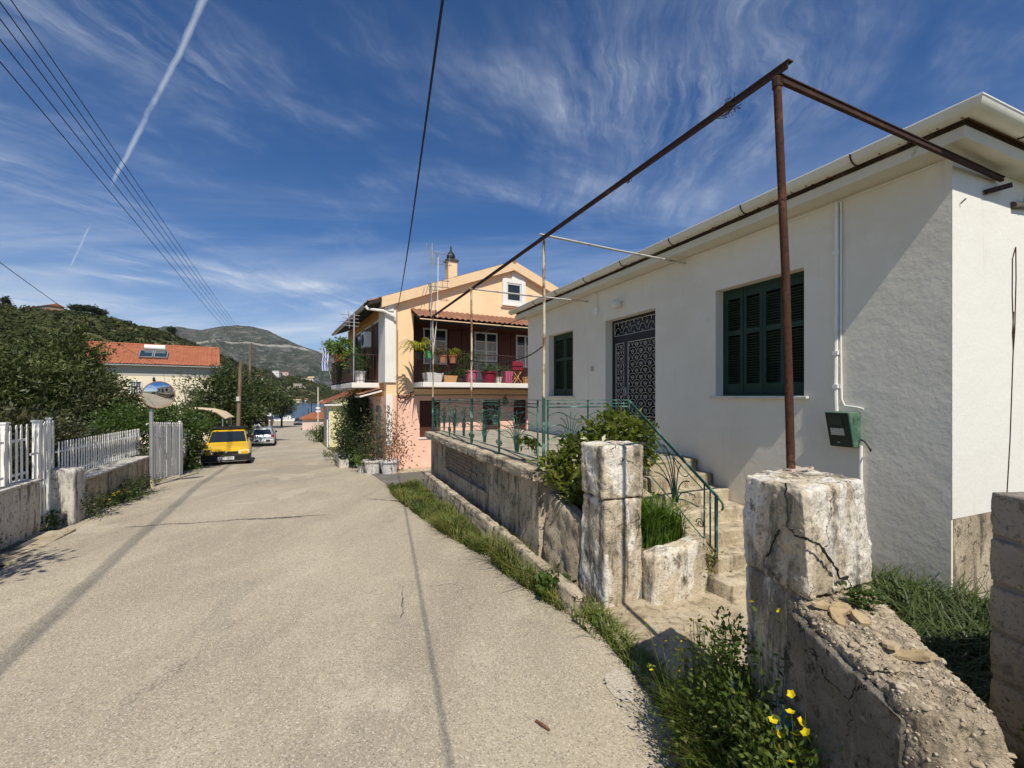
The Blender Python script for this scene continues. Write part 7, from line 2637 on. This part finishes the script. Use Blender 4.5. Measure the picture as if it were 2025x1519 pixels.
# ================================================================== far things
def far_house(label, px, py, y, w, d, h, rot, wall_m, roof_m, storeys=1, flat=False, wins=3, name='far_house', drop=6):
    c = P(px, py, y)
    if y > 150:
        for tq in np.linspace(0.02, .77, 160):
            hx, hy, hz = hill_fn(px, tq)
            if HY - F * hz / hy <= py + 1:
                break
        c = Vector((hx, hy, hz))
        k_ = hy / y
        w, d, h = w * k_, d * k_, h * k_
    o = thing(name, label, 'house', (c.x, c.y, c.z), rot)
    z = c.z
    MB().box(-w / 2, w / 2, -d / 2, d / 2, z - drop, z + h).build('wall', wall_m, o)
    if flat:
        MB().box(-w / 2 - .3, w / 2 + .3, -d / 2 - .3, d / 2 + .3, z + h + .01, z + h + .4).build('roof', roof_m, o)
    else:
        MB().prism([(-d / 2 - .5, z + h), (d / 2 + .5, z + h), (0, z + h + d * .24)], -w / 2 - .4, w / 2 + .4, 'x').build('roof', roof_m, o)
    for s in range(storeys):
        zz = z + .8 + s * 3
        for i in range(wins):
            x = -w / 2 + w * (i + .5) / wins
            MB().box(x - .5, x + .5, -d / 2 - .08, -d / 2 - .01, zz, zz + 1.3).build('window', M_WINDARK, o)
    return o


M_FW = mat('far_white_wall', (.74, .72, .68), .9)
M_FO = mat('far_ochre_wall', (.55, .42, .26), .9)
far_house('white house with red gable low on the hillside left of the poles', 508, 756, 330, 9, 7, 4.0, R(-40), M_FW, M_ROOFTILE, 1, wins=3)
far_house('white box shaped villa high on the far slope', 546, 746, 430, 7, 6, 6.2, R(10), M_FW, M_FW, 2, True, 2)
far_house('pinkish villa with red roof beside the white box villa', 563, 741, 440, 8, 6, 3.2, R(15), mat('far_pink_wall', (.62, .42, .36), .9), M_ROOFTILE, 1, True, 2)
far_house('wide pale villa on the green shoulder above the bay', 610, 753, 480, 12, 8, 2.8, R(5), mat('far_pale_wall', (.68, .63, .50), .9), M_FO, 1, True, 4)
far_house('upper block of the pale villa above the bay', 616, 751, 484, 6, 6, 4.6, R(5), mat('far_pale_wall', (.68, .63, .50), .9), M_FO, 1, False, 2)
far_house('unfinished concrete building frame on the slope above the bay', 590, 766, 468, 8, 6, 4.0, R(12), mat('far_concrete', (.40, .36, .28), .9), mat('far_concrete', (.40, .36, .28), .9), 1, True, 4)
far_house('small cottage with red roof half hidden behind the pole', 541, 772, 380, 6, 5, 2.2, R(-20), M_FW, M_ROOFTILE, 1, False, 2)
far_house('low ochre boat shed on the far shore', 581, 794, 448, 15, 5, 1.6, R(-8), mat('far_sand_wall', (.66, .55, .36), .9), M_FO, 1, False, 3, drop=3)
far_house('little white hut on the far shore', 606, 792, 450, 3, 3, 1.8, R(0), M_FW, M_ROOFTILE, 1, False, 1, drop=3)
far_house('long low villa with orange roof on top of the left hill', 92, 617, 190, 15, 5, 2.0, R(-22), mat('far_orange_wall', (.45, .26, .16), .9), M_ROOFTILE, 1, False, 7, drop=4)
far_house('pink corner building at the end of the street', 655, 846, 78, 7, 9, 1.75, R(114), mat('pink_corner_wall', (.66, .50, .42), .9), M_ROOFTILE, 1, False, 2, drop=2)
wl = thing('white_wall', 'sloping white garden wall end beside the far utility poles', 'wall', atp(512, 846, 56)[:2] + (g(56),), R(27))
z = g(56)
MB().hexa([(-.2, -4, z), (.2, -4, z), (.2, 5, z), (-.2, 5, z)], [(-.2, -4, z + 1.5), (.2, -4, z + 1.5), (.2, 5, z + 2.6), (-.2, 5, z + 2.6)]).build('wall_body', M_WHITEPAINT, wl)
MB().bar((0, -4.1, z + 1.53), (0, 5.1, z + 2.63), .6, .10).build('coping', M_WHITEPLAIN, wl)


def sign(label, px, py, y, w, h, m_, zt=None):
    c = P(px, py, y)
    o = thing('street_sign', label, 'sign', (c.x, c.y, g(y)), 0)
    MB().box(-w / 2, w / 2, -.03, .03, c.z - h / 2, c.z + h / 2).build('panel', m_, o)
    MB().tube([(0, .05, g(y)), (0, .05, c.z)], .04, 6).build('post', M_GREYMETAL, o)
    return o


sign('blank white sign board in front of the far poles', 531, 820, 60, .75, .45, M_WHITEPLAIN)
sign('blue sign board near the end of the street', 548, 818, 92, 1.0, 1.1, mat('sign_blue', (.04, .12, .45), .5))
sign('narrow white notice board left of the blue sign', 540, 818, 90, .35, 1.4, M_WHITEPLAIN)
qw = thing('quay_wall', 'low white quay wall at the end of the street by the sea', 'wall', atp(590, 838, 117)[:2] + (g(117),), R(8))
MB().box(-14, 8, -.3, .3, g(117) - .4, g(117) + .38).build('wall_body', M_WHITEPAINT, qw)
MB().box(-14.1, 8.1, -.36, .36, g(117) + .39, g(117) + .46).build('coping', M_WHITEPLAIN, qw)
bt_ = thing('boat', 'small white boat moored beyond the quay wall', 'boat', atp(570, 831, 124)[:2] + (-7.0,), R(75))
mb = MB()
rings = []
for y, hw, zl, zh in ((-2.6, .7, -7.0, -6.3), (-1, .95, -7.15, -6.3), (1, .85, -7.15, -6.2), (2.4, .35, -7.0, -6.0), (2.9, .04, -6.7, -5.9)):
    rings.append([(-hw * .5, y, zl), (hw * .5, y, zl), (hw, y, zh), (-hw, y, zh)])
loft(mb, rings).build('hull', M_WHITEPLAIN, bt_)
MB().box(-.5, .5, -.9, .6, -6.28, -5.5).build('cabin', M_WHITEPLAIN, bt_)
yf_ = thing('verge_plants', 'tangle of green roadside plants at the bend below the yellow house', 'plants', (-17.5, 44, g(44)), 0)

tree('roadside_bush', 'green roadside bushes at the bend beyond the yellow house', 'bush', (-18.6, 46, g(46)),
     [((-18.3, 45, g(45) + .5), (1.3, 3.2, .9), 170, 20, .5), ((-23.5, 58, g(58) + .6), (1.4, 5, 1.0), 150, 18, .6)], .2, .4, leaf_mat('roadside_leaf', (.05, .085, .018), (.10, .14, .03), (.25, .18, .08)), trunk_r=.04, seed=80)
bpy.data.objects.remove(yf_)

# trees that can be told apart on the hill's skyline
def hill_z(px):
    ry = float(np.interp(px, HP, [h[2] for h in HILL]))
    return ry, (HY - float(np.interp(px, HP, [h[1] for h in HILL]))) / F * ry


for px, top, kind, lb, sd in ((12, 588, 'cypress', 'pointed dark cypress on the skyline at the far left', 1), (158, 605, 'pine', 'wide umbrella pine on the skyline beside the hilltop villa', 2), (180, 607, 'pine', 'smaller umbrella pine right of the wide one on the skyline', 3),
                              (200, 612, 'round', 'round dark tree on the skyline right of the pines', 4), (212, 655, 'cypress', 'dark cypress on the slope above the cream house roof', 5), (340, 647, 'round', 'dark conical tree on the ridge above the cream house', 6)):
    ry, rz_ = hill_z(px)
    ry -= 4
    x = (px - CX) / F * ry
    zt = (HY - top) / F * ry
    zb_ = rz_ - 1.5 if px != 212 else zt - 6
    if kind == 'cypress':
        cr_ = [((x, ry, (zt + zb_) / 2), (1.1, 1.1, (zt - zb_) * .5), 90, 12, .8)]
    elif kind == 'pine':
        cr_ = [((x, ry, zt - 1.1), (4.2 if px == 158 else 2.6, 3, 1.2), 130, 12, .9)]
    else:
        cr_ = [((x, ry, zt - 2), (2.0, 2.0, 2.2), 100, 12, .9)]
    tree('cypress_tree' if kind == 'cypress' else ('pine_tree' if kind == 'pine' else 'hill_tree'), lb, 'tree', (x, ry, zb_), cr_, .7, .6, mat('skyline_leaf', (.022, .032, .012), .9, [(.4, (.04, .052, .018), .4, .6, 3)]), trunk_r=.2, seed=90 + sd, limbs=3)


# ================================================================== verge grass, weeds, climbers near the camera
rg = np.random.default_rng(33)


def kerb_line(yy):        # verge strip between road edge and kerb wall; yy is house-local y
    a = HW(-2.79, yy)
    return a


pairs = []
for yy in np.linspace(1.2, 9.0, 16):
    a = HW(-2.80, yy)
    b = Vector((xr(a.y) - .15 - .1 * noise.noise(Vector((yy * 1.7, 5, 5))), a.y))
    pairs.append(((b.x, b.y), (a.x, a.y)))
zf = lambda x, y: g(y) - .04
sp = scatter_strip(pairs, 11000, rg, zf)
# thin out by noise so the verge is tufted
keep = np.array([noise.noise(Vector((p[0] * 2.3, p[1] * 2.3, 3))) + .35 * noise.noise(Vector((p[0] * 9, p[1] * 9, 3))) > -.2 for p in sp])
sp = sp[keep]
h_ = np.array([.06 + .20 * max(0, noise.noise(Vector((p[0] * 1.5, p[1] * 1.5, 9))) + .45) for p in sp]) * (.5 + .8 * rg.random(len(sp))) * np.array([1.55 if p[1] < 6.2 else 1.0 for p in sp])
half = len(sp) // 2
tag(blades('verge_grass', sp[:half], h_[:half] * 1.25, .011, M_GRASS, None, rg, .9, 1.2), 'green verge grass between the road and the kerb wall', 'grass', kind='stuff')
tag(blades('dry_verge_grass', sp[half:], h_[half:] * 1.2, .009, M_GRASSDRY, None, rg, 1.1, 1.3), 'half dry verge grass between the road and the kerb wall', 'grass', kind='stuff')
ep = scatter_strip([((.68, 4.35), (.86, 4.45)), ((.80, 3.9), (.98, 3.95)), ((.93, 3.4), (1.10, 3.45)), ((1.02, 2.85), (1.2, 2.9))], 1700, rg, zf)
tag(blades('path_grass', ep, .15, .011, M_GRASS, None, rg, .7, .9), 'fringe of grass between the road and the entrance path', 'grass', kind='stuff')
# low leafy weeds in the verge
Vp = scatter_strip(pairs, 11000, rg, zf)
keep = np.array([noise.noise(Vector((p[0] * 1.9, p[1] * 1.9, 21))) > .02 for p in Vp])
Vp = Vp[keep]
Vp[:, 2] += .02 + .12 * rg.random(len(Vp))
D = unit(rg.normal(size=(len(Vp), 3)) * np.array([1, 1, .4]))
N = unit(rg.normal(size=(len(Vp), 3)) * .5 + np.array([0, 0, 1]))
ln = .05 * (.4 + rg.random(len(Vp)))
Vq, Fq = leaf_quads(Vp, D, N, ln, ln * .6)
tag(np_mesh('verge_weeds', Vq, Fq, M_IVY), 'broad leaved weeds growing through the verge grass', 'weeds', kind='stuff')


# a strip of grass in the gap between kerb wall and terrace wall, and at the foot of the house
def area_grass(name, label, quad, n, h, m_, zfun, w=.007, lean=.6, bend=.8):
    sp = scatter_strip([(quad[0], quad[1]), (quad[3], quad[2])], n, rg, zfun)
    return tag(blades(name, sp, h, w, m_, None, rg, lean, bend), label, 'grass', kind='stuff')


q = [HW(-2.60, 2.9), HW(-2.52, 2.9), HW(-2.52, 8.8), HW(-2.60, 8.8)]
area_grass('gap_grass', 'thin grass in the gap behind the kerb wall', [(v.x, v.y) for v in q], 900, .16, M_GRASSDRY, lambda x, y: g(y) + .02)
q = [(1.95, 2.3), (2.35, 2.2), (3.95, 3.55), (3.2, 4.3)]
area_grass('yard_grass', 'tall shade coloured grass between the ruined wall and the white house corner', q, 4200, .30, leaf_mat('shade_grass_blades', (.045, .075, .016), (.085, .115, .028), None, .2), lambda x, y: -1.84, .018, .9, 1.5)  # dark leaf green with the yard's shadow put into the blade colour
q2 = [(1.90, 1.1), (2.08, 1.1), (2.30, 2.4), (1.92, 2.5)]
area_grass('yard_grass', 'green plants between the ruined wall and the block wall', q2, 3000, .28, M_GRASS, lambda x, y: -1.75, .012, .6, .8)
mb = MB()
yd = structure(grid_mesh('yard_soil', list(np.linspace(1.75, 4.6, 16)), list(np.linspace(.8, 5.3, 20)), lambda x, y: (-1.80 + .05 * noise.noise(Vector((x * 2, y * 2, 0)))) if (Vector((x, y)) - HC).dot(H_U) > -1.35 - 1.0 * (y < 2.75) and y < 3.9 else -2.3, M_EARTH))

# weeds at the foot of the ruined wall (lower right)
def weed_zone(x, y):
    return -2.12


quad = [(.98, .95), (1.17, .95), (1.22, 2.5), (.98, 2.6)]
sp = scatter_strip([((.90, .9), (1.20, .9)), ((.95, 1.6), (1.24, 1.6)), ((1.02, 2.3), (1.24, 2.3)), ((1.05, 2.75), (1.42, 2.75))], 12000, rg, lambda x, y: -2.12)
hh = (.14 + .34 * np.clip((sp[:, 0] - .97) / .25, 0, 1)) * (.4 + .8 * rg.random(len(sp)))
half = len(sp) // 2
tag(blades('weed_grass', sp[:half], hh[:half], .010, M_GRASS, None, rg, .6, .9), 'green grass in the weed patch under the ruined wall', 'grass', kind='stuff')
tag(blades('dry_weed_grass', sp[half:], hh[half:] * .85, .006, M_GRASSDRY, None, rg, .8, 1.0), 'straw coloured grass in the weed patch under the ruined wall', 'grass', kind='stuff')
M_WEED = leaf_mat('wall_weed_leaf', (.07, .115, .018), (.14, .19, .035), (.30, .27, .10), .4)
weeds = [((1.16, 2.45, -1.72), (.16, .22, .30), 90, 16, .09), ((1.14, 2.05, -1.60), (.10, .28, .30), 120, 16, .09), ((1.10, 1.75, -1.62), (.10, .3, .28), 120, 16, .09), ((1.20, 2.42, -1.42), (.09, .15, .26), 60, 14, .08), ((1.02, 2.2, -1.95), (.14, .5, .14), 90, 16, .09), ((1.0, 2.62, -1.98), (.16, .2, .12), 50, 14, .08)]
pts_ = [crown_points(c, r_, nc, per, cr_, rg=rg) for c, r_, nc, per, cr_ in weeds]
tag(crown_mesh('leafy_weeds', pts_, .034, .42, M_WEED, None, rg, .1), 'dense leafy weeds at the foot of the ruined wall and big pillar', 'weeds', kind='stuff')


def wild_plant(label, base, h, n_stem, n_fl, spread, seed, fs=1.0, group='yellow flowering plants by the ruined wall'):
    r_ = np.random.default_rng(seed)
    t = thing('wildflower_plant', label, 'wildflower', base, 0, group)
    mb = MB()
    Cc, Dd = [], []
    tips = []
    for i in range(n_stem):
        a = r_.random() * 6.28
        d = spread * r_.random()
        tip = Vector((math.cos(a) * d, math.sin(a) * d, h * (.6 + .4 * r_.random())))
        mid = tip * .5 + Vector((0, 0, .06 * h))
        pts = curve_pts((0, 0, 0), mid, tip, 6)
        mb.tube(pts, [.0035, .003, .003, .0025, .002, .0015], 4, caps=False)
        tips.append(tip)
        for k in range(9):
            q = pts[1 + k % 5] + Vector(r_.normal(size=3)) * .018
            Cc.append(q)
            Dd.append(Vector(r_.normal(size=3)) * .6 + Vector((math.cos(a), math.sin(a), .4)))
    mb.build('stem', M_GRASS, t, raw=True)
    Cn = np.array([tuple(c) for c in Cc])
    Dn = unit(np.array([tuple(c) for c in Dd]))
    Nn = unit(np.cross(Dn, unit(r_.normal(size=Dn.shape))))
    ln_ = .032 * (.5 + r_.random(len(Cn)))
    Vq, Fq = leaf_quads(Cn, Dn, Nn, ln_, ln_ * .45)
    np_mesh('leaves', Vq, Fq, M_WEED, t, raw=True)
    for i in range(n_fl):
        tip = tips[i % len(tips)]
        o = link('flower', FL, None, t, raw=True)
        o.location = tip + Vector(r_.normal(size=3)) * (.014 if fs < 1.2 else .026)
        o.rotation_euler = (.5 + r_.uniform(-.4, .4), r_.uniform(-.3, .3), r_.random() * 6)
        s = fs * r_.uniform(.8, 1.2)
        o.scale = (s, s, s)
    return t


wild_plant('airy yellow flowering plant in the pillar shadow, leftmost of the weed patch', (1.02, 2.70, -2.1), .70, 16, 10, .20, 1, .7)
wild_plant('yellow flowering plant against the stepped entrance in the weed patch', (1.14, 2.74, -2.1), .76, 14, 10, .16, 2, .7)
wild_plant('yellow flowering plant beside the left face of the big pillar', (1.22, 2.62, -2.1), .74, 12, 6, .16, 3, .7)
wild_plant('tall weed with two yellow blooms in front of the big pillar', (1.19, 2.06, -2.1), 1.12, 6, 2, .10, 4, .9)
wild_plant('low plant with a cluster of bright yellow blooms below the ruined wall', (1.16, 1.76, -2.1), .86, 6, 9, .055, 5, 1.21)
wild_plant('low plant with three bright yellow blooms left of the larger cluster', (1.13, 1.86, -2.1), .84, 4, 5, .035, 6, 1.21)
wild_plant('single yellow bloom among the planter grass near the stair rail', HW(-1.5, 1.9, -1.5), .48, 3, 1, .08, 7, 1.2, None)

# blue plastic scrap caught in the weeds
bp = MB()
rings = [[(1.165 + .02 * math.sin(k * 2.3) + dx * (.4 + .5 * ((k * 7) % 3)), 1.93 - .02 * k + dy, -1.33 - .04 * k + .012 * math.cos(k * 2 + dx * 90)) for dx, dy in ((-.022, 0), (.005, .018), (.03, -.006), (.012, -.02))] for k in range(5)]
loft(bp, rings)
tag(bp.build('plastic_bag', mat('blue_plastic', (.045, .10, .15), .4, [(40, (.12, .21, .28), .5, .65, 3)]), smooth=True), 'torn blue plastic bag tangled in the weeds under the ruined wall', 'bag')
tag(MB().tube([(1.20, 2.40, -1.58), (1.175, 2.36, -1.52), (1.165, 2.34, -1.62), (1.17, 2.33, -1.75)], .010, 7).build('plastic_pipe', M_WHITEPLAIN, smooth=True), 'short bent white plastic pipe in the weeds beside the big pillar', 'pipe')
# twigs on the asphalt
tk = MB().tube([(.155, 2.86, -2.086), (.19, 2.82, -2.080), (.235, 2.78, -2.086)], [.008, .009, .006], 6).build('twig', mat('twig_brown', (.16, .07, .035), .9))
tag(tk, 'short brown stick lying on the road near the camera', 'twig')
tag(MB().tube([(.93, 2.62, -2.085), (.97, 2.45, -2.07), (1.01, 2.28, -2.08)], [.008, .010, .006], 6).build('twig', mat('twig_brown', (.16, .07, .035), .9)), 'brown stick at the road edge in front of the weed patch', 'twig')

# climber over the terrace corner
cl = thing('climbing_shrub', 'glossy green climbing shrub spilling over the terrace corner railing', 'shrub', HW(-1.9, 2.75, -1.5), HROT)
M_CLIMB = leaf_mat('climber_leaf', (.095, .13, .02), (.21, .235, .04), (.33, .30, .06), .4, .35)


def CLL(px, py, y):
    v = P(px, py, y)
    d = Vector((v.x - cl.location.x, v.y - cl.location.y))
    return (d.dot(H_U), d.dot(H_D), v.z)


parts = [crown_points(CLL(1215, 850, 5.75), (.36, .2, .2), 50, 14, .14, rg=rg), crown_points(CLL(1150, 885, 5.6), (.28, .18, .17), 34, 14, .13, rg=rg), crown_points(CLL(1105, 925, 5.45), (.17, .13, .2), 26, 14, .12, rg=rg),
         crown_points(CLL(1135, 965, 5.3), (.15, .12, .2), 22, 13, .11, rg=rg), crown_points(CLL(1262, 858, 5.95), (.22, .17, .13), 24, 13, .11, rg=rg), crown_points(CLL(1280, 905, 5.9), (.10, .1, .16), 14, 12, .09, rg=rg), crown_points(CLL(1048, 873, 6.0), (.14, .14, .08), 9, 8, .08, rg=rg)]
crown_mesh('foliage', parts, .098, .42, M_CLIMB, cl, rg, .15)
mb = MB()
root = CLL(1140, 1010, 5.4)
for p_ in parts[:5]:
    for i in range(4):
        e = Vector(p_[2][rg.integers(len(p_[2]))])
        mb.tube(curve_pts(root, (Vector(root) + e) / 2 + Vector((0, 0, .15)), e, 7), [.012, .011, .010, .008, .007, .005, .004], 5)
mb.build('branch', M_BARK, cl, smooth=True)
# seedling on the broken wall and tuft on the terrace
tag(crown_mesh('wall_tuft', [crown_points((1.56, 1.98, -.90), (.05, .05, .05), 22, 14, .035, rg=rg)], .022, .6, M_IVY, None, rg), 'small green tuft growing on the broken wall top', 'weeds', kind='stuff')
tag(crown_mesh('broad_leaf_weed', [crown_points((.42, 4.72, -2.0), (.14, .14, .10), 24, 8, .08, rg=rg)], .085, .75, M_IVY, None, rg), 'broad leaved weed in the verge left of the cracked pillar', 'weeds', kind='stuff')
tag(crown_mesh('stair_weed', [crown_points(tuple(HW(-1.25, 1.42, -1.72)), (.05, .05, .14), 16, 12, .05, rg=rg)], .04, .3, M_GRASSDRY, None, rg), 'dry tuft growing at the foot of the stair post', 'weeds', kind='stuff')
tag(crown_mesh('block_wall_ivy', [crown_points((2.05, 1.55, -1.28), (.05, .16, .22), 60, 14, .07, rg=rg), crown_points((1.95, 1.30, -1.36), (.14, .2, .2), 60, 14, .07, rg=rg)], .035, .6, M_WEED, None, rg), 'leafy plants in the corner between ruined wall and block wall', 'weeds', kind='stuff')


# pebbles bedded all over the ruined wall: too many to count, one mass
octa = np.array([(1, 0, 0), (-1, 0, 0), (0, 1, 0), (0, -1, 0), (0, 0, 1), (0, 0, -1)], float)
of = np.array([(0, 2, 4), (2, 1, 4), (1, 3, 4), (3, 0, 4), (2, 0, 5), (1, 2, 5), (3, 1, 5), (0, 3, 5)])
Vg, Fg = [], []
k = 0
while k < 2600:
    if rg.random() < .62:
        h0 = bt.ray_cast(Vector((rg.uniform(1.14, 1.86), rg.uniform(1.0, 2.16), 0)), Vector((0, 0, -1)))
    else:
        h0 = bt.ray_cast(Vector((.5, rg.uniform(.9, 2.1), rg.uniform(-1.5, -.95))), Vector((1, .25 * rg.normal(), 0)))
    if h0[0] is None or h0[0].z < -1.6:
        continue
    s_ = .0035 + .006 * rg.random() ** 2
    A = octa * np.array([s_ * rg.uniform(.8, 1.7), s_ * rg.uniform(.8, 1.3), s_ * rg.uniform(.5, 1)]) * rg.uniform(.75, 1.2, (6, 1))
    a = rg.random() * 6.28
    Rm = np.array([[math.cos(a), -math.sin(a), 0], [math.sin(a), math.cos(a), 0], [0, 0, 1]])
    Vg.append(A @ Rm.T + np.array(h0[0]) - np.array(bank.location))
    Fg.append(of + 6 * k)
    k += 1
gr_ = np_mesh('gravel', np.concatenate(Vg), np.concatenate(Fg), stone_me.materials[0], bank, raw=True, smooth=True)
tag(gr_, kind='stuff')


# loose grit gathered along both road edges, and a pale worn patch near the weeds
Vg, Fg = [], []
for k in range(2600):
    y = 1.6 + 12.5 * rg.random() ** 1.4
    side_ = rg.random() < .5
    x = (xr(y) - abs(rg.normal()) * .16 - .02) if side_ else (xl(y) + abs(rg.normal()) * .35)
    s_ = .003 + .007 * rg.random() ** 3
    A = octa * np.array([s_ * rg.uniform(.8, 1.6), s_ * rg.uniform(.8, 1.3), s_ * rg.uniform(.5, 1)])
    a = rg.random() * 6.28
    Rm = np.array([[math.cos(a), -math.sin(a), 0], [math.sin(a), math.cos(a), 0], [0, 0, 1]])
    Vg.append(A @ Rm.T + np.array([x, y, g(y) + .004]))
    Fg.append(of + 6 * k)
tag(np_mesh('road_grit', np.concatenate(Vg), np.concatenate(Fg), stone_me.materials[0]), 'loose grit and small stones along the road edges', 'grit', kind='stuff')
ring_ = []
for k in range(28):
    a = 2 * math.pi * k / 28
    rr = 1 + .28 * noise.noise(Vector((math.cos(a) * 1.4, math.sin(a) * 1.4, 3)))
    ring_.append((.78 + .10 * rr * math.cos(a), 3.25 + .17 * rr * math.sin(a)))
pz = [(x, y, g(y) + .02 * math.sin(math.pi * (x - xl(y)) / (xr(y) - xl(y))) + .012 * noise.noise(Vector((x * .7, y * .7, 0))) + .006) for x, y in ring_]
mb = MB().add(pz, [tuple(range(28))])
mb.build('worn_patch', mat('pale_patch', (.50, .45, .36), .9, [(60, (.34, .30, .23), .45, .6, 4)], bump=(90, .5, .004)), road)


# ================================================================== air: thin haze that pales the far mountain
HZ = MB().box(-10800, 10800, -60, 3600, -12.5, 560).build('haze', None)
hm = bpy.data.materials.new('thin_haze')
hm.use_nodes = True
hm.node_tree.nodes.clear()
ho = hm.node_tree.nodes.new('ShaderNodeOutputMaterial')
hv_ = hm.node_tree.nodes.new('ShaderNodeVolumePrincipled')
hv_.inputs['Color'].default_value = (0.80, 0.88, 1.0, 1)
hv_.inputs['Density'].default_value = 0.000042
hv_.inputs['Anisotropy'].default_value = 0.0
hm.node_tree.links.new(hv_.outputs[0], ho.inputs['Volume'])
HZ.data.materials.append(hm)
tag(HZ, 'thin pale haze in the air over the bay', 'haze', kind='stuff')
